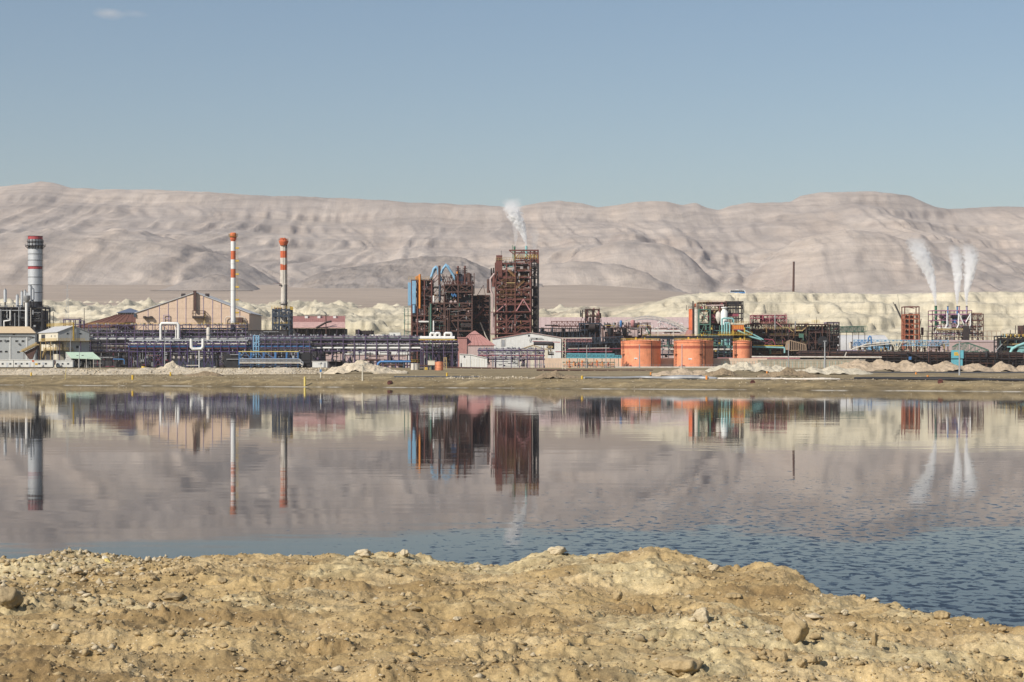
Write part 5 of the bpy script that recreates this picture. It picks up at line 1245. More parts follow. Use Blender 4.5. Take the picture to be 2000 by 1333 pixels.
T.bar('support', (X(725), 0, 0), (X(725), 0, Z(703)), 0.3, DARK)
T = Thing('pale_tank', 'small pale grey tank with a yellow railing on top', 'tank', 811, 700); X, Z = T.X, T.Z
r = 8.6*T.k
T.cyl('shell', (0, 0, 0), (0, 0, Z(711)), r, WHITED); T.cyl('rim', (0, 0, Z(711)), (0, 0, Z(710.2)), r+0.06, WHITE)
T.mesh('handrail', rail(MB(), [(r*math.cos(i*math.pi/5), r*math.sin(i*math.pi/5), Z(710.2)) for i in range(11)], 1.15, 0.09, 1.2), YEL)
T.cyl('side_pipe', (r+0.1, -0.6, 0.3), (r+1.1, -0.6, 0.3), 0.28, DARK); T.cyl('side_pipe', (r+1.1, -0.6, 0.0), (r+1.1, -0.6, 0.6), 0.28, DARK)
ladder(T, -r*0.3, -r-0.1, 0, Z(709), STEELG, 0.4)
T = Thing('orange_tank', 'narrow upright orange tank beside a beige box, nearest the pond', 'tank', 857.5, 680); X, Z = T.X, T.Z
r = 8.2*T.k
T.cyl('shell', (0, 0, 0), (0, 0, Z(708)), r, ORNG); T.mesh('roof', MB().lathe([(r+0.05, Z(708)), (r+0.05, Z(707.4)), (0, Z(706.6))]), ORNG)
for q in (714, 721): T.cyl('seam', (0, 0, Z(q)), (0, 0, Z(q)+0.06), r+0.03, ORNGB)
ladder(T, -r*0.75, -r*0.75, 0, Z(706), RUSTB, 0.4); T.cyl('outlet', (-r-0.5, 0, 0.5), (-r, 0, 0.5), 0.2, DARK)
T = Thing('pump_house', 'beige box on dark legs left of the narrow orange tank', 'pump house', 842, 700); X, Z = T.X, T.Z
T.box('wall', X(835.5), X(849), 0, 2.6, Z(713.5), Z(705), CREAM); T.box('roof', X(835), X(849.5), -0.1, 2.7, Z(705), Z(704.4), WHITED)
for p in (837, 843, 848): T.bar('leg', (X(p), 0.3, 0), (X(p), 0.3, Z(713.5)), 0.28, DARKB)
T.box('pump', X(843), X(848), 0.4, 2, 0, Z(715), DARK); T.box('yellow_pump', X(830), X(835), -1, 0.4, 0, 0.9, YEL)
T = Thing('yellow_valve_frame', 'yellow ladder frame right of the narrow orange tank', 'steel frame', 870, 720); X, Z = T.X, T.Z
frame(T, [X(867), X(872)], [0, 1.4], [0, Z(717), Z(708), Z(699)], STAIRY, 0.2, 0.6, None, YEL, 2)
for n_, (lab, a, b_, q0, q1, DD) in enumerate((('long rusty brown pipe at the foot of the white shed', 871, 1050, 718, 721, 760), ('long brown pipe between the orange tanks and the shore track', 1048, 1275, 723, 724, 640))):
    T = Thing('brown_pipeline', lab, 'pipe', (a+b_)/2, DD); X, Z = T.X, T.Z
    T.cyl('pipe', (X(a), 0, Z(q0)), (X(b_), 0, Z(q1)), 0.28, RUSTD); T.cyl('second_pipe', (X(a)+4, 0.7, Z(q0)-0.1), (X(b_)-6, 0.7, Z(q1)-0.1), 0.2, TANST)
    for i in range(9): p = a+(b_-a)*(i+0.5)/9; T.bar('sleeper', (X(p), -0.3, -0.3), (X(p), -0.3, max(0.2, Z(q0+(q1-q0)*i/9)-0.25)), 0.4, TANST)
# ================================================================== right half of the plant
# ---- long pink store and dark conveyor house
T = Thing('pink_store', 'very long low pink walled store in front of the pale cliffs', 'building', 1200, 1400); X, Z = T.X, T.Z
T.box('wall', X(1052), X(1348), 0, 30, 0, Z(640), PINKW)
v = [(X(1051), -0.6, Z(641)), (X(1349), -0.6, Z(641)), (X(1349), 16, Z(619)), (X(1051), 16, Z(619)), (X(1051), 31, Z(641)), (X(1349), 31, Z(641))]
T.mesh('roof', MB().add(v, [(0, 1, 2, 3), (3, 2, 5, 4), (0, 3, 4), (1, 5, 2), (0, 4, 5, 1)]), PINKW)
for i in range(30): T.bar('roof_seam', (X(1056+10*i), -0.7, Z(641)+0.08), (X(1056+10*i), 16, Z(619)+0.08), 0.16, PINKW)

D = 1260
T = Thing('crusher_house', 'dark crusher steelwork with a red railed bridge on its left', 'process plant', 1150, D); X, Z = T.X, T.Z
frame(T, [X(1132), X(1142), X(1152), X(1162), X(1172)], [0, 10], [0, Z(678), Z(660), Z(645), Z(632)], DARKB, 0.6, 0.5, RUSTB, RUST, 51)
frame(T, [X(1144), X(1158), X(1171)], [1, 9], [Z(632), Z(618), Z(604.5)], RUSTD, 0.5, 0.6, RUSTB, RUST, 52)
for p, zt in ((1148, 605), (1160, 602), (1169, 604), (1166, 612)): T.cyl('vent_pipe', (X(p), 2, Z(632)), (X(p), 2, Z(zt)), 0.45, PINKS)
T.box('shade_fill', X(1136), X(1172), 4, 10, 0, Z(634), DARK); T.cyl('crusher_drum', (X(1150), -0.8, Z(640)), (X(1162), -0.8, Z(640)), 2.2, RUSTB)  # dark fill stands for shade within the crusher steelwork
T.box('bridge_deck', X(1077), X(1135), 1, 5, Z(638.5), Z(636.5), RUST); truss(T, 'bridge', (X(1077), 3, Z(636.5)), (X(1140), 3, Z(636.5)), 2.7, 4, 12, RUST, 0.28)
for p in (1080, 1092, 1104, 1116, 1128): T.bar('trestle', (X(p), 3, 0), (X(p), 3, Z(638)), 0.45, DARKB)
T.cyl('horizontal_duct', (X(1064), -1, Z(636)), (X(1090), -1, Z(636)), 0.4, RUSTB)
T.tube('inclined_chute', [(X(1172), 1, Z(632)), (X(1187), 1, Z(645)), (X(1190), 1, Z(650))], 0.5, STEELG)
T.bar('lower_deck', (X(1052), -0.5, Z(642)), (X(1135), -0.5, Z(642)), 0.4, RUSTB); T.bar('lower_deck', (X(1052), -0.5, Z(650)), (X(1135), -0.5, Z(648)), 0.5, DARK)
for p in range(1055, 1135, 8): T.bar('post', (X(p), -0.5, 0), (X(p), -0.5, Z(642)), 0.3, DARKB)
T.box('shade_fill', X(1053), X(1136), 5, 6, 0, Z(648), DARK)  # dark sheet added as shade below the bridge
clutter(T, X(1132), X(1175), -1, 4, 0, Z(606), [DARK, RUSTB, RUSTD], 140, 53, 1.0); clutter(T, X(1054), X(1134), -1, 4, Z(668), Z(640), [DARK, DARKB, RUSTB], 90, 54, 1.0)

T = Thing('conveyor_bridge', 'cream trussed conveyor bridge running level above the turquoise troughs', 'conveyor', 1090, 1120); X, Z = T.X, T.Z
T.box('belt_cover', X(1040), X(1156), 0, 2.6, Z(661.5), Z(659.8), WHITED); truss(T, 'span', (X(1085), 1.3, Z(668)), (X(1156), 1.3, Z(668)), 1.7, 2.4, 14, PINKS, 0.2)
for p, m in ((1090, CRIM), (1103, CRIM), (1130, DARKB), (1152, DARKB)): T.bar('leg', (X(p), 1.3, 0), (X(p), 1.3, Z(662)), 0.4, m)
T.bar('raking_leg', (X(1085), 0, Z(672)), (X(1094), 0, Z(661)), 0.4, MAUVE)
T = Thing('conveyor_gallery', 'dark trussed conveyor gallery climbing behind the left orange tank', 'conveyor', 1160, 1180); X, Z = T.X, T.Z
truss(T, 'span', (X(1108), 0, Z(675)), (X(1215), 0, Z(668)), 3.2, 3, 18, DARKB, 0.28)
T.bar('red_rail', (X(1108), -1.7, Z(683)), (X(1215), -1.7, Z(681)), 0.3, CRIM); T.bar('white_pipe', (X(1110), -1.8, Z(681)), (X(1190), -1.8, Z(680)), 0.35, WHITED)
for p in range(1112, 1216, 13): T.bar('leg', (X(p), 0, 0), (X(p), 0, Z(674)), 0.35, DARKB)
clutter(T, X(1108), X(1214), -1.5, 4, Z(694), Z(666), [DARK, DARKB, RUSTB], 130, 55, 1.0)
T.box('bay_shade', X(1106), X(1214), 3, 8, 0, Z(668), DARK)  # black box added as shade below the gallery
T = Thing('platform_plant', 'rusty deck of vessels and pipes in front of the white skeleton roof', 'process plant', 1220, 1250); X, Z = T.X, T.Z
frame(T, [X(p) for p in (1178, 1198, 1212, 1224, 1238, 1254, 1271)], [0, 8], [0, Z(660), Z(640.5)], RUSTD, 0.5, 0.1, RUSTB, RUST, 56)
for p, q, m, r_ in ((1189, 634, DARK, 1.5), (1226, 630, PINKW, 1.2), (1236, 627, PINKS, 1.4), (1243, 634, RUSTB, 1.8), (1213, 628, BLUES, 0.8), (1206, 630, PINKW, 0.9)):
    T.mesh('vessel', MB().lathe([(r_*0.4, Z(640)), (r_, Z(640)+0.6), (r_, Z(q)), (r_*0.5, Z(q)+0.6), (0, Z(q)+0.7)], (X(p), 1.5), 14), m)
for p in (1192, 1220): T.mesh('hopper', MB().lathe([(0.4, Z(659)), (1.6, Z(652)), (1.6, Z(641))], (X(p), 1), 12), DARK)
for p in (1238, 1243): T.cyl('vessel', (X(p), -1, Z(658)), (X(p), -1, Z(645)), 1.2, PINKW)
for a, b_ in ((1180, 1200), (1246, 1270)): T.tube('handrail_pipe', [(X(a), -0.3, Z(640)), (X(a), -0.3, Z(636)), (X(b_), -0.3, Z(636)), (X(b_), -0.3, Z(640))], 0.12, YEL)
T.box('shade_fill', X(1182), X(1215), 5, 7, 0, Z(648), DARK); T.box('shade_fill', X(1225), X(1262), 6, 8, 0, Z(655), DARK)  # dark fills added as shade under the deck
clutter(T, X(1178), X(1272), -0.5, 5, Z(662), Z(630), [DARK, RUSTB, RUSTD, STEELG], 130, 57, 0.9)
T.tube('green_pipe', [(X(1262), -1, Z(640)), (X(1268), -1, Z(652)), (X(1273), -1, Z(662))], 0.35, GREEN)

D = 1330
T = Thing('skeleton_roof', 'bare white arched truss skeleton of an unfinished store', 'steel frame', 1270, D); X, Z = T.X, T.Z
for yy in (0, 14, 28):
    n = 26; lo, hi = [], []
    for i in range(n+1):
        f = i/n; p = 1192+150*f; q = 648-31*math.sin(math.pi*min(1, max(0, 0.06+0.88*f)))**0.9
        lo.append((X(p), yy, Z(q+5))); hi.append((X(p), yy, Z(q)))
    b = MB(); c = MB()
    for i in range(n): b.bar(lo[i], lo[i+1], 0.28).bar(hi[i], hi[i+1], 0.34)
    for i in range(n+1):
        c.bar(lo[i], hi[i], 0.2)
        if i < n: c.bar(lo[i] if i % 2 else hi[i], hi[i+1] if i % 2 else lo[i+1], 0.2)
    T.mesh('arch_chord', b, STEELG if yy else WHITED); T.mesh('arch_web', c, WHITED)
b = MB()
for i in range(0, 27, 2): b.bar((X(1192+150*i/26), 0, Z(648-31*math.sin(math.pi*(0.06+0.88*i/26))**0.9)), (X(1192+150*i/26), 28, Z(648-31*math.sin(math.pi*(0.06+0.88*i/26))**0.9)), 0.25)
T.mesh('purlins', b, WHITED)
rd = random.Random(4); b = MB()
for i in range(60): p = rd.uniform(1245, 1338); q = rd.uniform(628, 652); b.bar((X(p), rd.uniform(2, 26), Z(q)), (X(p+rd.uniform(-7, 7)), rd.uniform(2, 26), Z(q+rd.uniform(-6, 6))), 0.3)
T.mesh('loose_members', b, WHITE, kind='stuff')
for p in (1194, 1225, 1255, 1285, 1315, 1340): T.bar('column', (X(p), 0, 0), (X(p), 0, Z(640)), 0.5, WHITED)
T.box('lower_girder', X(1262), X(1342), 3, 5, Z(648), Z(645), WHITE); T.box('lower_girder', X(1275), X(1342), 8, 10, Z(658), Z(655.5), WHITED)
hip(T, 'inner_roof', X(1298), X(1330), Z(650), X(1305), X(1323), Z(643), 10, 2, REDR, 4)

T = Thing('turquoise_trough', 'bright turquoise trussed pipe trough left of the orange tanks', 'conveyor', 1160, 1000); X, Z = T.X, T.Z
truss(T, 'span', (X(1107), 0, Z(699.5)), (X(1214), 0, Z(700)), 1.35, 1.8, 26, TEALB, 0.22)
T.box('trough', X(1107), X(1214), -0.5, 0.7, Z(699), Z(697.2), TEALB); T.cyl('pipe', (X(1107), -1, Z(692)), (X(1200), -1, Z(692.5)), 0.28, TEALB); T.cyl('pipe', (X(1085), 1.5, Z(687.5)), (X(1196), 1.5, Z(687)), 0.22, CRIM)
for p in range(1112, 1214, 16): T.bar('leg', (X(p), 0, 0), (X(p), 0, Z(699)), 0.25, GREEN)
T = Thing('valve_station', 'row of orange and rusty valves on low pipes under the turquoise trough', 'valve station', 1150, 935); X, Z = T.X, T.Z
for q, m in ((712, ORNY), (715.5, RUST), (708, GREEN)): T.cyl('pipe', (X(1098), 0.5, Z(q)), (X(1200), 0.5, Z(q)), 0.18, m)
for i, p in enumerate((1112, 1121, 1130, 1137, 1146, 1157, 1166, 1176, 1188)):
    o = T.cyl('valve_body', (X(p), 0, Z(716)), (X(p), 0, Z(706+i % 3*2)), 0.28, (ORNR, ORNY, RUST)[i % 3]); T.cyl('hand_wheel', (X(p), -0.1, Z(706+i % 3*2)), (X(p), 0.1, Z(706+i % 3*2)), 0.45, (ORNY, RUST, ORNR)[i % 3], o)
for p in (1132, 1148, 1165, 1200): T.bar('goal_post', (X(p), 0.8, 0), (X(p), 0.8, Z(702)), 0.25, GREEN)
clutter(T, X(1098), X(1202), 0, 2, 0, Z(706), [RUSTD, ORNY, STEELG, GREEN], 60, 58, 0.55)
T = Thing('sand_platform', 'low retaining bund behind the valve station and orange tanks', 'wall', 1140, 1010); X, Z = T.X, T.Z
T.box('wall', X(1060), X(1500), 4, 6, 0, Z(700), TANW)

# ---- three orange tanks
def tank(label, pl, pr, yt, yb_, D, stair_px, plate, dark_px):
    T = Thing('orange_tank', label, 'tank', (pl+pr)/2, D, group='big orange storage tanks'); X, Z = T.X, T.Z
    r = (pr-pl)/2*T.k; zt = Z(yt); zb = 0
    b0 = Z(676); b1 = Z(681.5)
    T.mesh('shell', MB().lathe([(r, 0), (r, b1)], n=56), ORNG); T.mesh('paint_band', MB().lathe([(r+0.005, b1), (r+0.005, b0)], n=56), ORNGB); T.mesh('shell', MB().lathe([(r, b0), (r, zt)], n=56), ORNG)
    for q in (690, 700, 709): T.mesh('weld_seam', MB().lathe([(r, Z(q)), (r+0.04, Z(q)+0.03), (r+0.04, Z(q)+0.1), (r, Z(q)+0.13)], n=56), ORNG)
    T.mesh('wind_girder', MB().lathe([(r, zt-0.9), (r+0.35, zt-0.8), (r+0.35, zt-0.7), (r, zt-0.65)], n=56), ORNG)
    T.mesh('rim', MB().lathe([(r+0.01, zt-0.05), (r+0.22, zt), (r+0.22, zt+0.15), (r-0.2, zt+0.15)], n=56), ORNG)
    T.mesh('roof', MB().lathe([(r-0.1, zt+0.1), (0.01, zt+1.1)], n=56), ORNG)
    pts = [(r*math.cos(2*math.pi*i/28), r*math.sin(2*math.pi*i/28), zt+0.12) for i in range(29)]
    T.mesh('handrail', rail(MB(), pts, 1.15, 0.12, 1.3), YEL)
    for sp in stair_px:
        x = X(sp); y = -math.sqrt(max(0.01, r*r-x*x))
        b = MB(); ym = y-0.7
        b.bar((x-0.5, ym, 0), (x-0.5, ym, zt+1.2), 0.2).bar((x+0.5, ym, 0), (x+0.5, ym, zt+1.2), 0.2)
        for i in range(int(zt/0.8)): b.bar((x-0.5, ym, i*0.8), (x+0.5, ym, i*0.8), 0.14)
        for i in range(int(zt/1.6)): b.bar((x, y, i*1.6), (x, ym, i*1.6), 0.14)
        T.mesh('caged_ladder', b, RUSTD)
        T.box('ladder_landing', x-1.0, x+1.0, ym-0.7, y, zt*0.5, zt*0.5+0.12, RUSTD)
    for sp in dark_px:
        x = X(sp); y = -math.sqrt(max(0.01, r*r-x*x)); T.cyl('drain_pipe', (x, y-0.2, 0), (x, y-0.2, zt), 0.13, RUSTB)
    px_, py_, w_ = plate; x = X(px_); y = -math.sqrt(r*r-x*x)
    o = T.box('label_plate', x-w_*T.k/2, x+w_*T.k/2, y-0.12, y+0.25, Z(py_)-0.34, Z(py_)+0.34, WHITE)
    T.mesh('foundation', MB().lathe([(r+0.5, -0.3), (r+0.5, 0.25), (r, 0.25)], n=56), WHITED)
    T.box('manhole', X(pl+16)-0.4, X(pl+16)+0.4, -r*0.98, -r*0.7, 0.5, 1.4, ORNGB)
    T.cyl('outlet_pipe', (X(pl+8), -r*0.72, 0.7), (X(pl+8), -r-1.5, 0.7), 0.25, RUSTD)
    T.mesh('roof_gauge', MB().cyl((r*0.2, 0, zt+0.8), (r*0.2, 0, zt+2), 0.2).box(-r*0.3, -r*0.3+0.8, -0.4, 0.4, zt+0.8, zt+1.9), YEL)
    return T
tank('left one of the two big orange storage tanks with a dark band', 1213, 1290.5, 667, 717, 1010, (1216.5,), (1241, 700.5, 9), (1270,))
tank('right one of the two big orange storage tanks, a black ladder on its front', 1316, 1393, 666.5, 717, 1010, (1319, 1366), (1345.5, 701.5, 8.5), (1374,))
tank('smaller orange storage tank standing behind a white spoil heap', 1431.5, 1468, 667.5, 709, 1025, (1435,), (1448.5, 702.5, 8.5), (1464,))
T = Thing('tank_farm_wall', 'low white kerb wall at the feet of the two big orange tanks', 'wall', 1300, 985); X, Z = T.X, T.Z
T.box('kerb', X(1200), X(1430), 0, 0.5, -0.3, Z(716.2), WHITED)
for a in range(1204, 1430, 6): T.bar('fence_post', (X(a), 0.2, 0.3), (X(a), 0.2, Z(713)), 0.09, STEELG)
T.bar('fence_rail', (X(1200), 0.2, Z(713)), (X(1430), 0.2, Z(713)), 0.07, STEELG)

T = Thing('pipe_gantry', 'black pipe gantry passing behind the tops of the orange tanks', 'pipe rack', 1320, 1090, group='steel pipe racks'); X, Z = T.X, T.Z
for q, r_, m in ((658.5, 0.5, DARK), (661, 0.4, DARKB), (676, 0.35, GREEN), (683, 0.5, WHITED), (693, 0.5, DARK)): T.cyl('pipe', (X(1255), 1, Z(q)), (X(1432), 1, Z(q)), r_, m, n=12)
for p in range(1258, 1432, 12): T.bar('column', (X(p), 0, 0), (X(p), 0, Z(660)), 0.32, DARKB)
for q in (668, 688): T.bar('long_beam', (X(1255), -0.1, Z(q)), (X(1432), -0.1, Z(q)), 0.3, DARKB)
T.mesh('handrail', rail(MB(), [(X(1255), -0.3, Z(657)), (X(1432), -0.3, Z(657))], 1, 0.1, 1.8), YEL)
clutter(T, X(1256), X(1430), 0.5, 4, Z(698), Z(660), [DARK, GREEN, DARKB, RUSTB], 160, 59, 1.0)

# ---- the colourful process unit behind the tanks
D = 1160
T = Thing('process_unit', 'colourful process unit with turquoise pipes, an orange hopper and a green frame', 'process plant', 1400, D); X, Z = T.X, T.Z
T.mesh('silo', MB().lathe([(9.5*T.k*1.0, Z(645)), (9.5*T.k, Z(604.5)), (9.0*T.k, Z(603.5)), (0, Z(603))], (X(1356), 5), 26), ORNR)
T.mesh('silo', MB().lathe([(5*T.k, Z(656)), (5*T.k, Z(604))], (X(1361), 2.6), 20), WHITED)
T.mesh('silo_cone', MB().lathe([(4.0, Z(658)), (9.4*T.k, Z(645))], (X(1352), 5), 20), REDR)
T.bar('silo_ladder', (X(1354), 1.6, Z(658)), (X(1354), 1.6, Z(588)), 0.7, RUSTB); T.bar('silo_mast', (X(1342), 4, Z(606)), (X(1342), 4, Z(596)), 0.25, RUSTD); T.box('silo_box', X(1357), X(1360), 2, 4, Z(600), Z(593), ORNR)
T.mesh('silo_railing', rail(MB(), [(X(1345), 1.8, Z(603.5)), (X(1367), 1.8, Z(603.5))], 1.5, 0.13, 1.3), RUST)
frame(T, [X(1365), X(1387)], [0, 6], [0, Z(658), Z(634), Z(605)], GREEN, 0.65, 1.0, None, None, 61)
frame(T, [X(1366), X(1388), X(1408), X(1420)], [4, 14], [0, Z(655), Z(632), Z(606), Z(591)], RUSTD, 0.6, 0.4, RUSTB, CRIM, 62)
frame(T, [X(p) for p in (1420, 1426, 1432, 1438, 1444, 1453)], [5, 13], [Z(630)]+[Z(q) for q in (622, 612, 602, 596, 589)], DARK, 0.55, 0.15, None, None, 63, bmat=RUSTB)
T.box('upper_casing', X(1382), X(1452), 8, 13, Z(594), Z(589), DARK); T.bar('upper_pipe', (X(1380), 3, Z(597)), (X(1415), 3, Z(596)), 0.7, PINKW)
T.bar('mast', (X(1443), 4, Z(595)), (X(1443), 4, Z(582)), 0.3, RUSTB); T.mesh('roof_railing', rail(MB(), [(X(1362), 3, Z(594)), (X(1390), 3, Z(592))], 1.6, 0.13, 1.4), STAIRY)
T.mesh('white_hopper', MB().lathe([(2.2, Z(635)), (2.2, Z(622)), (7*T.k, Z(620)), (7*T.k, Z(609)), (4*T.k, Z(605)), (4*T.k, Z(603)), (6.5*T.k, Z(602)), (6.5*T.k, Z(600)), (0, Z(600))], (X(1415.5), 2), 24), WHITE)
T.mesh('white_cone', MB().lathe([(0.3, Z(632)), (1.8, Z(620)), (1.2, Z(611)), (0.2, Z(608))], (X(1404), 3), 16), WHITED)
T.box('crimson_drum', X(1424), X(1444), 4, 8, Z(618), Z(613), CRIM); T.box('crimson_drum', X(1386), X(1400), 5, 8, Z(626), Z(613), CRIM)
T.box('orange_hopper', X(1421), X(1452.5), -1, 4, Z(643.5), Z(635), ORNY); T.mesh('hopper_outlet', MB().prism([(X(1425), Z(643.5)), (X(1440), Z(643.5)), (X(1436), Z(650)), (X(1430), Z(650))], -0.5, 2), ORNY)
T.bar('crimson_beam', (X(1419), -1.2, Z(644.5)), (X(1454), -1.2, Z(644.5)), 0.5, CRIM)
for i in range(7): T.box('hopper_rib', X(1423+4.4*i), X(1424+4.4*i), -1.12, -0.98, Z(643.5), Z(635), ORNR)
for p, zt in ((1409.5, 623), (1414.5, 632), (1419, 632), (1424.5, 631.5)):
    T.tube('turquoise_pipe', [(X(p), -2, Z(678 if p < 1415 else 676)), (X(p), -2, Z(zt))], 0.48, TEAL)
T.tube('turquoise_pipe', [(X(1409.5), -1.8, Z(624)), (X(1412), -1.8, Z(622.2)), (X(1429), -1.8, Z(622.5)), (X(1432), -1.8, Z(625)), (X(1432), -1.8, Z(631))], 0.45, TEAL)
T.tube('turquoise_pipe', [(X(1414.5), -2, Z(633)), (X(1415.5), -2, Z(631.7)), (X(1424), -2, Z(631.7))], 0.42, TEAL)
T.tube('turquoise_pipe', [(X(1416), -2.4, Z(660)), (X(1417), -2.4, Z(676)), (X(1421), -2.4, Z(679)), (X(1430), -2.4, Z(678))], 0.45, TEAL)
T.tube('turquoise_chute', [(X(1440), -2, Z(646)), (X(1468), -2, Z(659)), (X(1486), -2, Z(664))], 0.5, TEAL); T.tube('turquoise_chute', [(X(1455), -2.2, Z(646)), (X(1490), -2.2, Z(664))], 0.4, TEAL)
T.box('yellow_deck', X(1402), X(1468), -3, 2, Z(655), Z(654), YEL); T.mesh('yellow_railing', rail(MB(), [(X(1402), -3, Z(654)), (X(1468), -3, Z(654))], 1.4, 0.14, 1.4), YEL)
T.mesh('yellow_railing', rail(MB(), [(X(1432), -1.5, Z(634)), (X(1462), -1.5, Z(634))], 1.6, 0.14, 1.3), STAIRY); T.bar('yellow_post', (X(1431), -1.5, Z(655)), (X(1431), -1.5, Z(644)), 0.6, YEL); T.bar('yellow_post', (X(1453.5), -1.5, Z(668)), (X(1453.5), -1.5, Z(640)), 0.6, YEL)
T.box('shade_fill', X(1368), X(1462), 5, 13, 0, Z(634), DARK); T.box('shade_fill', X(1390), X(1418), 8, 13, Z(634), Z(606), RUSTB)  # dark boxes painted as shade between the frames
clutter(T, X(1366), X(1466), -1, 6, Z(690), Z(636), [DARK, GREEN, RUSTB, YEL, TEAL], 240, 64, 1.0); clutter(T, X(1366), X(1420), 3, 6, Z(632), Z(592), [RUST, CRIM, RUSTD, STAIRY], 120, 65, 0.9)

# ---- dark process plant to its right
D = 1180
T = Thing('process_plant', 'dark tangled process plant with faded crimson frames and long stairs', 'process plant', 1560, D); X, Z = T.X, T.Z
frame(T, [X(1470+11.2*i) for i in range(7)], [2, 12], [Z(640), Z(631), Z(622), Z(616)], PINKS, 0.45, 0.4, CRIM, CRIM, 71, bmat=CRIM)
T.box('crimson_casing', X(1488), X(1520), 4, 10, Z(632), Z(623), CRIM)
frame(T, [X(1462+13*i) for i in range(10)], [0, 16], [0, Z(690), Z(672), Z(656), Z(644), Z(633)], RUSTB, 0.5, 0.4, DARK, STAIRY, 72, bmat=RUSTD)
frame(T, [X(1580), X(1593), X(1606), X(1620)], [0, 14], [0, Z(690), Z(670), Z(650), Z(634)], RUSTD, 0.5, 0.5, DARK, RUST, 73)
frame(T, [X(1616), X(1628), X(1639)], [0, 10], [0, Z(690), Z(668), Z(648), Z(630)], RUSTB, 0.5, 0.5, None, None, 74)
T.box('shade_fill', X(1466), X(1584), 3, 15.5, 0, Z(642), DARK); T.box('shade_fill', X(1560.5), X(1612), 3.2, 13, 0, Z(637), DARK); T.box('shade_fill', X(1600), X(1637), 3, 9.5, 0, Z(652), DARK)  # black boxes fill the frames with painted shade
T.cyl('grey_vent', (X(1513.5), -0.6, Z(644)), (X(1513.5), -0.6, Z(616)), 0.35, STEELG); T.cyl('grey_vent', (X(1553), -0.6, Z(636)), (X(1553), -0.6, Z(628)), 0.35, STEELG)
T.bar('stair', (X(1515), -0.8, Z(629)), (X(1527), -0.8, Z(639)), 0.4, PINKS); T.bar('stair', (X(1538), -0.8, Z(640)), (X(1548), -0.8, Z(648)), 0.4, STAIRY); T.bar('stair', (X(1566), -0.8, Z(646)), (X(1579), -0.8, Z(636)), 0.4, STAIRY); T.bar('landing', (X(1527), -0.8, Z(639.5)), (X(1540), -0.8, Z(639.5)), 0.4, STAIRY); T.bar('landing', (X(1552), -0.9, Z(646)), (X(1568), -0.9, Z(646)), 0.7, STAIRY)
T.mesh('yellow_railing', rail(MB(), [(X(1490), -0.6, Z(644)), (X(1560), -0.6, Z(644))], 1.4, 0.14, 1.4), STAIRY); T.mesh('yellow_railing', rail(MB(), [(X(1586), 0, Z(632)), (X(1600), 0, Z(632))], 1.8, 0.16, 1.2), YEL)
T.bar('lamp_mast', (X(1594.5), 0, Z(634)), (X(1594.5), 0, Z(620)), 0.2, RUSTB)
T.mesh('black_hood', MB().cyl((X(1607), -1, Z(668)), (X(1607), 4, Z(668)), 3.2, 18), DARK)
T.box('yellow_green_chute', X(1560), X(1569), -1.2, -0.6, Z(660), Z(652), GREEN)
hp = MB()
for i in range(9): hp.bar((X(1541+3.5*i), -3, Z(685)), (X(1541+3.5*i), -3, Z(666+0.9*i)), 0.35)
hp.bar((X(1540), -3, Z(665)), (X(1572), -3, Z(673.5)), 0.5).bar((X(1540), -3, Z(685)), (X(1572), -3, Z(685)), 0.4).bar((X(1572), -3, Z(673)), (X(1574), -3, Z(700)), 0.5)
T.mesh('ribbed_hood', hp, TANST); T.mesh('hood_cover', MB().prism([(X(1532), Z(684)), (X(1541), Z(684)), (X(1541), Z(665)), (X(1536), Z(667))], -3.4, 1), TANST); T.mesh('hood_lining', MB().prism([(X(1541), Z(684.5)), (X(1572), Z(684.5)), (X(1572), Z(674)), (X(1541), Z(666))], -2.2, -1.5), RUSTB)
T.tube('pale_turquoise_pipe', [(X(1468), -3.2, Z(678)), (X(1529), -3.2, Z(679.5)), (X(1531), -3.2, Z(681)), (X(1531), -3.2, Z(690))], 0.5, TEAL)
T.tube('crimson_bend', [(X(1478), -2.6, Z(662)), (X(1507), -2.6, Z(664)), (X(1511), -2.6, Z(668)), (X(1513), -2.6, Z(676))], 0.28, CRIM); T.mesh('crimson_truss', MB().bar((X(1475), -2.5, Z(664)), (X(1508), -2.5, Z(674)), 0.25).bar((X(1490), -2.5, Z(675)), (X(1505), -2.5, Z(664)), 0.25), CRIM)
T.bar('yellow_beam', (X(1470), -2.8, Z(675)), (X(1528), -2.8, Z(676)), 0.45, YEL)
T.box('small_roof', X(1613), X(1639), 1, 8, Z(632), Z(629.5), LILAC); T.bar('roof_post', (X(1617), 1, Z(650)), (X(1617), 1, Z(631)), 0.4, RUSTB)
clutter(T, X(1464), X(1582), -1.5, 6, 0, Z(634), [RUSTB, RUSTD, OCHRE, GREEN, CRIM, STEELG], 260, 75, 0.8); clutter(T, X(1560), X(1640), -1.5, 6, 0, Z(634), [DARK, RUSTB, RUSTD], 190, 76, 1.0); clutter(T, X(1472), X(1536), 1, 6, Z(640), Z(617), [CRIM, PINKS, RUSTD], 60, 77, 0.8)

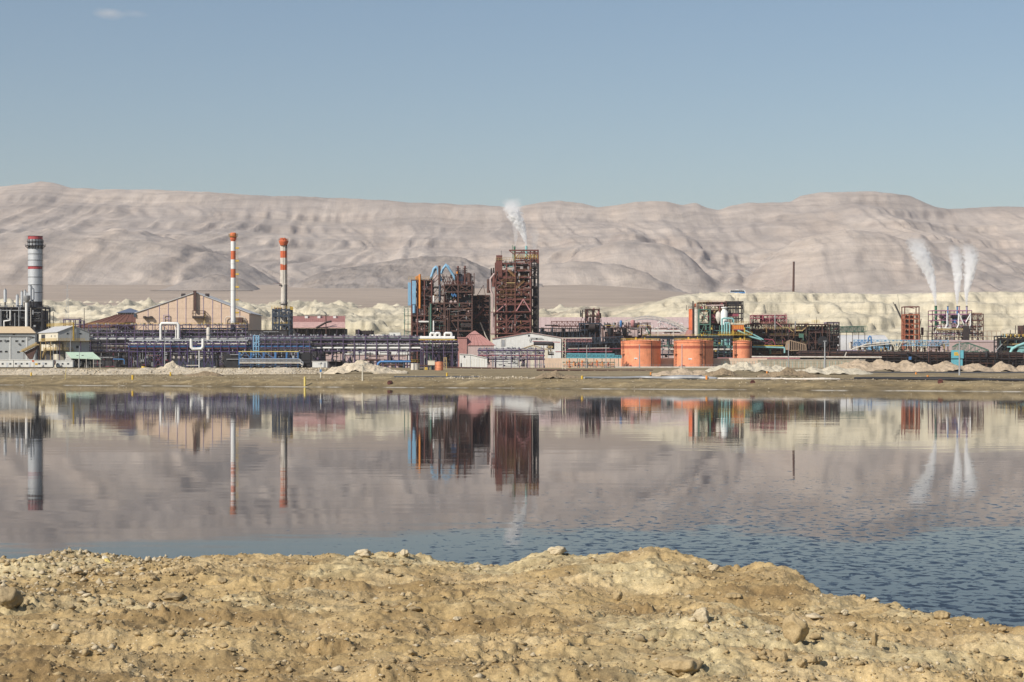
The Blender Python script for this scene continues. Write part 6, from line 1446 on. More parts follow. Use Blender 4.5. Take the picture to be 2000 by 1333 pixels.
T = Thing('roof_truss', 'long grey lattice roof without cladding, below the pale cliffs', 'steel frame', 1650, 1260); X, Z = T.X, T.Z
truss(T, 'roof', (X(1600), 0, Z(650)), (X(1692), 0, Z(648)), 3.4, 6, 12, GREEN, 0.22)
for p in range(1604, 1692, 12): T.bar('column', (X(p), -2, 0), (X(p), -2, Z(650)), 0.3, RUSTB)
T.mesh('mesh_cladding', MB().box(X(1602), X(1690), 3.2, 3.3, Z(650), Z(638)), M('mesh_grey', (0.30, 0.29, 0.24), 0.9))
T = Thing('grey_barrel_store', 'long store with a smooth grey rounded roof and blue end', 'building', 1690, 1300); X, Z = T.X, T.Z
b = MB(); n = 10
prof = [(-9*math.cos(math.pi*i/n), 9.6*math.sin(math.pi*i/n)) for i in range(n+1)]
v = [(X(1636), y+9, Z(684)+z) for y, z in prof]+[(X(1732)+0.15*(9.6-z)*3, y+9, Z(684)+z) for y, z in prof]
b.add(v, [(i, n+1+i, n+2+i, i+1) for i in range(n)], True); b.add(v[:n+1], [tuple(range(n+1))]); b.add(v[n+1:], [tuple(range(n, -1, -1))])
T.mesh('roof', b, GREYR); T.box('base_wall', X(1636), X(1733), 0, 18, 0, Z(684), LILAC); T.box('blue_end', X(1690), X(1736), -0.6, -0.2, Z(684), Z(670), BLUE)
T = Thing('conveyor_bridge', 'light blue trussed conveyor bridge below the red orange tower', 'conveyor', 1755, 1150); X, Z = T.X, T.Z
truss(T, 'span', (X(1668), 0, Z(675)), (X(1852), 0, Z(676)), 3.1, 3, 24, BLUE, 0.3)
b = MB()
for i in range(6): b.bar((X(1664+4*i), -1.6, Z(676)), (X(1676+3*i), -1.6, Z(664)), 0.28)
T.mesh('end_lattice', b, BLUES); T.tube('blue_hook_pipe', [(X(1694), -2, Z(668)), (X(1695), -2, Z(660)), (X(1697.5), -2, Z(657.5)), (X(1700), -2, Z(659)), (X(1701), -2, Z(672))], 0.4, BLUES)
T.tube('pale_conveyor', [(X(1660), -2, Z(684)), (X(1690), -2, Z(673)), (X(1735), -2, Z(669))], 0.35, WHITED)
for p in (1690, 1715, 1745, 1775, 1805, 1835): T.bar('trestle', (X(p), 0, 0), (X(p), 0, Z(675)), 0.4, RUSTB)
b = MB()
for dx in (-8, -3, 3, 8): b.bar((X(1750+dx*1.2), -2.4, Z(669)), (X(1749.5+dx*0.25), -2.4, Z(684)), 0.4)
b.bar((X(1738), -2.4, Z(668.5)), (X(1762), -2.4, Z(668.5)), 0.5); T.mesh('cream_fan_trestle', b, CREAM)
T.bar('cream_girder', (X(1680), -2.2, Z(678)), (X(1770), -2.2, Z(668)), 0.5, WHITED)
clutter(T, X(1660), X(1855), -2, 3, Z(692), Z(668), [RUSTD, RUSTB, STAIRY, DARK, WHITED], 260, 81, 0.9)
T = Thing('pipe_rack', 'low brown rack of long rusty pipes on the right, above the dirt mounds', 'pipe rack', 1790, 1080, group='steel pipe racks'); X, Z = T.X, T.Z
for q, r_, m, y in ((686, 0.35, RUSTB, 1), (688.5, 0.4, RUSTD, 0), (691, 0.45, RUSTB, 1.5), (694, 0.4, RUSTD, 0), (697, 0.45, RUSTB, 0.6), (700, 0.4, DARK, 1.2), (703.5, 0.3, DARK, 0), (697.5, 0.5, DARKB, 3)):
    T.cyl('pipe', (X(1560), y, Z(q)), (X(2060), y, Z(q+3 if q > 690 else q+5)), r_, m, n=12)
for p in range(1564, 2060, 14): T.bar('column', (X(p), -0.5, 0), (X(p), -0.5, Z(686)), 0.32, RUSTB)
for q in (690, 698): T.bar('long_beam', (X(1560), -0.7, Z(q)), (X(2060), -0.7, Z(q+3)), 0.3, RUSTB)
T.box('dark_trench_wall', X(1565), X(2060), 4, 5, 0, Z(694), DARK)
T.tube('inclined_pipe', [(X(1770), -1.2, Z(688)), (X(1802), -1.2, Z(700))], 0.5, RUSTB)
T.cyl('white_main', (X(1465), -3, Z(697.5)), (X(1720), -3, Z(698.5)), 0.45, WHITED); T.cyl('pink_main', (X(1400), -4, Z(700.5)), (X(1560), -4, Z(700.5)), 0.4, PINKS)
T.bar('blue_pump', (X(1776), -2, Z(703)), (X(1776), -2, Z(697)), 1.2, BLUES)
T.bar('raking_strut', (X(1647), -2, Z(701)), (X(1652), -2, Z(688)), 0.4, WHITED)
clutter(T, X(1560), X(2050), -1, 3, 0, Z(688), [DARK, RUSTB, RUSTD], 330, 82, 1.0)
T = Thing('crane_boom', 'thin black slanting crane boom against the pale cliffs', 'crane', 1755, 1240); X, Z = T.X, T.Z
truss_b = MB()
for dy in (-0.6, 0.6): truss_b.bar((X(1748), dy, Z(594)), (X(1764), dy, Z(628)), 0.35)
truss_b.bar((X(1744), 0, Z(590)), (X(1768), 0, Z(640)), 0.3); T.mesh('boom', truss_b, DARK); T.bar('cable', (X(1753), 0, Z(575)), (X(1758), 0, Z(612)), 0.12, DARK); T.bar('mast', (X(1766), 0, 0), (X(1766), 0, Z(626)), 0.6, RUSTB)

# ---- orange red frame tower
T = Thing('frame_tower', 'slim six storey orange red steel frame tower before the cliffs', 'steel tower', 1781, 1220); X, Z = T.X, T.Z
lv = [Z(q) for q in (664, 654, 643, 633, 623, 615)]
frame(T, [X(1767), X(1776), X(1785), X(1795)], [0, 5, 9], [0]+lv, FRAMER, 0.6, 0.15, RUST, FRAMER, 91)
frame(T, [X(1767), X(1795)], [0, 9], [lv[-1], Z(599.5)], RUST, 0.55, 0.0, None, None, 92); T.bar('roof_tie', (X(1767), 0, Z(599)), (X(1786), 0, Z(603)), 0.4, RUST)
for a, b_ in zip(lv[:-1], lv[1:]):
    for p in (1774, 1784): T.box('dark_cell', X(p)-1.2, X(p)+1.2, 3, 7, a+0.3, b_-0.6, DARK)
T.mesh('side_stair', MB().bar((X(1797), 1, lv[0]), (X(1797), 1, lv[-1]), 0.3).bar((X(1800), 1, lv[0]), (X(1796), 1, lv[2]), 0.4).bar((X(1796), 1, lv[2]), (X(1800), 1, lv[4]), 0.4), RUST)
T.box('head_cell', X(1778), X(1784), 2, 6, lv[-1], Z(612), DARK)

# ---- three stack boiler plant
D = 1230
T = Thing('evaporator_plant', 'open frame plant with green, blue and mauve stacks and three steam plumes', 'process plant', 1868, D); X, Z = T.X, T.Z
frame(T, [X(p) for p in (1821, 1838, 1855, 1872, 1889, 1898)], [0, 12], [0, Z(665), Z(652), Z(637.5), Z(626), Z(614), Z(607)], RUSTD, 0.42, 0.25, None, None, 93, bmat=MAUVE)
frame(T, [X(1898), X(1909), X(1920.5)], [0, 12], [0, Z(665), Z(652), Z(637.5), Z(626), Z(614)], RUSTD, 0.45, 0.5, None, None, 94, bmat=RUST)
for p, zt, zb, r_, m in ((1830.5, 597.5, 640, 0.78, GREENS), (1854, 598, 640, 0.45, BLUES), (1872.5, 598, 625, 0.5, BLUES), (1876.5, 598, 615, 0.42, MAUVE), (1891, 598, 612, 0.58, LILAC)):
    o = T.cyl('stack', (X(p), 4, Z(zb)), (X(p), 4, Z(zt)), r_, m); T.cyl('stack_lip', (X(p), 4, Z(zt)-0.3), (X(p), 4, Z(zt)+0.05), r_+0.1, DARK, o)
for p, m in ((1845, GREEN), (1867, BLUES), (1889, MAUVE)):
    T.box('evaporator_head', X(p)-2.0, X(p)+1.6, 2, 6, Z(622), Z(615.5), DARK); T.cyl('evaporator_body', (X(p), 4, Z(632)), (X(p), 4, Z(618)), 1.5, m)
for p in (1849.5, 1872, 1895): T.tube('white_downpipe', [(X(p), -0.6, Z(612)), (X(p), -0.6, Z(635)), (X(p)-1, -0.6, Z(641))], 0.42, WHITE)
T.tube('white_crosspipe', [(X(1873), -0.6, Z(614)), (X(1882), -0.6, Z(634))], 0.35, WHITE); T.tube('white_crosspipe', [(X(1894), -0.8, Z(615)), (X(1886), -0.8, Z(630))], 0.35, WHITE)
T.mesh('white_frame', MB().bar((X(1841), -0.8, Z(634)), (X(1841), -0.8, Z(641)), 0.3).bar((X(1855), -0.8, Z(634)), (X(1855), -0.8, Z(641)), 0.3).bar((X(1841), -0.8, Z(641)), (X(1855), -0.8, Z(641)), 0.4), WHITE)
for p, q in ((1832, 648), (1845, 650), (1862, 652), (1880, 646), (1902, 650), (1836, 640), (1858, 640)): T.cyl('white_vessel', (X(p), 1, Z(q+4)), (X(p), 1, Z(q-4)), 1.0, WHITE)
T.bar('khaki_deck', (X(1828), -0.8, Z(643.5)), (X(1880), -0.8, Z(643.5)), 0.9, STAIRY)
T.box('dark_lift_shaft', X(1880), X(1892), -2, 3, 0, Z(637), RUSTB); T.box('roof_house', X(1898), X(1920), 2, 9, Z(614), Z(611), TANST)
for q in (652, 662.5): T.bar('long_gangway', (X(1790), -1.2, Z(q-5)), (X(1955), -1.2, Z(q-5)), 0.35, TANST)
for p in range(1792, 1956, 9): T.bar('gangway_post', (X(p), -1.2, 0), (X(p), -1.2, Z(648)), 0.28, TANST if p > 1920 else RUSTD)
T.box('rust_vessel', X(1800), X(1804), 0, 2, Z(655), Z(640), RUST)
clutter(T, X(1822), X(1920), -0.5, 6, Z(664), Z(634), [WHITE, DARK, WHITED, RUSTB, STEELG], 240, 95, 0.9); clutter(T, X(1822), X(1920), 2, 8, Z(636), Z(612), [WHITED, RUSTD, STEELG, MAUVE], 110, 96, 0.8)
T = Thing('pink_shed', 'long pale pink shed at the foot of the three steaming stacks', 'building', 1895, 1200); X, Z = T.X, T.Z
T.box('wall', X(1820), X(1949), 0, 14, 0, Z(668), PINKW); v = [(X(1819), -0.4, Z(668)), (X(1950), -0.4, Z(668)), (X(1947), 7, Z(664.5)), (X(1822), 7, Z(664.5)), (X(1819), 14.4, Z(668)), (X(1950), 14.4, Z(668))]
T.mesh('roof', MB().add(v, [(0, 1, 2, 3), (3, 2, 5, 4), (0, 3, 4), (1, 5, 2), (0, 4, 5, 1)]), PINKW)
for p in range(1828, 1948, 12): T.box('cladding_rib', X(p)-0.08, X(p)+0.08, -0.08, 0.02, 0, Z(668), PINKW)
T = Thing('arched_conveyor', 'dark green arched truss bridge right of the blue box', 'conveyor', 1900, 1130); X, Z = T.X, T.Z
n = 14
pts = [(1862, 678), (1872, 672), (1882, 671), (1891, 670), (1905, 675), (1920, 680), (1930, 684), (1934, 692), (1936, 697)]
hi = [(X(a), 0, Z(b_)) for a, b_ in pts]; lo = [(X(a), 0, Z(max(b_+9, 687))) for a, b_ in pts]
b = MB(); c = MB()
for dy in (0, 3):
    for i in range(len(hi)-1):
        h0, h1, l0, l1 = [Vector(q)+Vector((0, dy, 0)) for q in (hi[i], hi[i+1], lo[i], lo[i+1])]
        b.bar(h0, h1, 0.42).bar(l0, l1, 0.36); c.bar(h0, l0, 0.24).bar(h1, l0, 0.2); m0 = (h0+h1)/2; c.bar(m0, (l0+l1)/2, 0.2)
T.mesh('chord', b, GREEN); T.mesh('web_members', c, GREEN)
for p in (1890, 1921): T.bar('leg', (X(p), 1, 0), (X(p), 1, Z(687)), 0.4, GREEN)
clutter(T, X(1864), X(1948), -0.5, 3, 0, Z(686), [DARK, RUSTB, GREEN, WHITED], 150, 97, 0.9)
T = Thing('sign_box', 'bright blue box with a yellow patch on its front', 'kiosk', 1872, 1040); X, Z = T.X, T.Z
T.box('wall', X(1861), X(1882), 0, 4, Z(700.5), Z(684.5), TEALB); T.box('side_fin', X(1882), X(1884.5), 0.5, 4.5, Z(700), Z(686), DARKB); T.box('foot', X(1860), X(1880), -0.2, 3, 0, Z(702.5), TEALB)
T.box('yellow_patch', X(1863.5), X(1871), -0.06, 0.02, Z(695), Z(688.2), YELB); T.box('yellow_patch', X(1870.8), X(1875.5), -0.05, 0.02, Z(694.8), Z(691.2), YELB); b = MB()
for i in range(3): b.box(X(1864.6+2*i), X(1865.6+2*i), -0.09, -0.055, Z(692.2), Z(690.2))
T.mesh('dark_marks', b, STAIRY)
# ---- dark plant at the right edge
T = Thing('edge_plant', 'dark plant with yellow rails and turquoise pipes at the right edge', 'process plant', 1990, 1150); X, Z = T.X, T.Z
frame(T, [X(p) for p in (1955, 1968, 1982, 1996, 2012, 2030)], [0, 8, 16], [0, Z(690), Z(676), Z(664), Z(657)], DARK, 0.6, 0.4, DARK, STAIRY, 98)
T.box('shade_fill', X(1960), X(2030), 4, 15, 0, Z(660), DARK); T.box('rust_tower', X(1996), X(2012), 3, 10, Z(658), Z(636), RUSTD)  # black fill box is painted inner shade
T.mesh('turquoise_duct', MB().tube([(X(1970), -1.4, Z(694)), (X(1976), -1.4, Z(682)), (X(1986), -1.4, Z(676)), (X(2010), -1.4, Z(668))], 0.8, 10), TEAL); T.bar('turquoise_beam', (X(1966), -1.2, Z(678)), (X(2020), -1.2, Z(679)), 0.6, TEAL); T.bar('turquoise_post', (X(1974), -1.2, Z(700)), (X(1974), -1.2, Z(678)), 0.6, TEAL)
T.mesh('turquoise_hood', MB().prism([(X(1990), Z(676)), (X(2020), Z(672)), (X(2020), Z(688)), (X(1985), Z(690))], -0.9, 0.4), TEAL); T.bar('stair', (X(1942), -0.5, Z(688)), (X(1957), -0.5, Z(672)), 0.5, STEELG); T.bar('stair', (X(1948), -0.5, Z(680)), (X(1955), -0.5, Z(655)), 0.35, RUSTB)
for i in range(7): T.cyl('yellow_valve', (X(1966+8*i), -0.5, Z(658)), (X(1966+8*i), -0.5, Z(653)), 0.3, YEL)
for p, zt in ((1985, 636), (2001, 635), (1975, 645), (1992, 641)): T.cyl('vent_pipe', (X(p), 2, Z(658)), (X(p), 2, Z(zt)), 0.2, RUSTB)
T.bar('ochre_beam', (X(1976), -1.4, Z(672.5)), (X(2010), -1.4, Z(672)), 0.5, STAIRY)
clutter(T, X(1954), X(2030), -1, 6, 0, Z(652), [DARK, RUSTB, STAIRY, DARKB, TEAL], 260, 99, 0.9)

# ---- things up on the cliffs
D = 1700
zc = marl_z(wx(1549, D), D)
T = Thing('dark_stack', 'lone thin dark stack on top of the pale cliff', 'chimney', 1549.5, D, z=zc-0.5); X, Z = T.X, T.Z
T.mesh('shaft', MB().cyl((0, 0, 0), (0.4, 0, Z(511.5)), 2.3*T.k, 16, 1.9*T.k), RUSTD); T.mesh('footing', MB().lathe([(9*T.k, -0.5), (5*T.k, 1.2), (2.6*T.k, 2.2), (2.3*T.k, 4)]), RUSTD); T.cyl('rim', (0.4, 0, Z(511.5)-0.4), (0.4, 0, Z(511.5)), 2.2*T.k, DARK)
D = 1675
zc = marl_z(wx(1441, D), D)
T = Thing('bus', 'white and blue coach parked on top of the pale cliff', 'bus', 1441, D, z=zc, rz=math.radians(-6)); L = 12.6; H = 3.4
T.mesh('body', MB().prism([(-L/2, 0.45), (L/2, 0.45), (L/2+0.15, 1.6), (L/2-0.5, H-0.2), (L/2-0.9, H), (-L/2+0.2, H), (-L/2, H-0.3)], 0, 2.5), WHITE)
T.box('blue_panel', -L/2+0.1, L/2-0.4, -0.05, 0.02, 0.5, 1.8, BLUES)
for i in range(6): T.box('side_window', -L/2+0.3+1.65*i, -L/2+1.9+1.65*i, -0.06, 0.02, 1.9, 3.15, DARK)
T.mesh('windscreen', MB().prism([(L/2+0.16, 1.6), (L/2+0.2, 1.7), (L/2-0.35, H-0.35), (L/2-0.45, H-0.3)], 0.15, 2.35), GLASS); T.box('front_window', L/2-2.4, L/2-0.9, -0.06, 0.02, 1.6, 3.0, DARKB)
for x in (-L/2+2.4, L/2-2.6):
    o = T.cyl('wheel', (x, -0.08, 0.5), (x, 0.3, 0.5), 0.5, DARK); T.cyl('rim', (x, -0.12, 0.5), (x, 0.0, 0.5), 0.25, STEELG, o)
T.box('roof_unit', -2, 1, 0.6, 1.9, H, H+0.3, WHITE)

def person(label, px, D, z, pose, shirt, trousers, h=1.75, group=None, rz=0.0):
    """one continuous skinned body, clothes as thin shells over it"""
    T = Thing('person', label, 'person', px, D, z=z, rz=rz, group=group); s = h/1.75
    J = [(0, 0, .95), (0, 0, 1.2), (0, 0, 1.42), (0, 0, 1.5), (0, -.02, 1.66), (-.1, 0, .9), (-.11-.03*pose, .02, .48), (-.12-.04*pose, .05, .06), (-.12-.04*pose, -.12, .03),
         (.1, 0, .9), (.11+.03*pose, -.04, .48), (.12+.05*pose, .02, .06), (.12+.05*pose, -.14, .03), (-.19, 0, 1.40), (-.25, .02, 1.13), (-.24-.05*pose, -.10, .88), (.19, 0, 1.40), (.26, .02, 1.13), (.25+.05*pose, -.12, .9)]
    R = [.15, .145, .15, .06, .105, .095, .065, .045, .035, .095, .065, .045, .035, .065, .045, .035, .065, .045, .035]
    E = [(0, 1), (1, 2), (2, 3), (3, 4), (0, 5), (5, 6), (6, 7), (7, 8), (0, 9), (9, 10), (10, 11), (11, 12), (2, 13), (13, 14), (14, 15), (2, 16), (16, 17), (17, 18)]
    def skin(name, idx, grow, mat):
        me = bpy.data.meshes.new(name); m = {j: i for i, j in enumerate(idx)}
        me.from_pydata([tuple(c*s for c in J[j]) for j in idx], [(m[a], m[b_]) for a, b_ in E if a in m and b_ in m], [])
        o = T._put(name, me, Matrix.Identity(4)); md = o.modifiers.new('skin', 'SKIN')
        for j, sv in zip(idx, me.skin_vertices[0].data if me.skin_vertices else []): sv.radius = (R[j]*s*grow, R[j]*s*grow*0.8); sv.use_root = (j == idx[0])
        o.modifiers.new('sub', 'SUBSURF').levels = 1; me.materials.append(mat); return o
    def attach(name, idx, grow, mat):
        me = bpy.data.meshes.new('tmp')
        b = MB()
        for a, b_ in E:
            if a in idx and b_ in idx: b.cyl(Vector(J[a])*s, Vector(J[b_])*s, R[a]*grow*s, 10, R[b_]*grow*s)
        return T.mesh(name, b, mat)
    bb = bpy.data.meshes.new('body'); bb.from_pydata([tuple(c*s for c in j) for j in J], E, [])
    o = T._put('body', bb, Matrix.Identity(4)); bb.materials.append(SKIN)
    md = o.modifiers.new('skin', 'SKIN')
    for i, sv in enumerate(bb.skin_vertices[0].data): sv.radius = (R[i]*s, R[i]*s*(0.75 if i < 3 else 1)); sv.use_root = (i == 0)
    o.modifiers.new('sub', 'SUBSURF').levels = 1
    attach('shirt', (0, 1, 2, 13, 14, 16, 17), 1.12, shirt); attach('trousers', (0, 5, 6, 7, 9, 10, 11), 1.14, trousers)
    hz_ = MB(); hz_.lathe([(0.112*s, 1.68*s), (0.118*s, 1.72*s), (0.09*s, 1.78*s), (0.0, 1.80*s)], (0, -.01*s), 12); T.mesh('hair', hz_, DARK)
    return T
for i, (p, a, sh, tr, lab) in enumerate(((1398, 0, CLOTHD, CLOTHD, 'person in dark clothes standing alone, farthest left of those on the cliff top'), (1402.5, 1, CLOTHD, CLOTHD, 'person in dark clothes with legs apart, second from the left on the cliff top'),
      (1407, 0, CLOTHR, CLOTHD, 'person in a red top among those on the cliff top'), (1409.5, 1, CLOTHD, CLOTHD, 'person in dark clothes just right of the red top on the cliff'), (1412.5, 0, CLOTHW, CLOTHD, 'person in a white top and dark trousers on the cliff top'),
      (1416.5, 1, CLOTHD, CLOTHD, 'person in dark clothes between the white top and the coach on the cliff'), (1420, 0, CLOTHW, CLOTHW, 'person dressed all in white near the coach on the cliff top'), (1423.5, 1, CLOTHD, CLOTHD, 'person in dark clothes nearest the rear of the coach'))):
    person(lab, p, 1672, marl_z(wx(p, 1672), 1672), a, sh, tr, 1.7+0.03*(i % 4), 'people standing by the coach', rz=0.5*(i % 3)-0.4)
person('person in a white top walking beside the long brown pipe', 1063.5, 770, float(ground_z(wx(1063.5, 770), 770)), 1, CLOTHW, CLOTHD, 1.85, rz=1.2)
# ================================================================== shore strip, mounds, posts, steam, stones
def place(px, py, D0=290, D1=1250):
    """where the sight line through a photo point meets the far ground"""
    Ds = np.arange(D0, D1, 0.5); z = ground_z(wx(px, Ds), Ds); l = CAMZ-(py-HOR)*Ds/FOC
    ok = np.nonzero(z >= l)[0]
    return float(Ds[ok[0]]) if len(ok) else D1

def mat_spoil(name, lo, hi):
    t = NT(name); p = t.pos()
    n = t.noise(p, 0.5, 6, 0.65); n2 = t.noise(p, 3.0, 4, 0.65)
    c = t.ramp(n, [(0.3, lo), (0.68, hi)]); c = t.mix(0.7, c, t.mix(1.0, c, t.ramp(n2, [(0.28, 0.62), (0.7, 1.3)]), 'MULTIPLY'))
    return t.bsdf(c, 0.95, normal=t.bump(t.noise(p, 1.4, 6, 0.7), 0.9, 0.35))
SPOILP = mat_spoil('pale_spoil', (0.46, 0.385, 0.28), (0.62, 0.54, 0.41))
SPOILW = mat_spoil('white_spoil', (0.46, 0.405, 0.30), (0.62, 0.56, 0.44))
SPOILT = mat_spoil('tan_spoil', (0.36, 0.28, 0.19), (0.50, 0.40, 0.29))
SPOILB = mat_spoil('brown_spoil', (0.20, 0.148, 0.09), (0.31, 0.235, 0.15))

def mound(label, pl, pr, ytop, ybase, mat, seed, peaks=((0.5, 1.0, 0.5),), D=None):
    """peaks: (place along the mound, height, width) fractions"""
    c = (pl+pr)/2; D = D or place(c, ybase); k = D/FOC
    hw = (pr-pl)/2*k; hh = (CAMZ-(ytop-HOR)*k)-float(ground_z(wx(c, D), D)); dp = max(hw*0.55, hh*1.6)
    n, m = 110, 56
    xs = np.linspace(-hw*1.08, hw*1.08, n); ys = np.linspace(-dp, dp, m); X, Y = np.meshgrid(xs, ys)
    u = (X/hw+1)/2
    Hm = np.zeros_like(X)
    for f, h, w_ in peaks:
        d = np.hypot((u-f)/w_, Y/dp*0.95*(0.6/max(h, .4))**0.3+0.10*fbm(X/3+seed, Y/3, 2, seed))
        Hm = np.maximum(Hm, h*np.clip(1-d**1.05, 0, 1))
    nz = fbm(X/2.2+seed*5, Y/2.2, 5, seed, 0.55)
    Z = hh*Hm*(1+0.18*fbm(X/5+seed, Y/4, 3, seed+5))+0.36*nz*np.clip(Hm*4, 0, 1)*min(1.3, hh/2.5)-0.35*(1-np.clip(Hm*12, 0, 1))
    gz = ground_z(X+wx(c, D), Y+D)-float(ground_z(wx(c, D), D))
    o = grid_mesh('dirt_mound', X, Y, Z+gz, mat)
    o.location = (wx(c, D), D, float(ground_z(wx(c, D), D)))
    return tag(o, label, 'dirt mound', 'dirt mounds along the far shore')
mound('pale pointed mound below the white U shaped pipe', 300, 373, 706, 728, SPOILP, 3, ((0.48, 1, 0.42), (0.3, .6, .35), (0.75, .5, .4)))
mound('large pale mound in front of the dark lean-to and pipe bridge', 628, 790, 702, 730, SPOILP, 5, ((0.47, 1.0, 0.36), (0.36, 0.86, 0.36), (0.62, .6, .35), (0.85, .3, .3)))
mound('low brown mound at the foot of the pale berm', 362, 432, 724, 734, SPOILB, 7, ((0.5, 1, 0.5), (0.3, .8, .4), (.75, .7, .4)))
mound('low brown mound in the middle of the shore beside the stony patch', 1048, 1128, 725, 739, SPOILB, 9, ((0.45, 1, 0.4), (0.25, .8, .4), (.75, .5, .4)))
mound('brown mound in front of the right big orange tank', 1276, 1385, 719, 734, SPOILT, 10, ((0.5, 1, 0.5), (0.25, .8, .4), (.8, .8, .4)))
mound('white heap hiding the foot of the smaller orange tank', 1378, 1545, 706, 727, SPOILW, 11, ((0.42, 1, 0.32), (0.24, .8, .3), (.62, .86, .3), (.82, .6, .3)))
mound('brown mound between the two white heaps', 1482, 1592, 717, 736, SPOILB, 13, ((0.5, 1, 0.45), (0.3, .7, .4), (.75, .7, .4)))
mound('brown mound in front of the first white heap', 1372, 1450, 719, 735, SPOILB, 15, ((0.5, 1, 0.5), (.25, .6, .3)))
mound('low white heap at the foot of the tall grey lamp post', 1540, 1700, 714, 731, SPOILW, 17, ((0.3, .9, 0.3), (.55, 1, .3), (.8, .7, .25), (.12, .6, .2)))
mound('long tan mound below the blue truss bridge', 1605, 1800, 701, 727, SPOILT, 19, ((0.36, 1, 0.3), (.16, .6, .25), (.6, .93, .35), (.85, .8, .25)))
mound('long tan mound below the blue sign box', 1765, 1945, 705, 727, SPOILT, 21, ((0.2, .9, 0.25), (.45, 1, .3), (.75, .75, .3)))
mound('pointed tan mound near the right edge', 1915, 2060, 706, 727, SPOILT, 23, ((0.3, 1, 0.25), (.6, .6, .3), (.85, .7, .3)))

def build_berm():
    xs = np.linspace(wx(-420, 480), wx(660, 520), 420); n = 44; v = np.linspace(-1, 1, n)
    X, V = np.meshgrid(xs, v); yc = 505+14*fbm(X/60, X*0, 2, 31); Y = yc+V*15
    h = 1.75*(0.72+0.5*fbm(X/12, X*0+3, 4, 33)*0.6)*(1-sstep(wx(560, 520), wx(655, 520), X)*0.75)
    Z = ground_z(X, Y)-0.3+(h+0.3)*np.clip(1-np.abs(V)**1.4, 0, 1)+0.30*fbm(X/2.3, Y/2.3, 5, 35, 0.58)*np.clip(1.1-np.abs(V), 0, 1)
    tag(grid_mesh('dirt_berm', X, Y, Z, SPOILP), 'long pale dirt berm in front of the left half of the plant', kind='structure')
build_berm()

def strip(name, label, s0, s1, xa, xb, lift, mat):
    xs = np.linspace(xa, xb, 500); s = np.linspace(s0, s1, 6); X = np.broadcast_to(xs, (6, 500)); Y = shore_y(xs)[None, :]*0+np.clip(344-0.598*(X+13), 230, 470)+s[:, None]
    tag(grid_mesh(name, X, Y, np.maximum(ground_z(X, Y), 0.9)+lift, mat), label, kind='structure')
ASPH = M('worn_asphalt', (0.115, 0.098, 0.082), 0.9, grime=0.5)
strip('road', 'dark shore road behind the waterline', 39.5, 48.5, -400, 400, 0.03, ASPH)
xs = np.linspace(wx(1680, 500), wx(2500, 500), 200); X, V = np.meshgrid(xs, np.linspace(-1, 1, 7)); Y = 500+V*8
tag(grid_mesh('track', X, Y, ground_z(X, Y)+0.32-0.5*np.abs(V)**3, M('dark_track', (0.06, 0.056, 0.052), 0.9)), 'dark track below the tan mounds on the right', kind='structure')

# ---- shore pipes
def shore_pipe(label, a, b, r, mat, name='shore_pipe', n=7):
    pts = []
    for i in range(n+1):
        px = a[0]+(b[0]-a[0])*i/n; py = a[1]+(b[1]-a[1])*i/n; D = place(px, py); x = wx(px, D); pts.append((x, D, float(ground_z(x, D))+r*0.8))
    T = Thing(name, label, 'pipe', a[0], pts[0][1], group='pipes lying along the far shore')
    T.tube('pipe', [(x-T.o.location.x, y-T.o.location.y, z-T.o.location.z) for x, y, z in pts], r, mat)
    for x, y, z in pts[1::2]: T.box('sleeper', x-T.o.location.x-0.15, x-T.o.location.x+0.15, y-T.o.location.y-0.35, y-T.o.location.y+0.35, z-T.o.location.z-r-0.2, z-T.o.location.z-r*0.6, TANST)
shore_pipe('long grey shore pipe starting at a yellow bollard left of the orange tanks', (1141, 740), (1400, 741.5), 0.19, STEELG)
shore_pipe('pale shore pipe running below the brown mounds', (1403, 741.5), (1640, 743), 0.15, WHITED)
shore_pipe('black shore pipe in the right hand corner of the far bank', (1670, 741), (2060, 746), 0.19, DARK)
shore_pipe('thin dark hose at the foot of the narrow orange tank', (770, 737), (935, 738), 0.10, DARKB)
for px, py, lab in ((760, 748, 'rusty pipe end poking from the far bank below the pale tank'), (1468, 749, 'rusty pipe end poking from the far bank below the white heap'), (1834, 747, 'rusty pipe end poking from the far bank near the right edge')):
    D = place(px, py)-0.6; T = Thing('outfall_pipe', lab, 'pipe', px, D, group='outfall pipes in the far bank')
    T.mesh('pipe', MB().lathe([(0.27, 0), (0.33, 0), (0.33, 1.1), (0.27, 1.1), (0.27, 0)], n=16), RUSTD).matrix_basis = Matrix.Translation((0, -0.6, 0.15)) @ Euler((math.radians(-84), 0, math.radians(-12))).to_matrix().to_4x4()
    T.cyl('flange', (0.1, -0.55, 0.18), (0.1, -0.45, 0.18), 0.4, RUST)

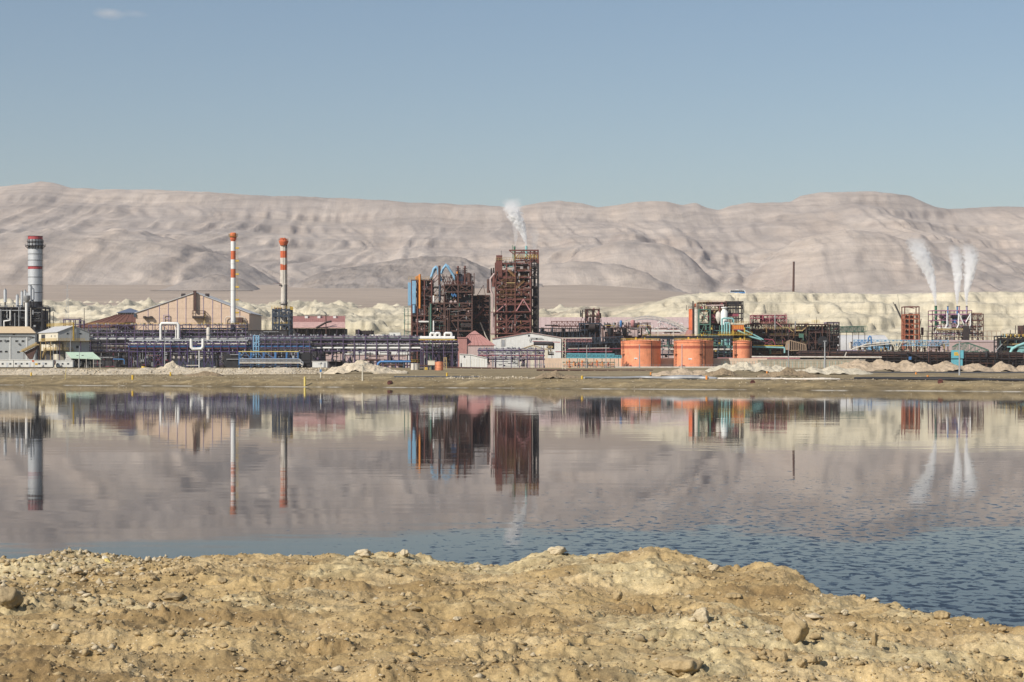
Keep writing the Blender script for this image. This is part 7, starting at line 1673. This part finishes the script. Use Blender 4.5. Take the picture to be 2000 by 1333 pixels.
# ---- bollards
for px, yt, yb_, lab, m in ((61, 728.5, 735, 'stubby yellow bollard below the white cabins', YELB), (259, 733.5, 742, 'yellow bollard below the left purple rack', YELB), (333, 728, 735, 'yellow bollard under the pale pointed mound', YELB),
      (595.5, 736.5, 754.5, 'tall pale yellow bollard at the water edge, casting a clear reflection', YELP), (873, 729, 735.5, 'squat yellow bollard right of the narrow orange tank', YELB), (1137, 734.5, 741, 'yellow bollard at the start of the grey shore pipe', YELB),
      (1380, 734.5, 741.5, 'orange yellow bollard below the right big orange tank', ORNY), (1498, 725.5, 729.5, 'tiny orange bollard between the brown and white heaps', ORNY), (1812, 733.5, 740.5, 'orange yellow bollard below the tan mound near the blue box', ORNY),
      (1271, 727.5, 733, 'orange bollard below the left big orange tank', ORNY), (1789, 728, 731.5, 'tiny orange bollard beside the dark track', ORNY)):
    D = place(px, yb_); T = Thing('bollard', lab, 'bollard', px, D, group='bollards on the far shore'); h = (yb_-yt)*T.k; r = 0.2 if h > 1.2 else 0.24*max(0.75, h)
    T.cyl('post', (0, 0, -0.2), (0, 0, h-0.08), r, m); T.mesh('cap', MB().lathe([(r+0.03, h-0.1), (r+0.03, h-0.03), (r*0.6, h), (0, h+0.02)], n=16), m)
T = Thing('bollard', 'yellow drum beside the dark building under the purple rack', 'drum', 281, 640); T.cyl('body', (0, 0, 0), (0, 0, 1.5), 0.75, YELB); T.cyl('lid', (0, 0, 1.5), (0, 0, 1.58), 0.78, YELP); T.o.name = 'drum'

# ---- lamp posts, poles and a mast
def lamp(px, yt, yb_, lab, mat=STEELG, D=None, head=True, w=0.16, name='lamp_post', arm=0.0):
    D = D or place(px, yb_); T = Thing(name, lab, 'lamp post' if head else 'pole', px, D, group='thin grey lamp posts' if head else None); h = T.Z(yt)
    T.mesh('pole', MB().cyl((0, 0, -0.3), (0, 0, h), w*1.25, 10, w*0.8), mat)
    if head: T.box('lamp_head', -0.35+arm, 0.35+arm, -0.2, 0.2, h-0.05, h+0.12, mat)
    return T
for a in ((137.5, 647, 718.5, 'tall grey lamp post in front of the cream hall'), (1125, 678, 717.5, 'grey lamp post left of the turquoise trough'), (1146, 676, 719, 'grey lamp post in front of the turquoise trough middle'), (1183.5, 675, 719, 'grey lamp post just left of the left big orange tank'),
          (1249, 674, 720.5, 'grey lamp post crossing the left big orange tank'), (1332, 674, 721, 'grey lamp post crossing the right big orange tank'), (1401, 677, 717, 'grey lamp post right of the right big orange tank'), (1405.5, 680, 716, 'shorter grey lamp post beside the smaller orange tank'),
          (1477, 681, 714, 'grey lamp post just right of the smaller orange tank'), (1531, 676, 716.5, 'grey lamp post in front of the ribbed tan hood'), (1540, 673, 719.5, 'grey lamp post at the left end of the ribbed tan hood'), (1562, 683, 716, 'short grey lamp post under the ribbed tan hood'),
          (1587, 678, 715, 'grey lamp post in front of the dark process plant'), (1611, 667, 731, 'very tall grey lamp post rising from the low white heap'), (1874, 667.5, 733.5, 'very tall grey lamp post in front of the blue sign box'), (1119, 681, 717, 'grey lamp post farthest left by the valve station')):
    lamp(*a[:3], a[3])
lamp(27.5, 684, 717, 'dark wooden pole in front of the left white cabins', RUSTB, head=False, name='pole', w=0.2); lamp(104, 672, 716, 'thin pole before the cream hall', STEELG, 930, False, 0.12, 'pole'); lamp(111.5, 674, 716, 'second thin pole right of the first before the cream hall', STEELG, 935, False, 0.12, 'pole')
lamp(155, 676, 716, 'thin pole rising from the green roofed shelter', STEELG, 945, False, 0.12, 'pole'); lamp(104.5, 610, 640, 'utility pole on the slope between silver chimney and brown store', RUSTB, 1430, False, 0.25, 'utility_pole')
lamp(164.5, 602, 640, 'leaning utility pole left of the brown hipped store', RUSTB, 1430, False, 0.25, 'utility_pole')
T = lamp(708, 713, 745, 'cream post with a bent grey lamp arm on the shore road', CREAM, w=0.11); h = T.Z(713)
T.bar('arm', (0, 0, h), (0.7, 0, h+0.25), 0.1, STEELG)
T = lamp(626.5, 712, 739, 'cream post with a small blue board below the white cabin', CREAM, head=False, name='sign_post', w=0.09); h = T.Z(712)
T.box('blue_board', -0.18, 0.18, -0.14, -0.08, T.Z(727), T.Z(722), BLUES); T.box('lamp_head', -0.5, 0.3, -0.15, 0.15, h, h+0.15, STEELG)
T = lamp(127, 718, 742, 'leaning thin yellow stake on the far bank', YELP, head=False, name='stake', w=0.05); T.o.rotation_euler = (0, math.radians(6), 0)
T = lamp(1610, 714, 731, 'short dark raking prop on the low white heap', RUSTB, head=False, name='prop', w=0.14); T.o.rotation_euler = (0, math.radians(38), 0)
T = Thing('lattice_mast', 'cream lattice mast left of the turquoise trough', 'mast', 1101.5, place(1101.5, 722)); h = T.Z(662); b = MB(); w_ = 0.55
for dx in (-w_, w_):
    for dy in (-w_, w_): b.bar((dx, dy, 0), (dx*0.8, dy*0.8, h), 0.12)
T.mesh('leg', b, CREAM); b = MB(); n = int(h/1.1)
for i in range(n):
    z0_, z1_ = h*i/n, h*(i+1)/n
    for dy in (-w_, w_): b.bar((-w_, dy*.9, z0_), (w_, dy*.9, z1_) if i % 2 else (-w_, dy*.9, z1_), 0.08); b.bar((w_, dy*.9, z0_), (-w_, dy*.9, z1_) if i % 2 == 0 else (w_, dy*.9, z1_), 0.08)
T.mesh('lattice', b, CREAM)
D = 1830; T = Thing('power_pylon', 'faint lattice power pylon on the pale badlands right of the silver chimney', 'pylon', 131.5, D, z=marl_z(wx(131.5, D), D)); h = max(10, T.Z(556)); b = MB()
for dx in (-1, 1): b.bar((dx*1.6, 0, -1), (dx*0.3, 0, h), 0.18)
for i in range(8): b.bar((-1.5+1.2*i/8, 0, h*i/8), (1.5-1.2*(i+1)/8, 0, h*(i+1)/8), 0.12); b.bar((1.5-1.2*i/8, 0, h*i/8), (-1.5+1.2*(i+1)/8, 0, h*(i+1)/8), 0.12)
T.mesh('tower', b, STEELG); T.bar('cross_arm', (-3, 0, h*0.86), (3, 0, h*0.86), 0.2, STEELG)
T = Thing('wire_fence', 'long low wire fence in front of the turquoise trough', 'fence', 1120, 880); X, Z = T.X, T.Z
for p in np.arange(1000, 1212, 5.3): T.bar('fence_post', (X(p), 0, 0), (X(p), 0, 2.1), 0.1, STEELG)
for z in (0.7, 1.4, 2.05): T.bar('wire', (X(1000), 0, z), (X(1207), 0, z), 0.05, STEELG)
T = Thing('wire_fence', 'green railing fence behind the white heaps', 'fence', 1530, 960); X, Z = T.X, T.Z
for p in np.arange(1410, 1662, 6): T.bar('fence_post', (X(p), 0, 0), (X(p), 0, Z(706)), 0.12, GREEN if int(p) % 4 else TEAL)
for q in (706, 710): T.bar('wire', (X(1410), 0, Z(q)), (X(1660), 0, Z(q)), 0.08, GREEN)
T = Thing('culvert_wall', 'pale retaining wall behind the green railing and white heaps', 'wall', 1560, 1000); X, Z = T.X, T.Z
T.box('wall', X(1480), X(1690), 0, 1, 0, Z(703.5), M('retaining_concrete', (0.42, 0.36, 0.27), 0.9)); T.box('coping', X(1480), X(1690), -0.15, 1.1, Z(703.5), Z(702.6), WHITED)

# pale broken stones on the far bank and crust along the water
def scatter_mesh(name, P, S_, mat, seed, flat=0.7):
    """many small angular stones as one mesh"""
    rg = np.random.default_rng(seed); n = len(P)
    o = np.array([(1, 0, 0), (-1, 0, 0), (0, 1, 0), (0, -1, 0), (0, 0, 1), (0, 0, -1)], float)
    fc = np.array([(0, 2, 4), (2, 1, 4), (1, 3, 4), (3, 0, 4), (2, 0, 5), (1, 2, 5), (3, 1, 5), (0, 3, 5)])
    V = o[None]*rg.uniform(0.6, 1.25, (n, 6, 1))*np.array([1, 1, flat]); V = V+rg.normal(0, 0.16, V.shape)
    a = rg.uniform(0, 6.28, n); ca, sa = np.cos(a), np.sin(a)
    x = V[..., 0]*ca[:, None]-V[..., 1]*sa[:, None]; y = V[..., 0]*sa[:, None]+V[..., 1]*ca[:, None]
    V = np.stack([x*rg.uniform(.8, 1.4, (n, 1)), y, V[..., 2]], -1)*S_[:, None, None]+P[:, None, :]
    F = (fc[None]+np.arange(n)[:, None, None]*6).reshape(-1, 3)
    me = bpy.data.meshes.new(name); co = V.reshape(-1, 3).astype(np.float32)
    me.vertices.add(len(co)); me.vertices.foreach_set('co', co.ravel()); me.loops.add(F.size); me.loops.foreach_set('vertex_index', F.astype(np.int32).ravel())
    me.polygons.add(len(F)); me.polygons.foreach_set('loop_start', np.arange(0, F.size, 3, dtype=np.int32)); me.polygons.foreach_set('loop_total', np.full(len(F), 3, dtype=np.int32))
    me.update(calc_edges=True); me.materials.append(mat); ob = bpy.data.objects.new(name, me); COL.objects.link(ob)
    return tag(ob, kind='stuff')
rg = np.random.default_rng(5)
px = np.concatenate([rg.uniform(870, 1090, 900), rg.uniform(-40, 2040, 3200)]); sd = np.concatenate([rg.uniform(24, 52, 900), rg.uniform(2, 75, 3200)])
Xs = wx(px, 350.0)*1.05; Ys = shore_y(Xs)+sd
scatter_mesh('rubble', np.stack([Xs, Ys, ground_z(Xs, Ys)+0.03], -1), np.concatenate([rg.uniform(0.08, 0.30, 900), rg.uniform(0.04, 0.15, 3200)]), SPOILP, 3)

px = rg.uniform(wx(-300, 505), wx(640, 505), 5200); py = 505+14*fbm(px/60, px*0, 2, 31)+rg.uniform(-15, 4, 5200); v_ = np.abs(py-505-14*fbm(px/60, px*0, 2, 31))/15
scatter_mesh('rubble', np.stack([px, py, ground_z(px, py)-0.2+1.45*np.clip(1-v_**1.4, 0, 1)], -1), 0.05+0.34*rg.random(5200)**3, SPOILP, 12)
# ---- steam
def plume(label, D, pts, dens, seed, thin=1.0, y0=4.0):
    """pts: (photo x, photo y, radius in photo px) from the mouth upwards"""
    k = D/FOC; x0 = wx(pts[0][0], D); z0 = wz(pts[0][1], D)
    P = np.array([(wx(a, D)-x0, 0, wz(b_, D)-z0, r*k) for a, b_, r in pts])
    t = np.linspace(0, 1, 46); tt = np.linspace(0, 1, len(P)); C = np.stack([np.interp(t, tt, P[:, i]) for i in range(4)], -1)
    for _ in range(2): C[1:-1] = (C[:-2]+2*C[1:-1]+C[2:])/4
    n = 30; a = np.linspace(0, 2*np.pi, n, endpoint=False)
    v = []
    for i, (cx_, cy_, cz_, r) in enumerate(C):
        e = math.sin(math.pi*min(1, (1-t[i])/0.12)/2) if t[i] > 0.88 else 1.0
        rr = np.full(n, r*1.9)
        v += [(cx_+q*math.cos(b_), cy_+q*math.sin(b_), cz_) for q, b_ in zip(rr, a)]
    b = MB(); f = [(j*n+i, j*n+(i+1) % n, (j+1)*n+(i+1) % n, (j+1)*n+i) for j in range(len(C)-1) for i in range(n)]
    b.add(v, f, True); b.f += [tuple(range(n-1, -1, -1)), tuple(range((len(C)-1)*n, len(C)*n))]; b.sm += [False, False]
    t_ = NT('steam'); tc = t_.n('ShaderNodeTexCoord').outputs['Object']
    sp = t_.n('ShaderNodeSeparateXYZ', i_0=tc); H = float(C[-1, 2]); RM = float(C[:, 3].max()); XM = float(np.abs(C[:, 0]).max())+0.5
    hh = t_.math('DIVIDE', sp.outputs['Z'], H, True)
    st = [(float(C[i, 2]/H), float(C[i, 0]/XM*0.5+0.5), float(C[i, 3]/RM)) for i in np.linspace(0, len(C)-1, 14).astype(int)]
    xc = t_.math('MULTIPLY', t_.math('SUBTRACT', t_.ramp(hh, [(z_, x_) for z_, x_, r_ in st]), 0.5), 2*XM)
    rr_ = t_.math('MULTIPLY', t_.ramp(hh, [(z_, r_) for z_, x_, r_ in st]), RM)
    dx = t_.math('SUBTRACT', sp.outputs['X'], xc)
    r2 = t_.math('DIVIDE', t_.math('ADD', t_.math('MULTIPLY', dx, dx), t_.math('MULTIPLY', sp.outputs['Y'], sp.outputs['Y'])), t_.math('MULTIPLY', rr_, rr_))
    nz = t_.noise(tc, 0.62, 5, 0.6, 0.6)
    core = t_.math('ADD', t_.math('SUBTRACT', 1.25, r2), t_.math('MULTIPLY', t_.math('SUBTRACT', nz, 0.5), t_.math('ADD', 3.5, t_.math('MULTIPLY', hh, 5.5*thin))))
    lump = t_.math('MINIMUM', t_.math('MULTIPLY', t_.math('MAXIMUM', core, 0.0), 2.2), 1.0)
    fall = t_.ramp(hh, [(0.0, 1.0), (0.35, 0.7), (0.65, 0.28), (0.85, 0.07), (1.0, 0.0)])
    pv = t_.n('ShaderNodeVolumePrincipled', i_Density=t_.math('MULTIPLY', t_.math('MULTIPLY', lump, fall), dens)); pv.inputs['Color'].default_value = (0.995, 0.996, 0.998, 1); pv.inputs['Anisotropy'].default_value = 0.0
    t_.link(pv.outputs[0], t_.out.inputs['Volume'])
    o = bpy.data.objects.new('steam_plume', b.mesh('steam_plume', t_.m)); COL.objects.link(o); o.location = (x0, D+y0, z0+0.1)
    return tag(o, label, 'steam plume', 'steam plumes above the stacks')
plume('dense white steam plume above the tall rust red tower', 1180, [(1028, 480, 1.0), (1026, 470, 3.2), (1022, 455, 6), (1015, 440, 10), (1007, 425, 12.5), (1001, 410, 14.5), (999, 397, 15), (1002, 386, 14)], 2.6, 3)
plume('thin wispy steam plume on the left of the rust red tower roof', 1180, [(1006, 480, 1.0), (1007, 470, 3), (1008, 455, 5), (1006, 438, 7), (1002, 424, 8)], 0.35, 7, 0.6)
plume('faint broad steam veil on the right of the rust red tower roof', 1180, [(1044, 489, 4), (1044, 475, 6), (1045, 460, 8), (1042, 445, 9), (1038, 432, 9)], 0.13, 9, 0.5, 6)
plume('leftmost steam plume over the green stack, leaning far left', 1230, [(1830.5, 597, 1.6), (1828, 575, 4), (1824, 555, 7), (1818, 535, 10), (1809, 515, 13), (1800, 495, 16), (1793, 476, 17), (1788, 462, 15)], 2.3, 13)
plume('middle steam plume over the blue stack, slim and upright', 1230, [(1872.5, 597, 1.4), (1872, 575, 4), (1873.5, 550, 7), (1873, 525, 8.5), (1870, 505, 10.5), (1867, 490, 11), (1868, 476, 10)], 2.3, 17)
plume('rightmost steam plume over the mauve stack, leaning right', 1230, [(1891, 597, 1.4), (1890, 575, 4), (1894, 550, 8), (1898, 525, 10), (1900, 508, 12.5), (1898, 490, 13), (1890, 474, 11)], 2.3, 21)

# ---- a scrap of cloud high on the left
for px_, py_, hw, hh, dn, lab in ((213, 27, 30, 10, 0.010, 'small faint white cloud at the top left of the sky'), (263, 27, 24, 7, 0.0035, 'very faint wisp of cloud right of the small cloud')):
    D = 9000; k = D/FOC
    b = MB(); n = 24; prof = [(math.sin(math.pi*i/12), -math.cos(math.pi*i/12)) for i in range(13)]
    b.lathe([(max(r, 0.01), z) for r, z in prof], n=n)
    t_ = NT('cloud_vapour'); tc = t_.n('ShaderNodeTexCoord').outputs['Object']
    d = t_.n('ShaderNodeVectorMath', operation='LENGTH', i_0=tc).outputs['Value']
    nz = t_.noise(tc, 1.6, 4, 0.6)
    dens = t_.math('MULTIPLY', t_.math('MAXIMUM', t_.math('SUBTRACT', t_.math('ADD', t_.math('SUBTRACT', 1.0, d), t_.math('MULTIPLY', nz, 0.9)), 0.5), 0.0), dn)
    pv = t_.n('ShaderNodeVolumePrincipled', i_Density=dens); pv.inputs['Color'].default_value = (0.97, 0.95, 0.94, 1); t_.link(pv.outputs[0], t_.out.inputs['Volume'])
    o = bpy.data.objects.new('cloud', b.mesh('cloud', t_.m)); COL.objects.link(o); o.location = (wx(px_, D), D, wz(py_, D)); o.scale = (hw*k*1.3, 60, hh*k*1.3); o.rotation_euler = (0, math.radians(5), 0)
    tag(o, lab, 'cloud')

# ---- stones on the near bank
def mat_stone(name, lo, hi):
    t = NT(name); p = t.pos()
    n = t.noise(p, 9, 6, 0.65); n2 = t.noise(p, 60, 4, 0.7)
    c = t.ramp(n, [(0.3, lo), (0.7, hi)]); c = t.mix(0.7, c, t.mix(1.0, c, t.ramp(n2, [(0.28, 0.65), (0.72, 1.3)]), 'MULTIPLY'))
    return t.bsdf(c, 0.95, normal=t.bump(n2, 0.6, 0.01, t.bump(n, 0.7, 0.03)))
STONE_T = mat_stone('tan_stone', (0.30, 0.215, 0.105), (0.47, 0.36, 0.20)); STONE_P = mat_stone('pale_stone', (0.43, 0.345, 0.215), (0.58, 0.49, 0.34)); STONE_G = mat_stone('grey_brown_stone', (0.25, 0.185, 0.10), (0.38, 0.295, 0.17))
import bmesh
def stone_mesh(name, seed, sub, mat, rough=0.34):
    bm = bmesh.new(); bmesh.ops.create_icosphere(bm, subdivisions=sub, radius=1.0)
    co = np.array([v.co[:] for v in bm.verts]); rg_ = np.random.default_rng(seed)
    d = np.ones(len(co))
    for _ in range(9):                                        # knock flats off the ball
        nv = rg_.normal(size=3); nv /= np.linalg.norm(nv); lim = rg_.uniform(0.55, 0.95); pr = co @ nv
        d = np.minimum(d, np.where(pr > lim, lim/np.maximum(pr, 1e-3), 1))
    d = d*(1+rough*0.45*fbm(co[:, 0]*1.6+seed, co[:, 1]*1.6+co[:, 2]*1.3, 4, seed, 0.55))
    for v, q in zip(bm.verts, co*d[:, None]): v.co = q
    me = bpy.data.meshes.new(name); bm.to_mesh(me); bm.free(); me.polygons.foreach_set('use_smooth', [True]*len(me.polygons)); me.materials.append(mat); return me
_Ds = np.arange(12.2, 31, 0.04)
def bank_place(px, py):
    z = bank_z(wx(px, _Ds), _Ds); l = CAMZ-(py-HOR)*_Ds/FOC; ok = np.nonzero(z >= l)[0]
    return float(_Ds[ok[0]]) if len(ok) else None
def stone(px, py, wpx, hpx, mesh, label, rz=0.0, sink=0.25, tilt=0.0, depth=1.0, group='loose stones on the near bank', name='stone', cat='stone'):
    D = bank_place(px, py)
    if D is None: return None
    k = D/FOC; o = bpy.data.objects.new(name, mesh); COL.objects.link(o); sx, sz = wpx*k/2, hpx*k/2
    x = wx(px, D); o.location = (x, D+sx*0.4, float(bank_z(x, D))+sz*(1-2*sink)); o.scale = (sx, sx*depth, sz); o.rotation_euler = (tilt*0.5, tilt, rz)
    return tag(o, label, cat, group)
big = [stone_mesh('stone', 100+i, 4, m, r_) for i, (m, r_) in enumerate(((STONE_T, .3), (STONE_T, .5), (STONE_P, .6), (STONE_P, .4), (STONE_G, .5)))]
for px_, py_, w_, h_, mi, lab, sk in ((1556, 1257, 58, 62, 0, 'big rounded tan boulder in the right foreground', .12), (8, 1186, 62, 52, 4, 'tan brown boulder cut by the left edge of the picture', .15), (1088, 1086, 38, 20, 3, 'white lump of rock sitting on the middle of the bank crest', .2),
      (790, 1090, 17, 19, 3, 'small upright pale stone on the crest left of the dip', .1), (764, 1089, 14, 12, 1, 'small round tan stone just left of the upright pale stone on the crest', .15), (712, 1087, 38, 17, 2, 'crumbling pale clod on the crest, left of the two small stones', .25), (1435, 1173, 36, 17, 1, 'wide overhanging tan stone on the right slope', .2),
      (1842, 1211, 34, 25, 1, 'tan stone on the right shore edge beside the water', .25), (1592, 1212, 42, 15, 3, 'pale log shaped stone above the big boulder', .2), (1374, 1216, 36, 34, 2, 'pale knobbly rock left of the big boulder', .25), (1332, 1322, 86, 44, 1, 'large pale crusty rock at the bottom, middle right', .25),
      (1590, 1297, 42, 26, 1, 'tan stone just below the big boulder, right one of a pair', .25), (1566, 1306, 28, 26, 1, 'tan stone just below the big boulder, left one of a pair', .25), (1526, 1294, 26, 34, 1, 'tan wedge stone left of the pair below the big boulder', .3), (1709, 1262, 14, 38, 1, 'upright tan slab right of the big boulder', .2),
      (1790, 1306, 15, 17, 1, 'left one of two small round stones at the bottom right', .15), (1811, 1312, 19, 14, 4, 'right one of two small round stones at the bottom right', .2), (1711, 1177, 20, 12, 3, 'flat pale stone perched on the right shore edge', .2), (1686, 1172, 13, 12, 1, 'knob of tan stone perched on the right shore edge, left of the flat one', .2),
      (1394, 1115, 24, 15, 3, 'white stone near the crest right of the highest hump', .2), (300, 1138, 17, 15, 4, 'dark brown stone pair on the left slope near the stick', .15), (433, 1141, 22, 17, 4, 'brown lump in the left middle slope below the crest', .2), (340, 1172, 52, 18, 4, 'long brown clod with a black hollow under it on the left slope', .3),
      (118, 1124, 22, 17, 3, 'pale block with a dark shadow among the rubble at far left', .2), (150, 1122, 26, 18, 3, 'largest pale block among the rubble at far left', .2), (1665, 1225, 16, 12, 3, 'round white stone right of the big boulder', .2), (1770, 1235, 19, 15, 1, 'brown stone near the right shore, below the stone at the edge', .2),
      (1650, 1203, 18, 14, 3, 'small pale stone above and right of the big boulder', .2), (1205, 1173, 22, 24, 1, 'tan stone with a small one on top in the middle slope', .2), (812, 1194, 30, 13, 4, 'flat dark brown clod left of the middle slope', .3), (893, 1215, 18, 11, 3, 'flat white stone in the middle of the bank', .25), (998, 1203, 18, 14, 4, 'grey brown stone in the middle of the bank', .2)):
    stone(px_, py_, w_, h_, big[mi], lab, rz=px_*0.37, sink=sk, depth=0.9)
var = [stone_mesh('stone', 200+i, 2, (STONE_T, STONE_P, STONE_T, STONE_G)[i % 4], 0.9) for i in range(12)]
rd = random.Random(21); cnt = 0
def crest_py(px): return float(np.interp(px, _b[:, 0], _b[:, 1]))
while cnt < 120:
    px_ = rd.uniform(5, 1995); t0 = crest_py(px_); py_ = t0+6+(1330-t0-6)*rd.random()**1.25
    if py_ > 1332: continue
    s_ = rd.choice((5, 6, 6, 7, 7, 8, 9, 10, 12, 14, 17))*(0.7+0.6*(py_-1080)/250)
    i = rd.randrange(12)
    lab = ('small tan stone lying loose in the dirt of the near bank', 'small pale stone lying loose in the dirt of the near bank', 'small tan stone lying loose in the dirt of the near bank', 'small grey brown stone lying loose in the dirt of the near bank')[i % 4]
    lab = lab.replace('in the dirt of the near bank', ('near the crest of', 'halfway down', 'at the bottom of')[min(2, int(3*(py_-t0)/(1333-t0)))]+' the near bank, '+('left', 'middle', 'right')[int(px_/667)]+' part')
    if stone(px_, py_, s_*rd.uniform(.9, 1.4), s_*rd.uniform(.6, 1.0), var[i], lab, rd.uniform(0, 6), 0.25, rd.uniform(-.3, .3), rd.uniform(.8, 1.3)): cnt += 1
D = bank_place(214, 1103); T = Thing('stick', 'pale yellow broken stick leaning in the dirt at the upper left', 'stick', 214, D, z=float(bank_z(wx(214, D), D)))
T.mesh('shaft', MB().bar((T.X(196), 0.25, T.Z(1093)), (T.X(234), -0.1, T.Z(1119)), 0.038, 0.03), YELP); T.bar('broken_end', (T.X(195), 0.26, T.Z(1092)), (T.X(200), 0.21, T.Z(1096)), 0.046, CREAM, 0.036)

# ---- gravel and clods too many to count
rg = np.random.default_rng(8)
def gravel(name, n, lo, hi, power, mat, seed, xlim=None, ylim=(12.0, 28.5), clump=0.0):
    Y = ylim[0]+(ylim[1]-ylim[0])*rg.random(n)**1.15; X = rg.uniform(-1, 1, n)*(0.26*Y+0.3)
    if xlim: X = rg.uniform(xlim[0], xlim[1], n)
    yc = np.interp(X, BX, BY); keep = Y < yc-0.02
    if clump: keep &= fbm(X/0.8, Y/0.7, 3, seed) > clump
    X, Y = X[keep], Y[keep]; s_ = lo+(hi-lo)*rg.random(len(X))**power
    return scatter_mesh(name, np.stack([X, Y, bank_z(X, Y)+s_*0.25], -1), s_, mat, seed, 0.75)
gravel('gravel', 30000, 0.004, 0.022, 3.0, STONE_T, 1); gravel('gravel', 6000, 0.003, 0.012, 2.5, STONE_P, 2)
gravel('clods', 14000, 0.008, 0.045, 3.4, STONE_T, 3, clump=0.12); gravel('clods', 1500, 0.010, 0.055, 2.8, STONE_P, 4, xlim=(-7.2, -4.4), ylim=(21, 28)); gravel('clods', 1500, 0.010, 0.055, 2.8, STONE_T, 9, xlim=(-7.2, -3.6), ylim=(20, 28))
gravel('clods', 2500, 0.012, 0.045, 2.8, STONE_P, 6, clump=0.3); gravel('clods', 2500, 0.010, 0.045, 3.2, STONE_G, 7, clump=0.3)
